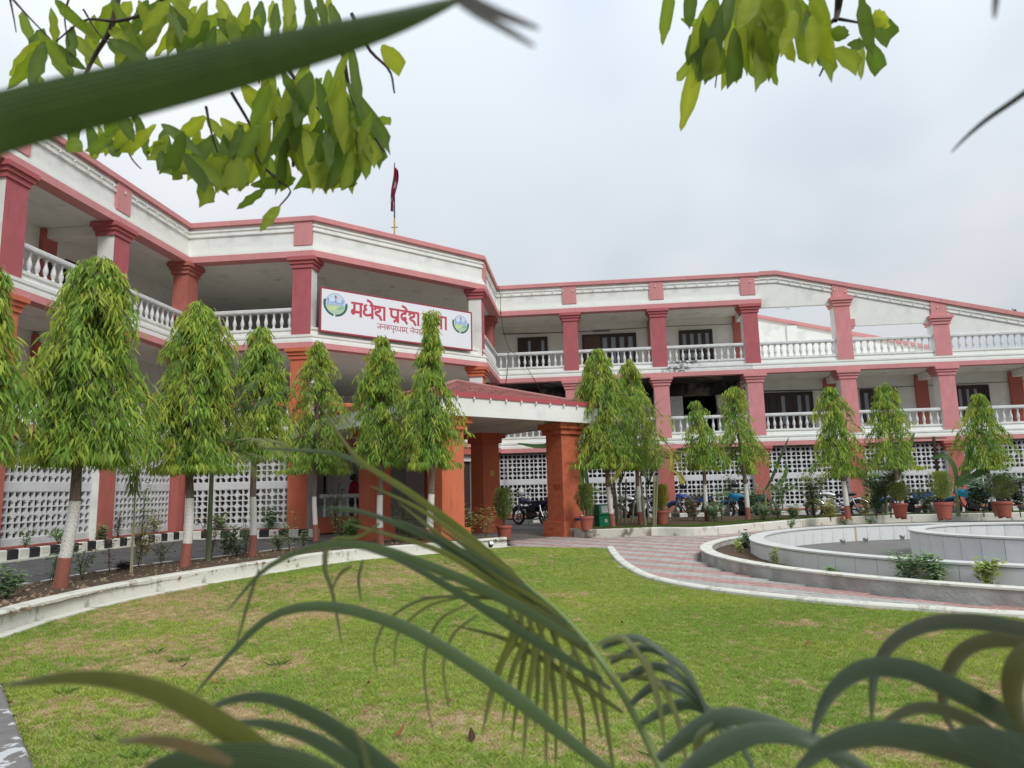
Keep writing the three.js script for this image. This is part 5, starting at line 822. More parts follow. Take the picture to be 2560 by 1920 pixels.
pottedShrub(gp(2170, 1117), 1.15, 0.72, 0.72, 6, 'round dark conifer in a pot behind the teal motorbike', { round: true, c0: [0.05, 0.09, 0.02], c1: [0.14, 0.16, 0.04] });
// bamboo stake with a drooping sapling, wooden stake, brown T-post
{
  const p = G(282, 1240, 0.13), t = thing('staked_sapling', 'drooping young sapling tied to a tall pale bamboo stake in the tree bed', 'sapling', p), top = hOf(p, 1020, 282);
  part('bamboo_stake', join([0, 0.45, 0.9, 1.35].filter((y) => y < top - 0.3).map((y, i, a) => lathe([[0.016, y], [0.014, y + 0.02], [0.014, Math.min(y + 0.43, top)], [0.017, Math.min(y + 0.45, top)]], 8))), std([0.56, 0.48, 0.30], 0.6), t);
  part('second_cane', tube([[0.03, -0.03, 0.02], [0.025, 0.4, 0.02], [0.03, 0.75, 0.02]], 0.009, 5, 6), std([0.5, 0.44, 0.27], 0.7), t);
  const bl = new Blades(), R = rng(91); for (let k = 0; k < 60; k++) { const a = R() * 6.28, q = V(0.05 * Math.cos(a) - 0.06 * R(), top - 0.02 - 0.35 * R(), 0.05 * Math.sin(a)), d = V(Math.cos(a) * 0.4, -1, Math.sin(a) * 0.4).normalize(); bl.leaf(q, d, V(-Math.sin(a), 0, Math.cos(a)), 0.13 + 0.07 * R(), 0.03, 0.1, mix3([0.07, 0.14, 0.025], [0.2, 0.24, 0.04], R()), 1); }
  part('leaves', bl.build(), M.leaf, t); part('stem', tube([[0.02, 0, 0], [0.02, top * 0.5, 0.02], [0, top + 0.06, 0]], 0.006, 6, 5), greenStem, t);
  single('wooden_stake', (() => { const q = gp(1760, 1118), g = taperTube([[q.x, 0.1, q.z], [q.x - 0.04, 0.9, q.z], [q.x - 0.08, hOf(q, 1048, 1755), q.z]], 0.035, 0.03, 6, 7); return g; })(), std([0.20, 0.18, 0.15], 0.9, { map: rep(barkMap, 2) }), 'weathered grey wooden stake in front of the silver motorbike', 'stake');
  const q = gp(2035, 1108), hp = hOf(q, 955, 2035), post = thing('t_post', 'brown steel post with a crossbar rising behind the potted shrub', 'post', q);
  part('upright', boxUV(new THREE.BoxGeometry(0.07, hp, 0.07).translate(0, hp / 2, 0)), std([0.11, 0.045, 0.035], 0.7, { map: rep(mottle, 1) }), post); part('crossbar', boxUV(new THREE.BoxGeometry(1.0, 0.05, 0.05).translate(-0.1, hp - 0.05, 0)), std([0.2, 0.12, 0.09], 0.7), post);
}
// fallen leaves on the lawn
{ const R = rng(17), spots = [[790, 1475], [700, 1535], [1395, 1378], [1345, 1345], [1735, 1394], [2035, 1418], [975, 1515], [640, 1548], [795, 1535], [470, 1470], [385, 1440], [1020, 1600], [850, 1590], [480, 1520], [1450, 1520], [1190, 1555], [690, 1320], [560, 1390]];
  const cs = [[0.26, 0.09, 0.035], [0.34, 0.16, 0.06], [0.16, 0.07, 0.04], [0.06, 0.03, 0.02]];
  spots.forEach(([x, y], i) => { const p = G(x, y, 0.035), b = new Blades(), a = R() * 6.28, L = 0.045 + 0.045 * R(); b.leaf(V(0, 0, 0), V(Math.cos(a), 0.25, Math.sin(a)).normalize(), V(-Math.sin(a), 0.2, Math.cos(a)).normalize(), L, L * 0.42, -0.2, cs[i % 4], 2, 0, 0.5); const m = single('fallen_leaf', b.build(), M.petal, ['small russet fallen leaf lying on the lawn', 'tan curled fallen leaf lying on the lawn', 'dull brown fallen leaf lying on the lawn', 'blackish curled fallen leaf lying on the lawn'][i % 4], 'leaf', ['russet fallen leaves', 'tan fallen leaves', 'dull brown fallen leaves', 'blackish fallen leaves'][i % 4]); m.position.copy(p); });
}
// ---------------------------------------------------------------- lettering, drawn stroke by stroke
const GLYPH = { // width, strokes below the headline (0) down to the foot (1)
  ma: [0.92, 'M.22 0 L.22 .66 M.22 .66 C.22 .5 .02 .5 .04 .68 C.06 .84 .22 .8 .22 .64 L.72 .64 M.72 0 L.72 1'],
  dha: [0.9, 'M.30 .06 C.08 -.02 .02 .3 .26 .34 M.3 .33 C-.04 .34 -.02 .78 .28 .76 C.5 .74 .6 .7 .72 .62 M.72 0 L.72 1'],
  e: [0, 'M-.18 0 C-.22 -.2 -.4 -.36 -.62 -.34'],
  sha: [0.98, 'M.04 .3 C-.04 .04 .46 -.04 .44 .22 C.42 .46 .06 .34 .1 .52 C.14 .7 .5 .6 .46 .84 L.6 1 M.80 0 L.80 1'],
  pa: [0.9, 'M.16 0 L.16 .42 C.16 .68 .5 .72 .72 .56 M.72 0 L.72 1'],
  pra: [0.9, 'M.16 0 L.16 .4 C.16 .64 .5 .66 .72 .54 M.72 .66 L.36 .98 M.72 0 L.72 1'],
  da: [0.78, 'M.46 0 L.46 .2 C.06 .12 .0 .66 .36 .7 C.54 .72 .52 .46 .36 .54 C.3 .6 .5 .8 .62 1'],
  sa: [0.92, 'M.26 0 L.26 .18 C.28 .46 .06 .32 .1 .5 L.42 .96 M.18 .5 L.72 .5 M.72 0 L.72 1'],
  halfsa: [0.6, 'M.26 0 L.26 .18 C.28 .46 .06 .32 .1 .5 L.42 .96 M.18 .5 L.6 .5'],
  bha: [0.95, 'M.06 .1 C.0 .24 .22 .26 .2 .06 C.3 .2 .3 .4 .28 .64 M.28 .64 C.2 .52 .06 .56 .1 .7 C.16 .84 .3 .76 .28 .62 L.74 .62 M.74 0 L.74 1'],
  aa: [0.42, 'M.22 0 L.22 1'],
  ja: [0.92, 'M.06 .5 C.1 .9 .5 .92 .42 .44 L.72 .44 M.72 0 L.72 1'],
  na: [0.9, 'M.06 .48 C.1 .36 .26 .42 .22 .54 C.16 .64 .04 .58 .06 .48 M.2 .48 L.72 .48 M.72 0 L.72 1'],
  ka: [0.96, 'M.46 .36 C.06 .12 .02 .9 .46 .62 M.46 0 L.46 1 M.46 .36 C.7 .14 .98 .5 .74 .82'],
  u: [0, 'M-.18 1 C-.4 1 -.4 1.28 -.16 1.24 L-.06 1.36'],
  ra: [0.6, 'M.28 0 L.28 .16 C.32 .5 .04 .34 .1 .54 L.46 1'],
  la: [0.92, 'M.16 .84 C-.06 .7 .1 .34 .3 .5 C.38 .58 .36 .76 .32 .8 M.36 .62 C.44 .4 .6 .44 .72 .56 M.72 0 L.72 1'],
  va: [0.88, 'M.7 .32 C.1 .08 .02 .86 .7 .6 M.7 0 L.7 1'],
  ga: [0.8, 'M.2 0 L.2 .62 C.2 .5 .04 .5 .04 .66 C.06 .8 .2 .76 .2 .62 M.6 0 L.6 1'],
  ta: [0.88, 'M.7 .4 C.3 .36 .1 .5 .34 .94 M.7 0 L.7 1'],
  halant: [0, 'M-.24 1.04 L-.08 1.24'], comma: [0.3, 'M.1 .92 L.04 1.12'],
};
function strokes(ctx, d, ox, oy, s) { const t = d.replace(/([MLC])/g, ' $1 ').trim().split(/\s+/); let i = 0; const n = () => ox + parseFloat(t[i++]) * s, m = () => oy + parseFloat(t[i++]) * s; ctx.beginPath(); while (i < t.length) { const c = t[i++]; if (c === 'M') ctx.moveTo(n(), m()); else if (c === 'L') ctx.lineTo(n(), m()); else ctx.bezierCurveTo(n(), m(), n(), m(), n(), m()); } ctx.stroke(); }
function word(ctx, list, x, y, s, lw) {
  ctx.lineWidth = lw; ctx.lineCap = 'butt'; ctx.lineJoin = 'round'; let w = 0; const k = 1; for (const g of list) w += GLYPH[g][0] * s;
  let cx = x; for (const g of list) { strokes(ctx, GLYPH[g][1], cx, y, s); cx += GLYPH[g][0] * s; }
  ctx.lineWidth = lw * 0.85; let hx = x; for (const g of list) { const gw = GLYPH[g][0] * s; if (gw) { ctx.beginPath(); ctx.moveTo(hx + (g === 'dha' ? 0.5 : g === 'bha' ? 0.42 : -0.04) * s, y); ctx.lineTo(hx + gw - (hx + gw > cx - 1 ? 0.1 * s : 0), y); ctx.stroke(); } hx += gw; } return cx;
}
const wordW = (list, s) => list.reduce((a, g) => a + GLYPH[g][0] * s, 0);
function emblem(c, x, y, r) {
  c.save(); c.beginPath(); c.arc(x, y, r, 0, 7); c.clip();
  c.fillStyle = '#c9dcec'; c.fillRect(x - r, y - r, 2 * r, 2 * r);
  c.fillStyle = '#d8e6ee'; c.beginPath(); c.ellipse(x - r * 0.4, y - r * 0.35, r * 0.5, r * 0.16, 0, 0, 7); c.fill();
  c.fillStyle = '#b5cfae'; c.fillRect(x - r, y + r * 0.1, 2 * r, r); c.fillStyle = '#c9dc9f'; c.beginPath(); c.ellipse(x - r * 0.25, y + r * 0.42, r * 0.62, r * 0.2, -0.2, 0, 7); c.fill(); c.fillStyle = '#8fc0a6'; c.beginPath(); c.ellipse(x + r * 0.6, y + r * 0.35, r * 0.5, r * 0.16, -0.3, 0, 7); c.fill();
  c.fillStyle = '#93a8d6'; for (const [dx, w, h] of [[-0.85, 0.2, 0.5], [-0.6, 0.42, 0.28], [-0.3, 0.6, 0.3], [-0.08, 0.16, 0.45], [0.25, 0.42, 0.28], [0.62, 0.2, 0.5]]) c.fillRect(x + dx * r, y + r * (0.12 - h), w * r, h * r);
  for (const dx of [-0.75, 0.0, 0.72]) { c.beginPath(); c.ellipse(x + dx * r, y + r * (dx ? -0.38 : -0.3), r * 0.13, r * 0.12, 0, 0, 7); c.fill(); }
  c.fillStyle = '#eef2fb'; for (let k = -6; k < 7; k++) c.fillRect(x + k * 0.13 * r, y - r * 0.06, r * 0.05, r * 0.12);
  c.restore();
  c.strokeStyle = '#5f6f74'; c.lineWidth = r * 0.035; c.beginPath(); c.arc(x, y, r, Math.PI * 0.95, Math.PI * 2.05); c.stroke();
  c.strokeStyle = '#444a6a'; c.lineWidth = r * 0.03; c.beginPath(); c.moveTo(x - r * 0.06, y - r * 0.42); c.lineTo(x - r * 0.06, y - r * 0.84); c.stroke(); c.fillStyle = '#c23a48'; c.beginPath(); c.moveTo(x - r * 0.05, y - r * 0.84); c.lineTo(x + r * 0.2, y - r * 0.68); c.lineTo(x + r * 0.02, y - r * 0.66); c.lineTo(x + r * 0.2, y - r * 0.52); c.lineTo(x - r * 0.05, y - r * 0.52); c.fill();
  for (const sx of [1, -1]) for (let k = 0; k < 11; k++) { const a = Math.PI / 2 + sx * (0.16 + k * 0.155), X = x + Math.cos(a) * r * 1.13, Y = y + Math.sin(a) * r * 1.13; for (const o of [0.9, -0.7]) { c.save(); c.translate(X, Y); c.rotate(a + Math.PI / 2 * -sx * -1 + (sx > 0 ? Math.PI : 0) + o * 0.55); c.fillStyle = k % 2 ? '#2f6b55' : '#2a5a4a'; c.beginPath(); c.ellipse(-r * 0.1, 0, r * 0.15, r * 0.055, 0, 0, 7); c.fill(); c.restore(); } }
}
{
  const W = 2048, H = 492, cv = document.createElement('canvas'); cv.width = W; cv.height = H; const c = cv.getContext('2d'), mx = W / 5.88;
  c.fillStyle = '#e9ebee'; c.fillRect(0, 0, W, H);
  c.strokeStyle = '#a93345'; c.lineWidth = 9; c.strokeRect(4, 4, W - 8, H - 8);
  emblem(c, 0.50 * mx, 0.47 * mx, 0.34 * mx); emblem(c, 5.40 * mx, 0.47 * mx, 0.30 * mx);
  c.strokeStyle = '#c04a5a'; const s = 160, words = [['ma', 'dha', 'e', 'sha'], ['pra', 'da', 'e', 'sha'], ['sa', 'bha', 'aa']], total = 3.78 * mx, gap = (total - words.reduce((a, w) => a + wordW(w, s), 0)) / 2;
  let x = 1.06 * mx; for (const w of words) { word(c, w, x, 0.34 * mx, s, 31); x += wordW(w, s) + gap; }
  c.strokeStyle = '#b05260'; const s2 = 62; x = word(c, ['ja', 'na', 'ka', 'pa', 'u', 'ra', 'dha', 'aa', 'ma', 'comma'], 2.0 * mx, 0.925 * mx, s2, 10); word(c, ['na', 'e', 'pa', 'aa', 'la'], x + 20, 0.925 * mx, s2, 10);
  const t = new THREE.CanvasTexture(cv); t.colorSpace = THREE.SRGBColorSpace;
  const k = Math.SQRT1_2, at = Q((0.19 + 6.07) / 2, 0.17, 7.025), p = B(at[0], at[2], 7.025), sign = thing('sign_board', 'large white sign board with red lettering and two round emblems on the upper balcony', 'sign', p, -PSI + Math.PI / 4);
  part('sign_face', new THREE.PlaneGeometry(5.86, 1.40).translate(0, 0, 0.03), std([1, 1, 1], 0.35, { map: t }), sign);
  part('sign_frame', join([bx(-2.94, 2.94, 0.702, 0.73, -0.05, 0.035), bx(-2.94, 2.94, -0.73, -0.702, -0.05, 0.035), bx(-2.96, -2.932, -0.73, 0.73, -0.05, 0.035), bx(2.932, 2.96, -0.73, 0.73, -0.05, 0.035), bx(-2.93, 2.93, -0.7, 0.7, -0.04, 0.02)]), std([0.30, 0.06, 0.07], 0.6), sign);
  // greeting over the entrance
  const cv2 = document.createElement('canvas'); cv2.width = 1024; cv2.height = 154; const d = cv2.getContext('2d'); d.fillStyle = '#d9cdc8'; d.fillRect(0, 0, 1024, 154); d.strokeStyle = '#7d2233'; word(d, ['halfsa', 'va', 'aa', 'ga', 'ta', 'ma', 'halant'], 230, 42, 84, 13);
  const t2 = new THREE.CanvasTexture(cv2); t2.colorSpace = THREE.SRGBColorSpace; const q = Q(3.57, 0.13, 2.40), pl = thing('welcome_plate', 'pale lintel plate with dark red greeting over the entrance door', 'sign', B(q[0], q[2], 2.40), -PSI + Math.PI / 4);
  part('plate', bx(-0.77, 0.77, -0.115, 0.115, -0.03, 0.0), M.marble, pl); part('plate_face', new THREE.PlaneGeometry(1.53, 0.23).translate(0, 0, 0.004), std([1, 1, 1], 0.6, { map: t2 }), pl);
}
// ---------------------------------------------------------------- flag on the roof
{
  const f = thing('flag', 'drooping crimson flag with blue edge on a thin rooftop pole', 'flag', B(-2.99, 5.71, 0), -PSI);
  part('pole', join([taperTube([[0, HR + 0.25, 0], [0, 11.2, 0]], 0.035, 0.03, 4, 8)]), std([0.50, 0.32, 0.10], 0.6), f); part('mast', taperTube([[0, 11.1, 0], [0, 13.35, 0]], 0.028, 0.018, 4, 8), std([0.03, 0.03, 0.035], 0.5), f); part('cleat', bx(-0.12, 0.12, 10.83, 10.86, -0.02, 0.02), std([0.3, 0.2, 0.1], 0.6), f);
  const cloth = (w, z, c0) => { const pos = [], col = [], idx = [], ny = 22, nx = 10; for (let j = 0; j <= ny; j++) for (let i = 0; i <= nx; i++) { const t = j / ny, s = i / nx, wd = w * (0.45 + 0.55 * Math.sin(Math.PI * Math.min(1, t * 1.1 + 0.15))) * (1 - 0.3 * t); pos.push(-0.02 - 0.14 * t + s * wd + 0.02 * Math.sin(t * 8), 13.22 - 1.75 * t - 0.16 * s * (1 - t), z + 0.075 * Math.sin(s * 14 + t * 3) * (0.4 + s)); const edge = i === 0 || i === nx || j === ny; const white = (Math.abs(t - 0.42) < 0.07 || Math.abs(t - 0.75) < 0.05) && s > 0.35 && s < 0.65; col.push(...(edge ? [0.015, 0.03, 0.16] : white ? [0.5, 0.4, 0.42] : c0)); } for (let j = 0; j < ny; j++) for (let i = 0; i < nx; i++) { const a = j * (nx + 1) + i; idx.push(a, a + nx + 1, a + nx + 2, a, a + nx + 2, a + 1); } const g = new THREE.BufferGeometry(); g.setAttribute('position', new THREE.Float32BufferAttribute(pos, 3)); g.setAttribute('color', new THREE.Float32BufferAttribute(col, 3)); g.setIndex(idx); g.computeVertexNormals(); return g; };
  part('cloth', cloth(0.24, 0.02, [0.28, 0.012, 0.035]), std([1, 1, 1], 0.8, { vertexColors: true, side: THREE.DoubleSide }), f);
}
single('bird', (() => { const p = B(21.2, 0, slope(21.2)), b = xf(new THREE.SphereGeometry(1, 10, 8), [0, 0.11, 0], [0, 0, 0.5], [0.13, 0.065, 0.06]), h = xf(new THREE.SphereGeometry(0.045, 8, 6), [-0.12, 0.2, 0]), k = xf(new THREE.ConeGeometry(0.014, 0.06, 6), [-0.18, 0.2, 0], [0, 0, 1.5]), t = xf(new THREE.ConeGeometry(0.045, 0.2, 6), [0.18, 0.02, 0], [0, 0, -2.1], [1, 1, 0.4]), l = xf(new THREE.CylinderGeometry(0.006, 0.006, 0.07, 5), [0, 0.035, 0.02]), l2 = xf(new THREE.CylinderGeometry(0.006, 0.006, 0.07, 5), [0, 0.035, -0.02]); return join([b, h, k, t, l, l2]).scale(0.62, 0.62, 0.62).translate(p.x, p.y, p.z); })(), std([0.03, 0.03, 0.033], 0.6), 'black bird perched on the sloping rose coping', 'bird');

// ---------------------------------------------------------------- motorbikes
function wheel(r, parent, x, name) {
  const w = part('wheel', new THREE.TorusGeometry(r - 0.045, 0.048, 10, 30), M.rubber, parent); w.position.set(x, r, 0);
  const sp = [new THREE.TorusGeometry(r - 0.095, 0.016, 6, 28), new THREE.CylinderGeometry(0.055, 0.055, 0.12, 12).rotateX(Math.PI / 2)];
  for (let k = 0; k < 12; k++) sp.push(new THREE.CylinderGeometry(0.006, 0.006, (r - 0.1), 4).translate(0, (r - 0.1) / 2, 0).rotateZ(k / 12 * 6.283));
  part('rim', join(sp), M.steel, w); part('brake_disc', new THREE.CylinderGeometry(0.1, 0.1, 0.008, 18).rotateX(Math.PI / 2).translate(0, 0, 0.065), M.steel, w);
}
function motorbike(p, heading, o, label) { // heading: angle of the front, x axis forward
  const t = thing('motorbike', label, 'motorbike', p, heading, 'motorbikes parked along the facade'), wb = o.wb ?? 1.3, r = 0.305, paint = new THREE.MeshPhysicalMaterial({ color: new THREE.Color().setRGB(...o.paint), roughness: 0.3, clearcoat: 0.8, clearcoatRoughness: 0.08, metalness: o.metal ?? 0.1 });
  const F = wb / 2, Rr = -wb / 2; wheel(r, t, F); wheel(r, t, Rr);
  const tb = (pts, rad, m, nm) => part(nm, tube(pts, rad, 14, 7), m, t);
  for (const s of [1, -1]) { tb([[F, r, 0.085 * s], [F - 0.14, 0.62, 0.085 * s], [F - 0.25, 0.92, 0.085 * s]], 0.022, M.chrome, 'fork'); tb([[Rr, r, 0.12 * s], [Rr + 0.1, 0.52, 0.12 * s], [Rr + 0.16, 0.68, 0.1 * s]], 0.026, M.steel, 'shock_absorber'); tb([[Rr, r, 0.10 * s], [0.0, 0.31, 0.10 * s]], 0.022, M.black, 'swing_arm'); }
  tb([[F - 0.24, 0.85, 0], [0.15, 0.72, 0], [-0.1, 0.6, 0], [-0.12, 0.32, 0]], 0.025, M.black, 'frame'); tb([[F - 0.22, 0.8, 0], [F - 0.3, 0.45, 0], [0.15, 0.22, 0], [-0.12, 0.26, 0]], 0.022, M.black, 'frame');
  part('engine', join([xf(rbx(0.34, 0.24, 0.24, 0.06, 2), [0.03, 0.36, 0]), xf(rbx(0.2, 0.24, 0.2, 0.03, 1), [0.13, 0.54, 0], [0, 0, -0.35]), ...[0, 1, 2, 3].map((k) => xf(new THREE.BoxGeometry(0.25, 0.012, 0.24), [0.1 + 0.02 * k, 0.47 + k * 0.045, 0], [0, 0, -0.35])), xf(new THREE.CylinderGeometry(0.105, 0.105, 0.28, 20), [-0.04, 0.35, 0], [Math.PI / 2, 0, 0])]), o.classic ? M.steel : std([0.06, 0.06, 0.065], 0.4, { metalness: 0.7 }), t);
  part('exhaust', join([tube([[0.2, 0.44, 0.12], [0.24, 0.3, 0.14], [0.05, 0.2, 0.15], [-0.3, 0.24, 0.16]], 0.022, 16, 7), xf(new THREE.CylinderGeometry(0.048, 0.04, 0.55, 12), [Rr + 0.02, 0.30, 0.17], [0, 0, Math.PI / 2 + 0.12])]), o.classic ? M.chrome : std([0.09, 0.09, 0.09], 0.35, { metalness: 0.8 }), t);
  // tank: a drop shape, deep at the front and tapering to the seat
  const tank = new THREE.SphereGeometry(1, 22, 16); { const q = tank.attributes.position; for (let i = 0; i < q.count; i++) { let x = q.getX(i), y = q.getY(i), z = q.getZ(i); const k = 0.78 + 0.25 * x; q.setXYZ(i, x * 0.27, (y > 0 ? y * 0.13 : y * 0.10) * k + 0.035 * x, z * 0.145 * (0.75 + 0.25 * x) * (y < 0 ? 1.05 : 1)); } tank.computeVertexNormals(); }
  part('fuel_tank', tank.translate(0.17, 0.80, 0), o.classic ? M.chrome : paint, t);
  if (o.shroud) for (const s of [1, -1]) part('tank_shroud', xf(rbx(0.3, 0.17, 0.03, 0.014, 2), [0.3, 0.74, 0.15 * s], [0, 0.15 * s, 0.35]), paint, t);
  const seat = new THREE.CapsuleGeometry(0.1, 0.5, 6, 14).rotateZ(Math.PI / 2); { const q = seat.attributes.position; for (let i = 0; i < q.count; i++) { const x = q.getX(i); q.setY(i, q.getY(i) * 0.52 + 0.18 * x * x - (x < 0 ? 0.10 * x : 0)); q.setZ(i, q.getZ(i) * (x < 0 ? 1.0 : 0.95)); } seat.computeVertexNormals(); }
  part('seat', seat.translate(-0.33, 0.775, 0), M.black, t);
  if (o.classic) { for (const [x, a0] of [[F, 0.35], [Rr, 0.1]]) part('mudguard', xf(new THREE.TorusGeometry(r + 0.045, 0.06, 6, 18, 2.35), [x, r, 0], [0, 0, a0], [1, 1, 0.95]), M.chrome, t); part('side_box', xf(rbx(0.2, 0.17, 0.26, 0.06, 2), [-0.22, 0.5, 0]), M.chrome, t); }
  else {
    part('front_mudguard', xf(new THREE.TorusGeometry(r + 0.03, 0.055, 6, 16, 1.7), [F, r, 0], [0, 0, 0.55], [1, 1, 0.9]), paint, t);
    for (const s of [1, -1]) { part('tail_panel', xf(new THREE.ExtrudeGeometry(new THREE.Shape([[0, 0], [0.35, 0.02], [0.62, 0.15], [0.64, 0.2], [0.3, 0.13], [-0.06, 0.14]].map(([a, b]) => new THREE.Vector2(-a, b))), { depth: 0.02, bevelEnabled: true, bevelSize: 0.01, bevelThickness: 0.008, bevelSegments: 2 }), [-0.16, 0.58 + 0.03, 0.105 * s - 0.01], [0, -0.06 * s, -0.05]), paint, t); part('side_panel', xf(rbx(0.26, 0.2, 0.03, 0.014, 2), [-0.14, 0.55, 0.12 * s], [0, 0, 0.2]), o.trim ?? M.black, t); }
    part('rear_mudguard', xf(new THREE.TorusGeometry(r + 0.06, 0.05, 6, 14, 1.5), [Rr, r, 0], [0, 0, 1.0], [1, 1, 0.9]), M.black, t);
  }
  part('tail_lamp', xf(rbx(0.05, 0.06, 0.12, 0.02), [Rr - 0.17, 0.72, 0]), std([0.4, 0.02, 0.02], 0.3), t); part('number_plate', xf(new THREE.BoxGeometry(0.012, 0.13, 0.18), [Rr - 0.22, 0.53, 0], [0, 0, -0.3]), std([0.45, 0.06, 0.05], 0.5), t);
  const hl = part('headlamp', o.classic ? xf(new THREE.SphereGeometry(0.095, 16, 12), [F - 0.2, 0.82, 0], [0, 0, 0], [1.1, 1, 1]) : xf(rbx(0.18, 0.22, 0.22, 0.06, 2), [F - 0.18, 0.84, 0], [0, 0, 0.3]), o.classic ? M.chrome : paint, t);
  part('lens', xf(new THREE.CylinderGeometry(0.078, 0.078, 0.02, 18), [F - 0.095, 0.83, 0], [0, 0, Math.PI / 2]), M.glassLamp, hl);
  part('handlebar', join([tube([[F - 0.36, 0.99, 0.36], [F - 0.3, 1.02, 0.2], [F - 0.25, 0.95, 0], [F - 0.3, 1.02, -0.2], [F - 0.36, 0.99, -0.36]], 0.015, 20, 7)]), M.steel, t);
  for (const s of [1, -1]) { part('grip', xf(new THREE.CylinderGeometry(0.02, 0.02, 0.12, 8), [F - 0.365, 0.99, 0.36 * s], [Math.PI / 2, 0, 0.25 * s]), M.black, t); const st = part('mirror', join([tube([[F - 0.31, 1.02, 0.2 * s], [F - 0.28, 1.12, 0.27 * s], [F - 0.3, 1.2, 0.3 * s]], 0.007, 8, 5), xf(new THREE.SphereGeometry(0.06, 12, 8), [F - 0.3, 1.23, 0.3 * s], [0, 0, 0.2], [0.3, 0.75, 1])]), M.black, t); }
  part('stand', tube([[-0.02, 0.25, -0.1], [-0.06, 0.0, -0.26]], 0.013, 4, 5), M.black, t); t.rotation.z = 0; 
  return t;
}
const g25 = (x, y, h = 0) => G(x / PX, y / PX, h);
function bikeAt(fx, rx, y, o, label, turn = 0) { const a = g25(fx, y), b = g25(rx, y), c = a.clone().add(b).multiplyScalar(0.5), h = Math.atan2(-(a.z - b.z), a.x - b.x) + turn; return motorbike(c, h, o, label); }
const helmetG = (() => { const g = new THREE.SphereGeometry(0.135, 20, 16), q = g.attributes.position; for (let i = 0; i < q.count; i++) { const x = q.getX(i), y = q.getY(i); q.setY(i, Math.max(y, -0.1) * 1.05); q.setX(i, x * 1.12); } g.computeVertexNormals(); return g; })();
function helmet(p, turn, m, label) { const t = thing('helmet', label, 'helmet', p, turn, 'helmets hung on motorbike mirrors'); part('shell', helmetG, m, t); part('visor', new THREE.SphereGeometry(0.142, 16, 8, -0.75 + Math.PI, 1.5, 1.15, 0.62), std([0.02, 0.02, 0.025], 0.08), t); part('rim', xf(new THREE.TorusGeometry(0.125, 0.012, 6, 20), [0, -0.1, 0], [Math.PI / 2, 0, 0], [1.1, 1, 1]), M.black, t); }
{
  const A = g25(1330, 1313), blackGloss = new THREE.MeshPhysicalMaterial({ color: new THREE.Color().setRGB(0.012, 0.012, 0.014), roughness: 0.25, clearcoat: 0.9 });
  motorbike(A, 2.35, { paint: [0.018, 0.025, 0.07], trim: M.black }, 'dark blue-black motorbike seen under the porch beside the terracotta pillar');
  motorbike(A.clone().add(V(1.0, 0, -1.3)), 2.3, { paint: [0.02, 0.02, 0.022] }, 'black motorbike behind the dark blue one under the porch');
  const m1 = bikeAt(1550, 1630, 1303, { paint: [0.35, 0.35, 0.36], metal: 0.6 }, 'grey and chrome motorbike half hidden behind the clump palm stems', 0.2);
  const m2 = bikeAt(1690, 1772, 1298, { paint: [0.012, 0.05, 0.22] }, 'motorbike with dark blue tail behind the reddish shrub');
  const m3 = bikeAt(1822, 1908, 1297, { paint: [0.0, 0.16, 0.30], shroud: true }, 'teal motorbike behind the whitewashed trunk by the round bush');
  const m4 = bikeAt(2045, 2142, 1297, { paint: [0.5, 0.5, 0.5], classic: true, wb: 1.38 }, 'silver classic motorbike with chrome mudguards by the black-and-white kerb');
  const m5 = bikeAt(2232, 2325, 1295, { paint: [0.015, 0.10, 0.48] }, 'bright blue motorbike behind the round potted conifer');
  const m6 = bikeAt(2395, 2488, 1293, { paint: [0.0, 0.21, 0.36], shroud: true }, 'teal and black motorbike between two potted shrubs');
  const on = (m, lx, ly, lz) => V(lx, ly, lz).applyAxisAngle(V(0, 1, 0), m.rotation.y).add(m.position);
  helmet(on(m2, 0.36, 1.22, 0.3), m2.rotation.y, blackGloss, 'glossy black helmet on the dark-blue-tailed motorbike');
  helmet(on(m3, 0.36, 1.22, 0.3), m3.rotation.y, blackGloss, 'glossy black helmet on the teal motorbike by the round bush');
  helmet(on(m4, 0.42, 1.26, 0.3), m4.rotation.y, std([0.03, 0.03, 0.05], 0.35), 'dark blue-black helmet on the silver classic motorbike');
  helmet(on(m6, 0.36, 1.24, 0.3), m6.rotation.y, std([0.10, 0.02, 0.025], 0.3), 'small dark red helmet on the teal and black motorbike');
  helmet(A.clone().add(V(1.05, 1.2, -1.0)), 2.3, blackGloss, 'black helmet on the black motorbike under the porch');
  const q = A.clone().add(V(-0.36, 1.12, -0.42)); helmet(q, 2.3, std([0.45, 0.44, 0.40], 0.3), 'pale helmet on the dark blue-black motorbike under the porch');
  const w = on(m5, 0.28, 0.92, 0.12); helmet(w, m5.rotation.y, std([0.5, 0.52, 0.48], 0.35), 'pale grey helmet resting on the bright blue motorbike tank');
}
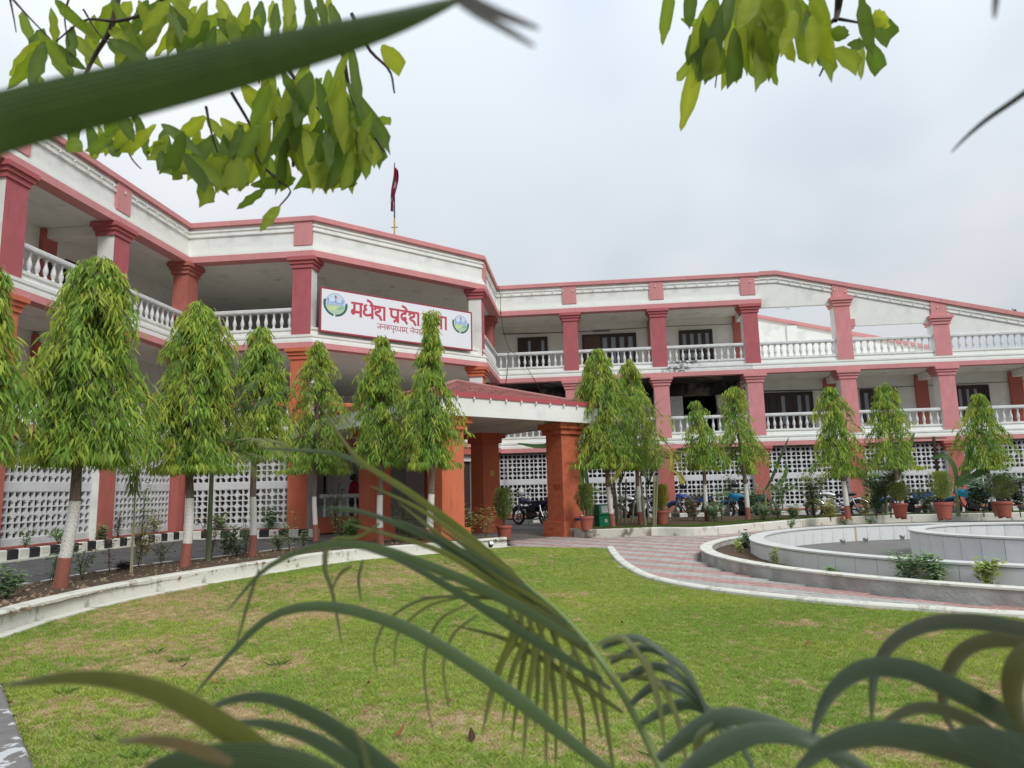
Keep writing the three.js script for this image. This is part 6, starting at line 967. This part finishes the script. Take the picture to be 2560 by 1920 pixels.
// ---------------------------------------------------------------- dustbin, blue bowl, spotlight
{
  const t = thing('dustbin', 'green plastic dustbin with sloping lid and white panel beside the potted conifer', 'dustbin', gp(1303, 1136), 0.35), gm = std([0.0, 0.20, 0.075], 0.45);
  const body = new THREE.BoxGeometry(0.40, 0.30, 0.34).translate(0, 0.15, 0); { const q = body.attributes.position; for (let i = 0; i < q.count; i++) if (q.getY(i) < 0.1) { q.setX(i, q.getX(i) * 0.9); q.setZ(i, q.getZ(i) * 0.9); } body.computeVertexNormals(); }
  part('body', body, gm, t); part('rim', xf(rbx(0.44, 0.035, 0.38, 0.012, 1), [0, 0.31, 0]), gm, t);
  const lid = new THREE.ExtrudeGeometry(new THREE.Shape([[-0.2, 0], [0.2, 0], [0.1, 0.24], [-0.1, 0.24]].map(([a, b]) => new THREE.Vector2(a, b))), { depth: 0.36, bevelEnabled: true, bevelSize: 0.01, bevelThickness: 0.01, bevelSegments: 2 }).translate(0, 0, -0.18).rotateY(Math.PI / 2); part('lid', lid.translate(0, 0.335, 0), gm, t);
  part('flap', xf(new THREE.BoxGeometry(0.24, 0.2, 0.01), [0, 0.455, 0.168], [-0.39, 0, 0]), std([0.6, 0.6, 0.58], 0.5), t); part('mark', bx(-0.03, 0.05, 0.1, 0.19, 0.166, 0.17), std([0.45, 0.45, 0.43], 0.6), t);
  const bq = PQ(-5.62, 0.05, 0.40), bp = B(bq[0], bq[2], 0.403); const bowl = single('bowl', lathe([[0.001, 0], [0.05, 0], [0.085, 0.055], [0.09, 0.06], [0.08, 0.055], [0.045, 0.012], [0.001, 0.012]], 20), std([0.01, 0.13, 0.42], 0.4), 'small blue plastic bowl on the porch pillar base', 'bowl'); bowl.position.copy(bp);
  const sp = thing('garden_spotlight', 'small black spotlight at the end of the low white wall', 'spotlight', G(1060, 1186, 0), 0.4); part('housing', xf(rbx(0.1, 0.09, 0.12, 0.02), [0, 0.10, 0], [-0.5, 0, 0]), M.black, sp); part('foot', bx(-0.02, 0.02, 0, 0.06, -0.02, 0.02), M.black, sp); part('glass', xf(new THREE.BoxGeometry(0.08, 0.07, 0.006), [0, 0.13, 0.055], [-0.5, 0, 0]), M.glassLamp, sp);
}
// ---------------------------------------------------------------- people, each body one continuous surface
function blob(bones, lo, hi, res, k) { // smooth union of tapered capsules
  const c = lo.clone().add(hi).multiplyScalar(0.5), s = Math.max(hi.x - lo.x, hi.y - lo.y, hi.z - lo.z) / 2, mc = new MarchingCubes(res, new THREE.MeshStandardMaterial(), false, false, 120000);
  const B2 = bones.map(([a, b, ra, rb]) => ({ a: V(...a), d: V(...b).sub(V(...a)), ra, rb })); mc.isolation = 0; const p = V(0, 0, 0), q = V(0, 0, 0);
  for (let z = 0; z < res; z++) for (let y = 0; y < res; y++) for (let x = 0; x < res; x++) {
    p.set((x - res / 2) / (res / 2), (y - res / 2) / (res / 2), (z - res / 2) / (res / 2)).multiplyScalar(s).add(c); let v = 0;
    for (const b of B2) { q.copy(p).sub(b.a); const t = clamp01(q.dot(b.d) / Math.max(1e-6, b.d.lengthSq())); const d = q.addScaledVector(b.d, -t).length() - lerp(b.ra, b.rb, t); v += Math.exp(-d / k); }
    mc.field[x + y * res + z * res * res] = Math.log(v + 1e-30) * k;
  }
  mc.update(); const n = mc.count, g = new THREE.BufferGeometry(); g.setAttribute('position', new THREE.Float32BufferAttribute(mc.positionArray.slice(0, n * 3), 3));
  let out = mergeVertices(g, 1e-4); out.scale(s, s, s).translate(c.x, c.y, c.z); out.computeVertexNormals(); return out;
}
const skin = std([0.20, 0.105, 0.065], 0.6), hairM = std([0.010, 0.008, 0.008], 0.6);
function woman(p, turn, label, o) { // faces +x, about 1.55 m tall
  const t = thing('person', label, 'person', p, turn), lean = o.lean ?? 0, X = (x, y) => x + lean * Math.max(0, y - 0.8);
  const hd = [X(0.02, 1.42), 1.43, 0];
  const hand = (x, y, z, s) => [[[x, y, z], [x + 0.06, y - 0.03, z], 0.022, 0.02], ...[-0.024, -0.008, 0.008, 0.024].map((dz, i) => [[x + 0.06, y - 0.03, z + dz], [x + 0.125 - 0.01 * Math.abs(i - 1.4), y - 0.055, z + dz], 0.009, 0.007]), [[x + 0.01, y, z + 0.02 * s], [x + 0.05, y + 0.0, z + 0.045 * s], 0.009, 0.008]];
  part('body', blob([[[0, 0.06, 0.08], [0, 0.45, 0.08], 0.05, 0.06], [[0, 0.45, 0.08], [0, 0.85, 0.08], 0.065, 0.09], [[0, 0.06, -0.08], [0, 0.45, -0.08], 0.05, 0.06], [[0, 0.45, -0.08], [0, 0.85, -0.08], 0.065, 0.09], [[0.14, 0.03, 0.08], [0, 0.04, 0.08], 0.03, 0.035], [[0.14, 0.03, -0.08], [0, 0.04, -0.08], 0.03, 0.035], [[0, 0.88, 0], [X(0, 1.2), 1.2, 0], 0.125, 0.12], [[X(0, 1.22), 1.22, -0.13], [X(0, 1.22), 1.22, 0.13], 0.06, 0.06], [[X(0, 1.24), 1.24, 0], [hd[0], 1.36, 0], 0.05, 0.045], [[hd[0], 1.43, 0], [hd[0] - 0.01, 1.48, 0], 0.085, 0.088], [[hd[0] + 0.06, 1.40, 0], [hd[0] + 0.05, 1.36, 0], 0.042, 0.035], [[hd[0] + 0.085, 1.44, 0], [hd[0] + 0.10, 1.415, 0], 0.012, 0.016], [[X(0, 1.22), 1.21, 0.17], [X(0.0, 1), 0.97, 0.2], 0.048, 0.038], [[X(0, 1), 0.97, 0.2], [X(0.16, 1), 0.93, 0.17], 0.036, 0.026], [[X(0, 1.22), 1.21, -0.17], [X(0.0, 1), 0.97, -0.2], 0.048, 0.038], [[X(0, 1), 0.97, -0.2], [X(0.16, 1), 0.93, -0.17], 0.036, 0.026], ...hand(X(0.16, 0.93), 0.93, 0.17, 1), ...hand(X(0.16, 0.93), 0.93, -0.17, -1)], V(-0.5, 0, -0.5), V(0.5, 1.6, 0.5), 110, 0.018), skin, t);
  part('hair', blob([[[hd[0] - 0.035, 1.485, 0], [hd[0] - 0.04, 1.44, 0], 0.092, 0.085], [[hd[0] - 0.12, 1.44, 0], [hd[0] - 0.12, 1.42, 0], 0.048, 0.045]], V(hd[0] - 0.3, 1.2, -0.25), V(hd[0] + 0.2, 1.7, 0.25), 44, 0.012), hairM, t);
  for (const s of [1, -1]) part('eye', new THREE.SphereGeometry(0.011, 8, 6).translate(hd[0] + 0.078, 1.452, 0.032 * s), std([0.02, 0.015, 0.012], 0.2), t);
  part('shawl', blob([[[0, 0.9, 0], [X(0, 1.2), 1.2, 0], 0.15, 0.14], [[X(0, 1.24), 1.24, -0.12], [X(0, 1.24), 1.24, 0.12], 0.075, 0.075], [[X(0, 1.22), 1.22, 0.17], [X(-0.02, 1), 0.96, 0.22], 0.07, 0.06], [[X(0, 1.22), 1.22, -0.17], [X(-0.02, 1), 0.96, -0.22], 0.07, 0.06], ...(o.hood ? [[[hd[0] - 0.05, 1.3, 0], [hd[0] - 0.05, 1.5, 0], 0.09, 0.1]] : [])], V(-0.45, 0.7, -0.45), V(0.45, 1.65, 0.45), 64, 0.02), o.shawl, t);
  part('shawl_border', xf(new THREE.TorusGeometry(0.165, 0.012, 6, 30), [0, 0.90, 0], [Math.PI / 2, 0.12, 0], [0.95, 1.05, 1]), std([0.75, 0.72, 0.7], 0.8), t);
  part('sari', blob([[[0, 0.06, 0], [0, 0.5, 0], 0.2, 0.18], [[0, 0.5, 0], [0, 0.95, 0], 0.18, 0.14]], V(-0.5, -0.1, -0.5), V(0.5, 1.15, 0.5), 56, 0.02), o.sari, t);
  return t;
}
{
  const pat = std([0.7, 0.7, 0.72], 0.85, { map: rep(tex(128, (u, v) => g3(vnoise(u * 24, v * 24, 24, 5) > 0.5 ? 0.85 : 0.35)), 6) }), Qb = (lat, out, y) => { const q = Q(lat, out, y); return B(q[0], q[2], y); };
  setting('entrance_floor', (() => { const c = (l, o) => { const q = Q(l, o, 0); return Buv(q[0], q[2]); }; return slabOf([c(0.35, -0.35), c(4.3, -0.35), c(4.3, -2.0), c(0.35, -2.0)], 0.06, 0.30); })(), std([0.25, 0.22, 0.2], 0.7));
  woman(Qb(1.88, -0.75, 0.30), -PSI + Math.PI / 4, 'woman in a red shawl standing in profile behind the low balustrade', { shawl: std([0.36, 0.012, 0.03], 0.85), sari: pat });
  woman(Qb(6.35, 0.95, 0.012), -PSI + Math.PI / 4 + 0.5, 'person in a dark red shawl half hidden behind a porch pillar', { lean: 0.12, hood: true, shawl: std([0.22, 0.012, 0.03], 0.85), sari: pat });
}
// ---------------------------------------------------------------- foreground: overhanging branches and palm fronds close to the camera
M.near = leafMat({ transmission: 0.7 }); M.near.roughness = 0.93; M.near.clearcoat = 0.2; M.near.clearcoatRoughness = 0.35;
{
  const R = rng(123), twigMat = std([0.055, 0.035, 0.035], 0.85);
  // hanging wavy leaves, many with their tips cut straight by the hedge shears
  function branch(name, label, twigs, leaves, depth, seed) {
    const o = At(twigs[0][0][0], twigs[0][0][1], depth), t = thing(name, label, 'branch', o, 0, 'overhanging branches');
    for (const tw of twigs) { const pts = tw.map(([x, y, r], i) => At(x, y, depth + (tw.dz ?? 0) + 0.03 * Math.sin(i * 2.1 + x)).sub(o)); part('twig', taperTube(pts, tw[0][2] ?? 0.006, (tw[0][2] ?? 0.006) * 0.45, 14, 6), twigMat, t); }
    const r = rng(seed);
    for (const [x, y, ex, ey, w, cut] of leaves) {
      const dz = (r() - 0.5) * 0.35, a = At(x, y, depth + dz).sub(o), b = At(ex, ey, depth + dz + (r() - 0.5) * 0.06).sub(o), d = b.clone().sub(a), L = d.length(); d.normalize();
      const view = ray((x + ex) / 2, (y + ey) / 2).normalize(), flat2 = d.clone().cross(view).normalize(), s = flat2.multiplyScalar(Math.cos((r() - 0.5) * 1.5)).addScaledVector(view, Math.sin((r() - 0.5) * 1.5)).addScaledVector(d, 0).normalize();
      const c = mix3(mix3([0.19, 0.28, 0.016], [0.42, 0.47, 0.028], r()), [0.085, 0.155, 0.018], r() < 0.32 ? 0.85 : 0), bl = new Blades(); bl.leaf(a, d, s, L / (1 - (cut ?? 0) * 0.9), w * 0.82 * PX / FOCAL * depth, 0.0, c, 2, cut ?? 0, 0.22 + 0.2 * r());
      // slight waves along the margins
      for (let i = 3; i < bl.p.length; i += 3) { bl.p[i] += 0.0014 * Math.sin(i * 0.45 + x); bl.p[i + 1] += 0.001 * Math.sin(i * 0.8 + y); bl.p[i + 2] += 0.003 * Math.sin(i * 0.37 + x); }
      part('leaf', bl.build(), M.near, t);
    }
    return t;
  }
  const fill = (box, n, len, w, ang, cutY, list, seed) => { const r = rng(seed); for (let i = 0; i < n; i++) { const x = lerp(box[0], box[2], r()), y = lerp(box[1], box[3], r()), a = Math.PI / 2 + (r() - 0.5) * ang, L = len * 1.02 * (0.7 + 0.6 * r()); let ex = x + Math.cos(a) * L, ey = y + Math.sin(a) * L, cut = r() < 0.08 ? 0.3 : 0; const lim = cutY(ex); if (ey > lim) { const f = Math.max(0.35, (lim - y) / (ey - y)); ex = x + (ex - x) * f; ey = y + (ey - y) * f; cut = 0.35; if (lim - y < 20) continue; } list.push([x, y, ex, ey, w * (0.75 + 0.5 * r()), cut]); } return list; };
  const edge = (x) => x < 300 ? 330 : x < 420 ? lerp(345, 385, (x - 300) / 120) : x < 800 ? 405 : lerp(400, 330, (x - 800) / 40);
  const L1 = [[760, 95, 700, 225, 18, 0], [757, 90, 782, 270, 26, 0], [824, 97, 872, 150, 46, 0.35], [808, 262, 846, 262, 26, 0.2], [606, 445, 562, 502, 34, 0], [440, 370, 447, 442, 44, 0.4], [575, 405, 510, 452, 26, 0], [100, 85, 20, 165, 46, 0], [95, 60, 62, 150, 38, 0], [110, 15, 120, 110, 28, 0], [170, 40, 210, 90, 30, 0], [150, 70, 225, 150, 34, 0], [125, 110, 160, 175, 30, 0], [60, 150, 100, 200, 34, 0], [118, 0, 160, 30, 20, 0], [300, 0, 325, 65, 26, 0], [520, 340, 500, 405, 60, 0.4], [640, 385, 540, 400, 40, 0], [735, 320, 740, 400, 60, 0.3], [520, 180, 590, 260, 50, 0.3], [230, 300, 255, 340, 30, 0.3], [200, 290, 205, 345, 26, 0.2]];
  fill([330, -20, 560, 70], 34, 115, 34, 1.7, () => 999, L1, 5); fill([560, -20, 720, 30], 16, 80, 30, 0.9, () => 999, L1, 6);
  fill([560, 120, 760, 260], 34, 145, 38, 1.3, edge, L1, 7); fill([330, 250, 800, 345], 62, 112, 36, 2.3, edge, L1, 8); fill([680, 230, 810, 330], 26, 100, 38, 1.2, edge, L1, 9); fill([160, 235, 330, 300], 14, 80, 30, 1.6, edge, L1, 10); fill([40, -10, 330, 120], 20, 100, 36, 2.2, () => 999, L1, 11);
  const T1 = [[[260, -40, 0.009], [240, 60], [205, 120], [170, 190]], [[330, 25, 0.005], [260, 45], [180, 45], [120, 90]], [[20, -10, 0.004], [70, 45], [110, 85]], [[20, -10, 0.003], [30, 40], [35, 70]], [[350, -20, 0.006], [345, 60], [300, 110], [280, 150]], [[500, 200, 0.005], [545, 280], [560, 350], [600, 385]], [[610, 130, 0.007], [640, 175], [690, 240]], [[760, 30, 0.006], [800, 110], [840, 150], [852, 200]], [[740, 110, 0.006], [760, 210], [800, 280], [830, 330]], [[560, 350, 0.004], [600, 390], [628, 410], [600, 450]], [[290, 250, 0.004], [275, 310], [290, 350], [305, 365]], [[640, 300, 0.009], [635, 330], [633, 360]], [[445, 230, 0.004], [455, 280], [470, 330]], [[150, -10, 0.003], [140, 40], [150, 100]], [[180, 20, 0.003], [215, 75], [260, 110]]];
  branch('overhanging_branch', 'broad leafy branch with straight-cut leaf tips hanging over the left wing', T1, L1, 1.9, 77);
  const e2 = (x) => x < 1500 ? 150 : x < 1560 ? 165 : x < 1700 ? lerp(178, 190, (x - 1560) / 140) : x < 1760 ? 185 : 160;
  const L2 = [[1450, -30, 1430, 100, 38, 0], [1495, -30, 1488, 65, 40, 0], [1470, 40, 1535, 55, 26, 0], [1512, 110, 1470, 285, 50, 0], [1545, 80, 1460, 175, 34, 0.25], [1790, 65, 1835, 75, 44, 0.0], [1800, 105, 1855, 145, 44, 0.35], [1860, -10, 1885, 125, 36, 0], [1855, 80, 1860, 175, 26, 0], [1885, 40, 1925, 85, 60, 0.35], [1880, 90, 1905, 150, 56, 0.35], [1780, 90, 1775, 145, 34, 0.3], [1830, 95, 1870, 100, 30, 0], [1700, -20, 1770, -5, 40, 0], [1920, 60, 1890, 20, 40, 0]];
  fill([1530, -30, 1760, 60], 46, 130, 44, 1.0, e2, L2, 15); fill([1490, 20, 1560, 90], 10, 110, 42, 0.6, e2, L2, 16);
  const T2 = [[[1815, -20, 0.012], [1810, 20], [1805, 45]], [[1805, 40, 0.006], [1780, 60], [1760, 70]], [[1805, 40, 0.005], [1850, 48], [1880, 55]], [[1790, 90, 0.005], [1785, 130], [1770, 165]], [[1520, 75, 0.004], [1500, 90], [1485, 120]], [[1560, 140, 0.003], [1548, 165], [1545, 190]]];
  branch('overhanging_branch', 'dense tuft of hanging leaves against the open sky above the right wing', T2, L2, 1.8, 78);
}
// blades of the palm the camera looks through
function blade(parent, pts, depth, w, col, o = {}) { // pts in picture positions, w: widest width in metres
  const c = new THREE.CatmullRomCurve3(pts.map(([x, y], i) => At(x, y, Array.isArray(depth) ? lerp(depth[0], depth[1], i / (pts.length - 1)) : depth).sub(parent.position))), n = o.n ?? 26, pos = [], idx = [], cl = [], uvs = [], tilt = o.tilt ?? 0.25, R = rng(Math.round(pts[0][0] * 3 + pts[0][1] * 7 + 99999));
  for (let i = 0; i <= n; i++) {
    const t = i / n, p = c.getPointAt(t), d = c.getTangentAt(t), view = p.clone().add(parent.position).sub(camera.position).normalize(), f = d.clone().cross(view).normalize(), s = f.multiplyScalar(Math.cos(tilt)).addScaledVector(view, Math.sin(tilt)).normalize(), up2 = s.clone().cross(d).normalize();
    const k = w / 2 * Math.min(1, (o.base ?? 0.45) + t * 2.2) * Math.pow(Math.max(0.0, 1 - Math.pow(t, o.sharp ?? 2.2)), 0.8) + 0.0006, lift = k * (o.fold ?? 0.35);
    for (const [a, b] of [[1, lift], [0, 0], [-1, lift]]) { const q = p.clone().addScaledVector(s, a * k).addScaledVector(up2, b); pos.push(q.x, q.y, q.z); const v = 0.94 + 0.12 * R(); cl.push(col[0] * v, col[1] * v, col[2] * v); uvs.push(a * 0.5 + 0.5, t * 3); }
    if (i) { const q = (i - 1) * 3; idx.push(q, q + 3, q + 4, q, q + 4, q + 1, q + 1, q + 4, q + 5, q + 1, q + 5, q + 2); }
  }
  const g = new THREE.BufferGeometry(); g.setAttribute('position', new THREE.Float32BufferAttribute(pos, 3)); g.setAttribute('color', new THREE.Float32BufferAttribute(cl, 3)); g.setAttribute('uv', new THREE.Float32BufferAttribute(uvs, 2)); g.setIndex(idx); g.computeVertexNormals();
  return part('leaflet', g, M.blade, parent);
}
const veins = tex(256, (u, v) => { const r = 0.5 + 0.5 * Math.cos(u * 6.2832 * 11), n = fbm(u, v * 0.1, 40, 3, 201), rib = Math.abs(u - 0.5) < 0.02 ? 1 : 0; return g3(0.84 + 0.08 * r + 0.16 * (n - 0.5) + 0.1 * rib); });
M.blade = leafMat({ transmission: 0.38, map: veins, bumpMap: tex(256, (u, v) => g3(0.5 + 0.5 * Math.cos(u * 6.2832 * 11)), false), bumpScale: 0.0006 }); M.blade.roughness = 0.92; M.blade.clearcoat = 0.4; M.blade.clearcoatRoughness = 0.36;
{
  const gg = 'palm fronds round the camera', dk = [0.06, 0.115, 0.018], md = [0.135, 0.205, 0.07], ye = [0.25, 0.28, 0.025], ol = [0.17, 0.20, 0.025];
  const A = thing('palm_frond', 'single broad dark green palm leaflet slanting across the upper picture', 'palm frond', At(-60, 290, 0.36), 0, gg);
  blade(A, [[-120, 305], [0, 262], [300, 188], [600, 115], [850, 48], [1010, -8]], [0.345, 0.40], 0.0275, dk, { base: 0.95, sharp: 2.3, tilt: 0.1, n: 40, fold: 0.5 });
  blade(A, [[960, -30], [1060, 20], [1165, 62]], 0.3, 0.004, [0.10, 0.085, 0.06]); blade(A, [[990, 5], [1080, 55], [1155, 100]], 0.3, 0.003, [0.16, 0.15, 0.11]);
  const Bf = thing('palm_frond', 'long arching palm frond with slender grey-green leaflets in front of the lawn', 'palm frond', At(1440, 1700, 0.8), 0, gg);
  part('midrib', taperTube([[1460, 1720], [1426, 1655], [1351, 1510], [1281, 1405], [1215, 1330], [1156, 1280], [1080, 1215]].map(([x, y], i) => At(x, y, 0.80 + 0.03 * i).sub(Bf.position)), 0.0058, 0.0022, 24, 8), std([0.15, 0.20, 0.055], 0.5), Bf);
  for (const [p, d, w, c, o] of [
    [[[1110, 1240], [1000, 1150], [880, 1062], [770, 988], [690, 872]], [0.95, 1.1], 0.019, ye, { tilt: 0.5 }],
    [[[1130, 1262], [980, 1135], [860, 1050], [740, 985], [560, 968]], [0.95, 1.15], 0.017, md, {}],
    [[[1160, 1290], [1000, 1195], [900, 1150], [800, 1112], [690, 1095]], [0.92, 1.05], 0.018, md, {}],
    [[[1200, 1330], [1020, 1225], [930, 1160], [850, 1130], [760, 1100], [690, 1096]], [0.92, 1.05], 0.016, [0.10, 0.16, 0.05], {}],
    [[[1240, 1365], [1080, 1270], [960, 1195], [820, 1150], [745, 1130]], [0.9, 1.0], 0.014, ye, {}],
    [[[1270, 1395], [1080, 1290], [930, 1225], [800, 1182], [690, 1180], [580, 1225], [490, 1320]], [0.88, 0.92], 0.021, md, {}],
    [[[1300, 1470], [1130, 1370], [980, 1275], [860, 1210], [780, 1185]], [0.86, 0.9], 0.020, [0.09, 0.155, 0.05], {}],
    [[[1380, 1720], [1230, 1600], [1040, 1455], [860, 1350], [700, 1310], [590, 1330], [490, 1420], [412, 1510]], [0.78, 0.9], 0.026, [0.125, 0.20, 0.07], { tilt: 0.1 }],
    [[[1310, 1440], [1210, 1350], [1110, 1300], [1000, 1290], [900, 1290]], 0.9, 0.010, ol, {}],
    [[[1010, 1305], [950, 1340], [918, 1420], [925, 1530], [938, 1590]], 0.95, 0.0055, ye, {}], [[[1030, 1330], [980, 1370], [958, 1440], [970, 1530]], 0.95, 0.005, ye, {}],
    [[[1000, 1285], [900, 1300], [830, 1350], [808, 1420], [816, 1450]], 0.98, 0.0055, ol, {}], [[[1000, 1290], [925, 1310], [860, 1370], [852, 1440]], 0.98, 0.005, ye, {}],
    [[[700, 1178], [702, 1230], [716, 1270], [728, 1330], [738, 1392]], 0.95, 0.0075, ol, {}], [[[760, 1222], [735, 1240], [716, 1275]], 0.95, 0.006, ol, {}], [[[784, 1210], [775, 1250], [780, 1300]], 0.95, 0.006, ol, {}],
    [[[560, 1230], [540, 1290], [520, 1360], [508, 1400]], 0.95, 0.006, ol, {}], [[[820, 1130], [775, 1160], [715, 1168], [705, 1250]], 0.97, 0.007, ye, {}],
    ...[[1100, 1305, 1040, 1590, 0.016], [1120, 1320, 1085, 1560, 0.014], [1140, 1330, 1130, 1640, 0.015], [1160, 1345, 1180, 1660, 0.014], [1190, 1360, 1225, 1600, 0.013], [1230, 1380, 1300, 1600, 0.013], [1262, 1395, 1330, 1700, 0.013]].map(([x, y, ex, ey, w]) => [[[x, y], [x + (ex - x) * 0.15 + 18, y + 60], [lerp(x, ex, 0.6) + 8, lerp(y, ey, 0.55)], [ex, ey]], 0.92, w, ye, { tilt: 0.35 }]),
    ...[[1300, 1400, 1380, 1378, 1470, 1470, 0.015], [1318, 1432, 1410, 1400, 1530, 1540, 0.016], [1340, 1470, 1430, 1440, 1550, 1590, 0.018], [1362, 1520, 1440, 1478, 1590, 1640, 0.020], [1385, 1562, 1500, 1520, 1640, 1690, 0.023], [1290, 1392, 1350, 1380, 1430, 1560, 0.012], [1310, 1420, 1390, 1420, 1440, 1640, 0.012], [1330, 1455, 1420, 1470, 1490, 1690, 0.013]].map(([x, y, mx, my, ex, ey, w]) => [[[x, y], [lerp(x, mx, 0.55), lerp(y, my, 0.75) - 4], [mx, my], [lerp(mx, ex, 0.6), lerp(my, ey, 0.35)], [ex, ey]], [0.84, 0.8], w, w > 0.014 ? [0.10, 0.155, 0.065] : ye, { tilt: 0.4 }]),
    [[[1420, 1640], [1500, 1575], [1570, 1545], [1660, 1560], [1780, 1620], [1900, 1720]], [0.72, 0.62], 0.030, [0.095, 0.14, 0.07], { tilt: 0.35 }], [[[1440, 1700], [1540, 1620], [1640, 1580], [1760, 1600], [1960, 1720]], [0.66, 0.6], 0.034, [0.085, 0.13, 0.06], { tilt: 0.4 }],
    [[[1505, 1640], [1512, 1590], [1540, 1560]], 0.68, 0.016, ol, {}],
    ...[[1120, 1250, 1010, 1172, 905, 1100, 800, 1050, 0.014, ye], [1145, 1275, 1030, 1210, 940, 1160, 850, 1118, 0.013, md], [1180, 1310, 1060, 1235, 960, 1165, 860, 1085, 0.015, ye], [1215, 1345, 1090, 1290, 980, 1240, 880, 1205, 0.015, md], [1225, 1352, 1100, 1250, 1000, 1178, 920, 1120, 0.012, ol], [1255, 1385, 1130, 1320, 1030, 1265, 930, 1245, 0.014, md], [1285, 1420, 1160, 1340, 1060, 1290, 960, 1262, 0.013, ye], [1320, 1490, 1190, 1400, 1090, 1330, 1000, 1290, 0.015, md], [1345, 1540, 1210, 1450, 1100, 1385, 980, 1350, 0.014, ol]].map(([a, b, c2, d2, e, f2, g2, h, w, c]) => [[[a, b], [c2, d2], [e, f2], [g2, h]], [0.9, 1.0], w, c, { tilt: 0.45 }]),
    ...[[1130, 1320, 1060, 1520], [1150, 1338, 1105, 1600], [1175, 1350, 1155, 1580], [1205, 1372, 1200, 1660], [1245, 1390, 1265, 1650]].map(([x, y, ex, ey]) => [[[x, y], [x - 12, y + 55], [lerp(x, ex, 0.6), lerp(y, ey, 0.55)], [ex, ey]], 0.95, 0.013, ye, { tilt: 0.5 }]),
  ]) blade(Bf, p, d, w * 0.62, c, o);
  const C = thing('palm_frond', 'palm leaflets curling over the right edge of the lawn', 'palm frond', At(2250, 1600, 0.62), 0, gg);
  for (const [p, d, w, c, o] of [
    [[[2300, 1620], [2180, 1555], [2060, 1490], [1950, 1447], [1860, 1450], [1795, 1500], [1765, 1560], [1752, 1600]], 0.62, 0.030, [0.085, 0.125, 0.07], { sharp: 3.5, base: 0.9 }],
    [[[2320, 1385], [2212, 1362], [2100, 1345], [2010, 1350], [1935, 1385], [1893, 1450], [1882, 1560]], 0.7, 0.024, [0.095, 0.125, 0.075], { sharp: 3, base: 0.9 }],
    [[[2260, 1400], [2140, 1385], [2080, 1410], [2045, 1470], [2040, 1530], [2070, 1600]], 0.68, 0.021, [0.12, 0.115, 0.03], { sharp: 3 }],
    [[[2300, 1400], [2215, 1420], [2190, 1470], [2195, 1530], [2230, 1600]], 0.6, 0.026, [0.13, 0.125, 0.025], { sharp: 3.5 }],
    [[[2300, 1760], [2120, 1640], [1990, 1600], [1880, 1590], [1780, 1620], [1700, 1690]], 0.55, 0.034, [0.075, 0.115, 0.06], { sharp: 3.5, base: 0.9 }], [[[2200, 1640], [2100, 1560], [1990, 1530], [1920, 1560], [1870, 1620]], 0.6, 0.018, [0.11, 0.125, 0.05], {}], [[[2300, 1700], [2212, 1640], [2120, 1600], [2040, 1585]], 0.52, 0.045, [0.07, 0.105, 0.06], { base: 0.9 }],
  ]) blade(C, p, d, w * 0.68, c.map((v) => v * 0.95), { tilt: 0.35, ...o });
  part('midrib', tube([[2420, 1300], [2330, 1480], [2300, 1650], [2290, 1800]].map(([x, y]) => At(x, y, 0.66).sub(C.position)), 0.006, 12, 7), std([0.15, 0.20, 0.055], 0.5), C);
  const E = thing('palm_frond', 'blurred yellow-green palm leaflets at the near left of the lawn', 'palm frond', At(700, 1750, 0.55), 0, gg);
  for (const [p, d, w, c, o] of [
    [[[760, 1800], [600, 1660], [470, 1565], [330, 1492], [180, 1465], [0, 1482]], [0.52, 0.5], 0.031, [0.15, 0.165, 0.012], { base: 0.8 }],
    [[[1000, 1800], [830, 1660], [690, 1555], [570, 1508], [490, 1515], [425, 1545]], [0.62, 0.64], 0.026, [0.075, 0.125, 0.05], { base: 0.8 }],
    [[[960, 1800], [800, 1680], [680, 1600], [570, 1565], [470, 1560]], [0.6, 0.62], 0.024, [0.08, 0.13, 0.05], { base: 0.8 }],
    [[[800, 1760], [640, 1665], [480, 1640], [340, 1660], [250, 1720]], [0.5, 0.5], 0.040, [0.065, 0.105, 0.035], { base: 0.8 }],
    [[[500, 1650], [400, 1612], [330, 1600], [250, 1602]], 0.42, 0.012, [0.22, 0.15, 0.03], {}], [[[800, 1700], [785, 1620], [760, 1570]], 0.6, 0.008, ol, {}],
  ]) blade(E, p, d, w * 0.62, c.map((v) => v * 1.0), { tilt: 0.3, ...o });
  part('midrib', tube([[1100, 1950], [850, 1830], [700, 1800], [560, 1790]].map(([x, y]) => At(x, y, 0.58).sub(E.position)), 0.005, 12, 7), std([0.15, 0.20, 0.055], 0.5), E);
  const F = thing('palm_frond', 'thin dark palm leaflet tip against the sky at the right edge', 'palm frond', At(2300, 140, 0.6), 0, gg);
  blade(F, [[2330, 110], [2212, 205], [2130, 262], [2085, 300], [2055, 330]], 0.6, 0.0075, [0.02, 0.03, 0.03], { tilt: 0.9, base: 1, sharp: 3 }); blade(F, [[2160, -60], [2153, -10], [2148, 40]], 0.4, 0.003, [0.08, 0.09, 0.09]);
}
renderer.render(scene, camera);
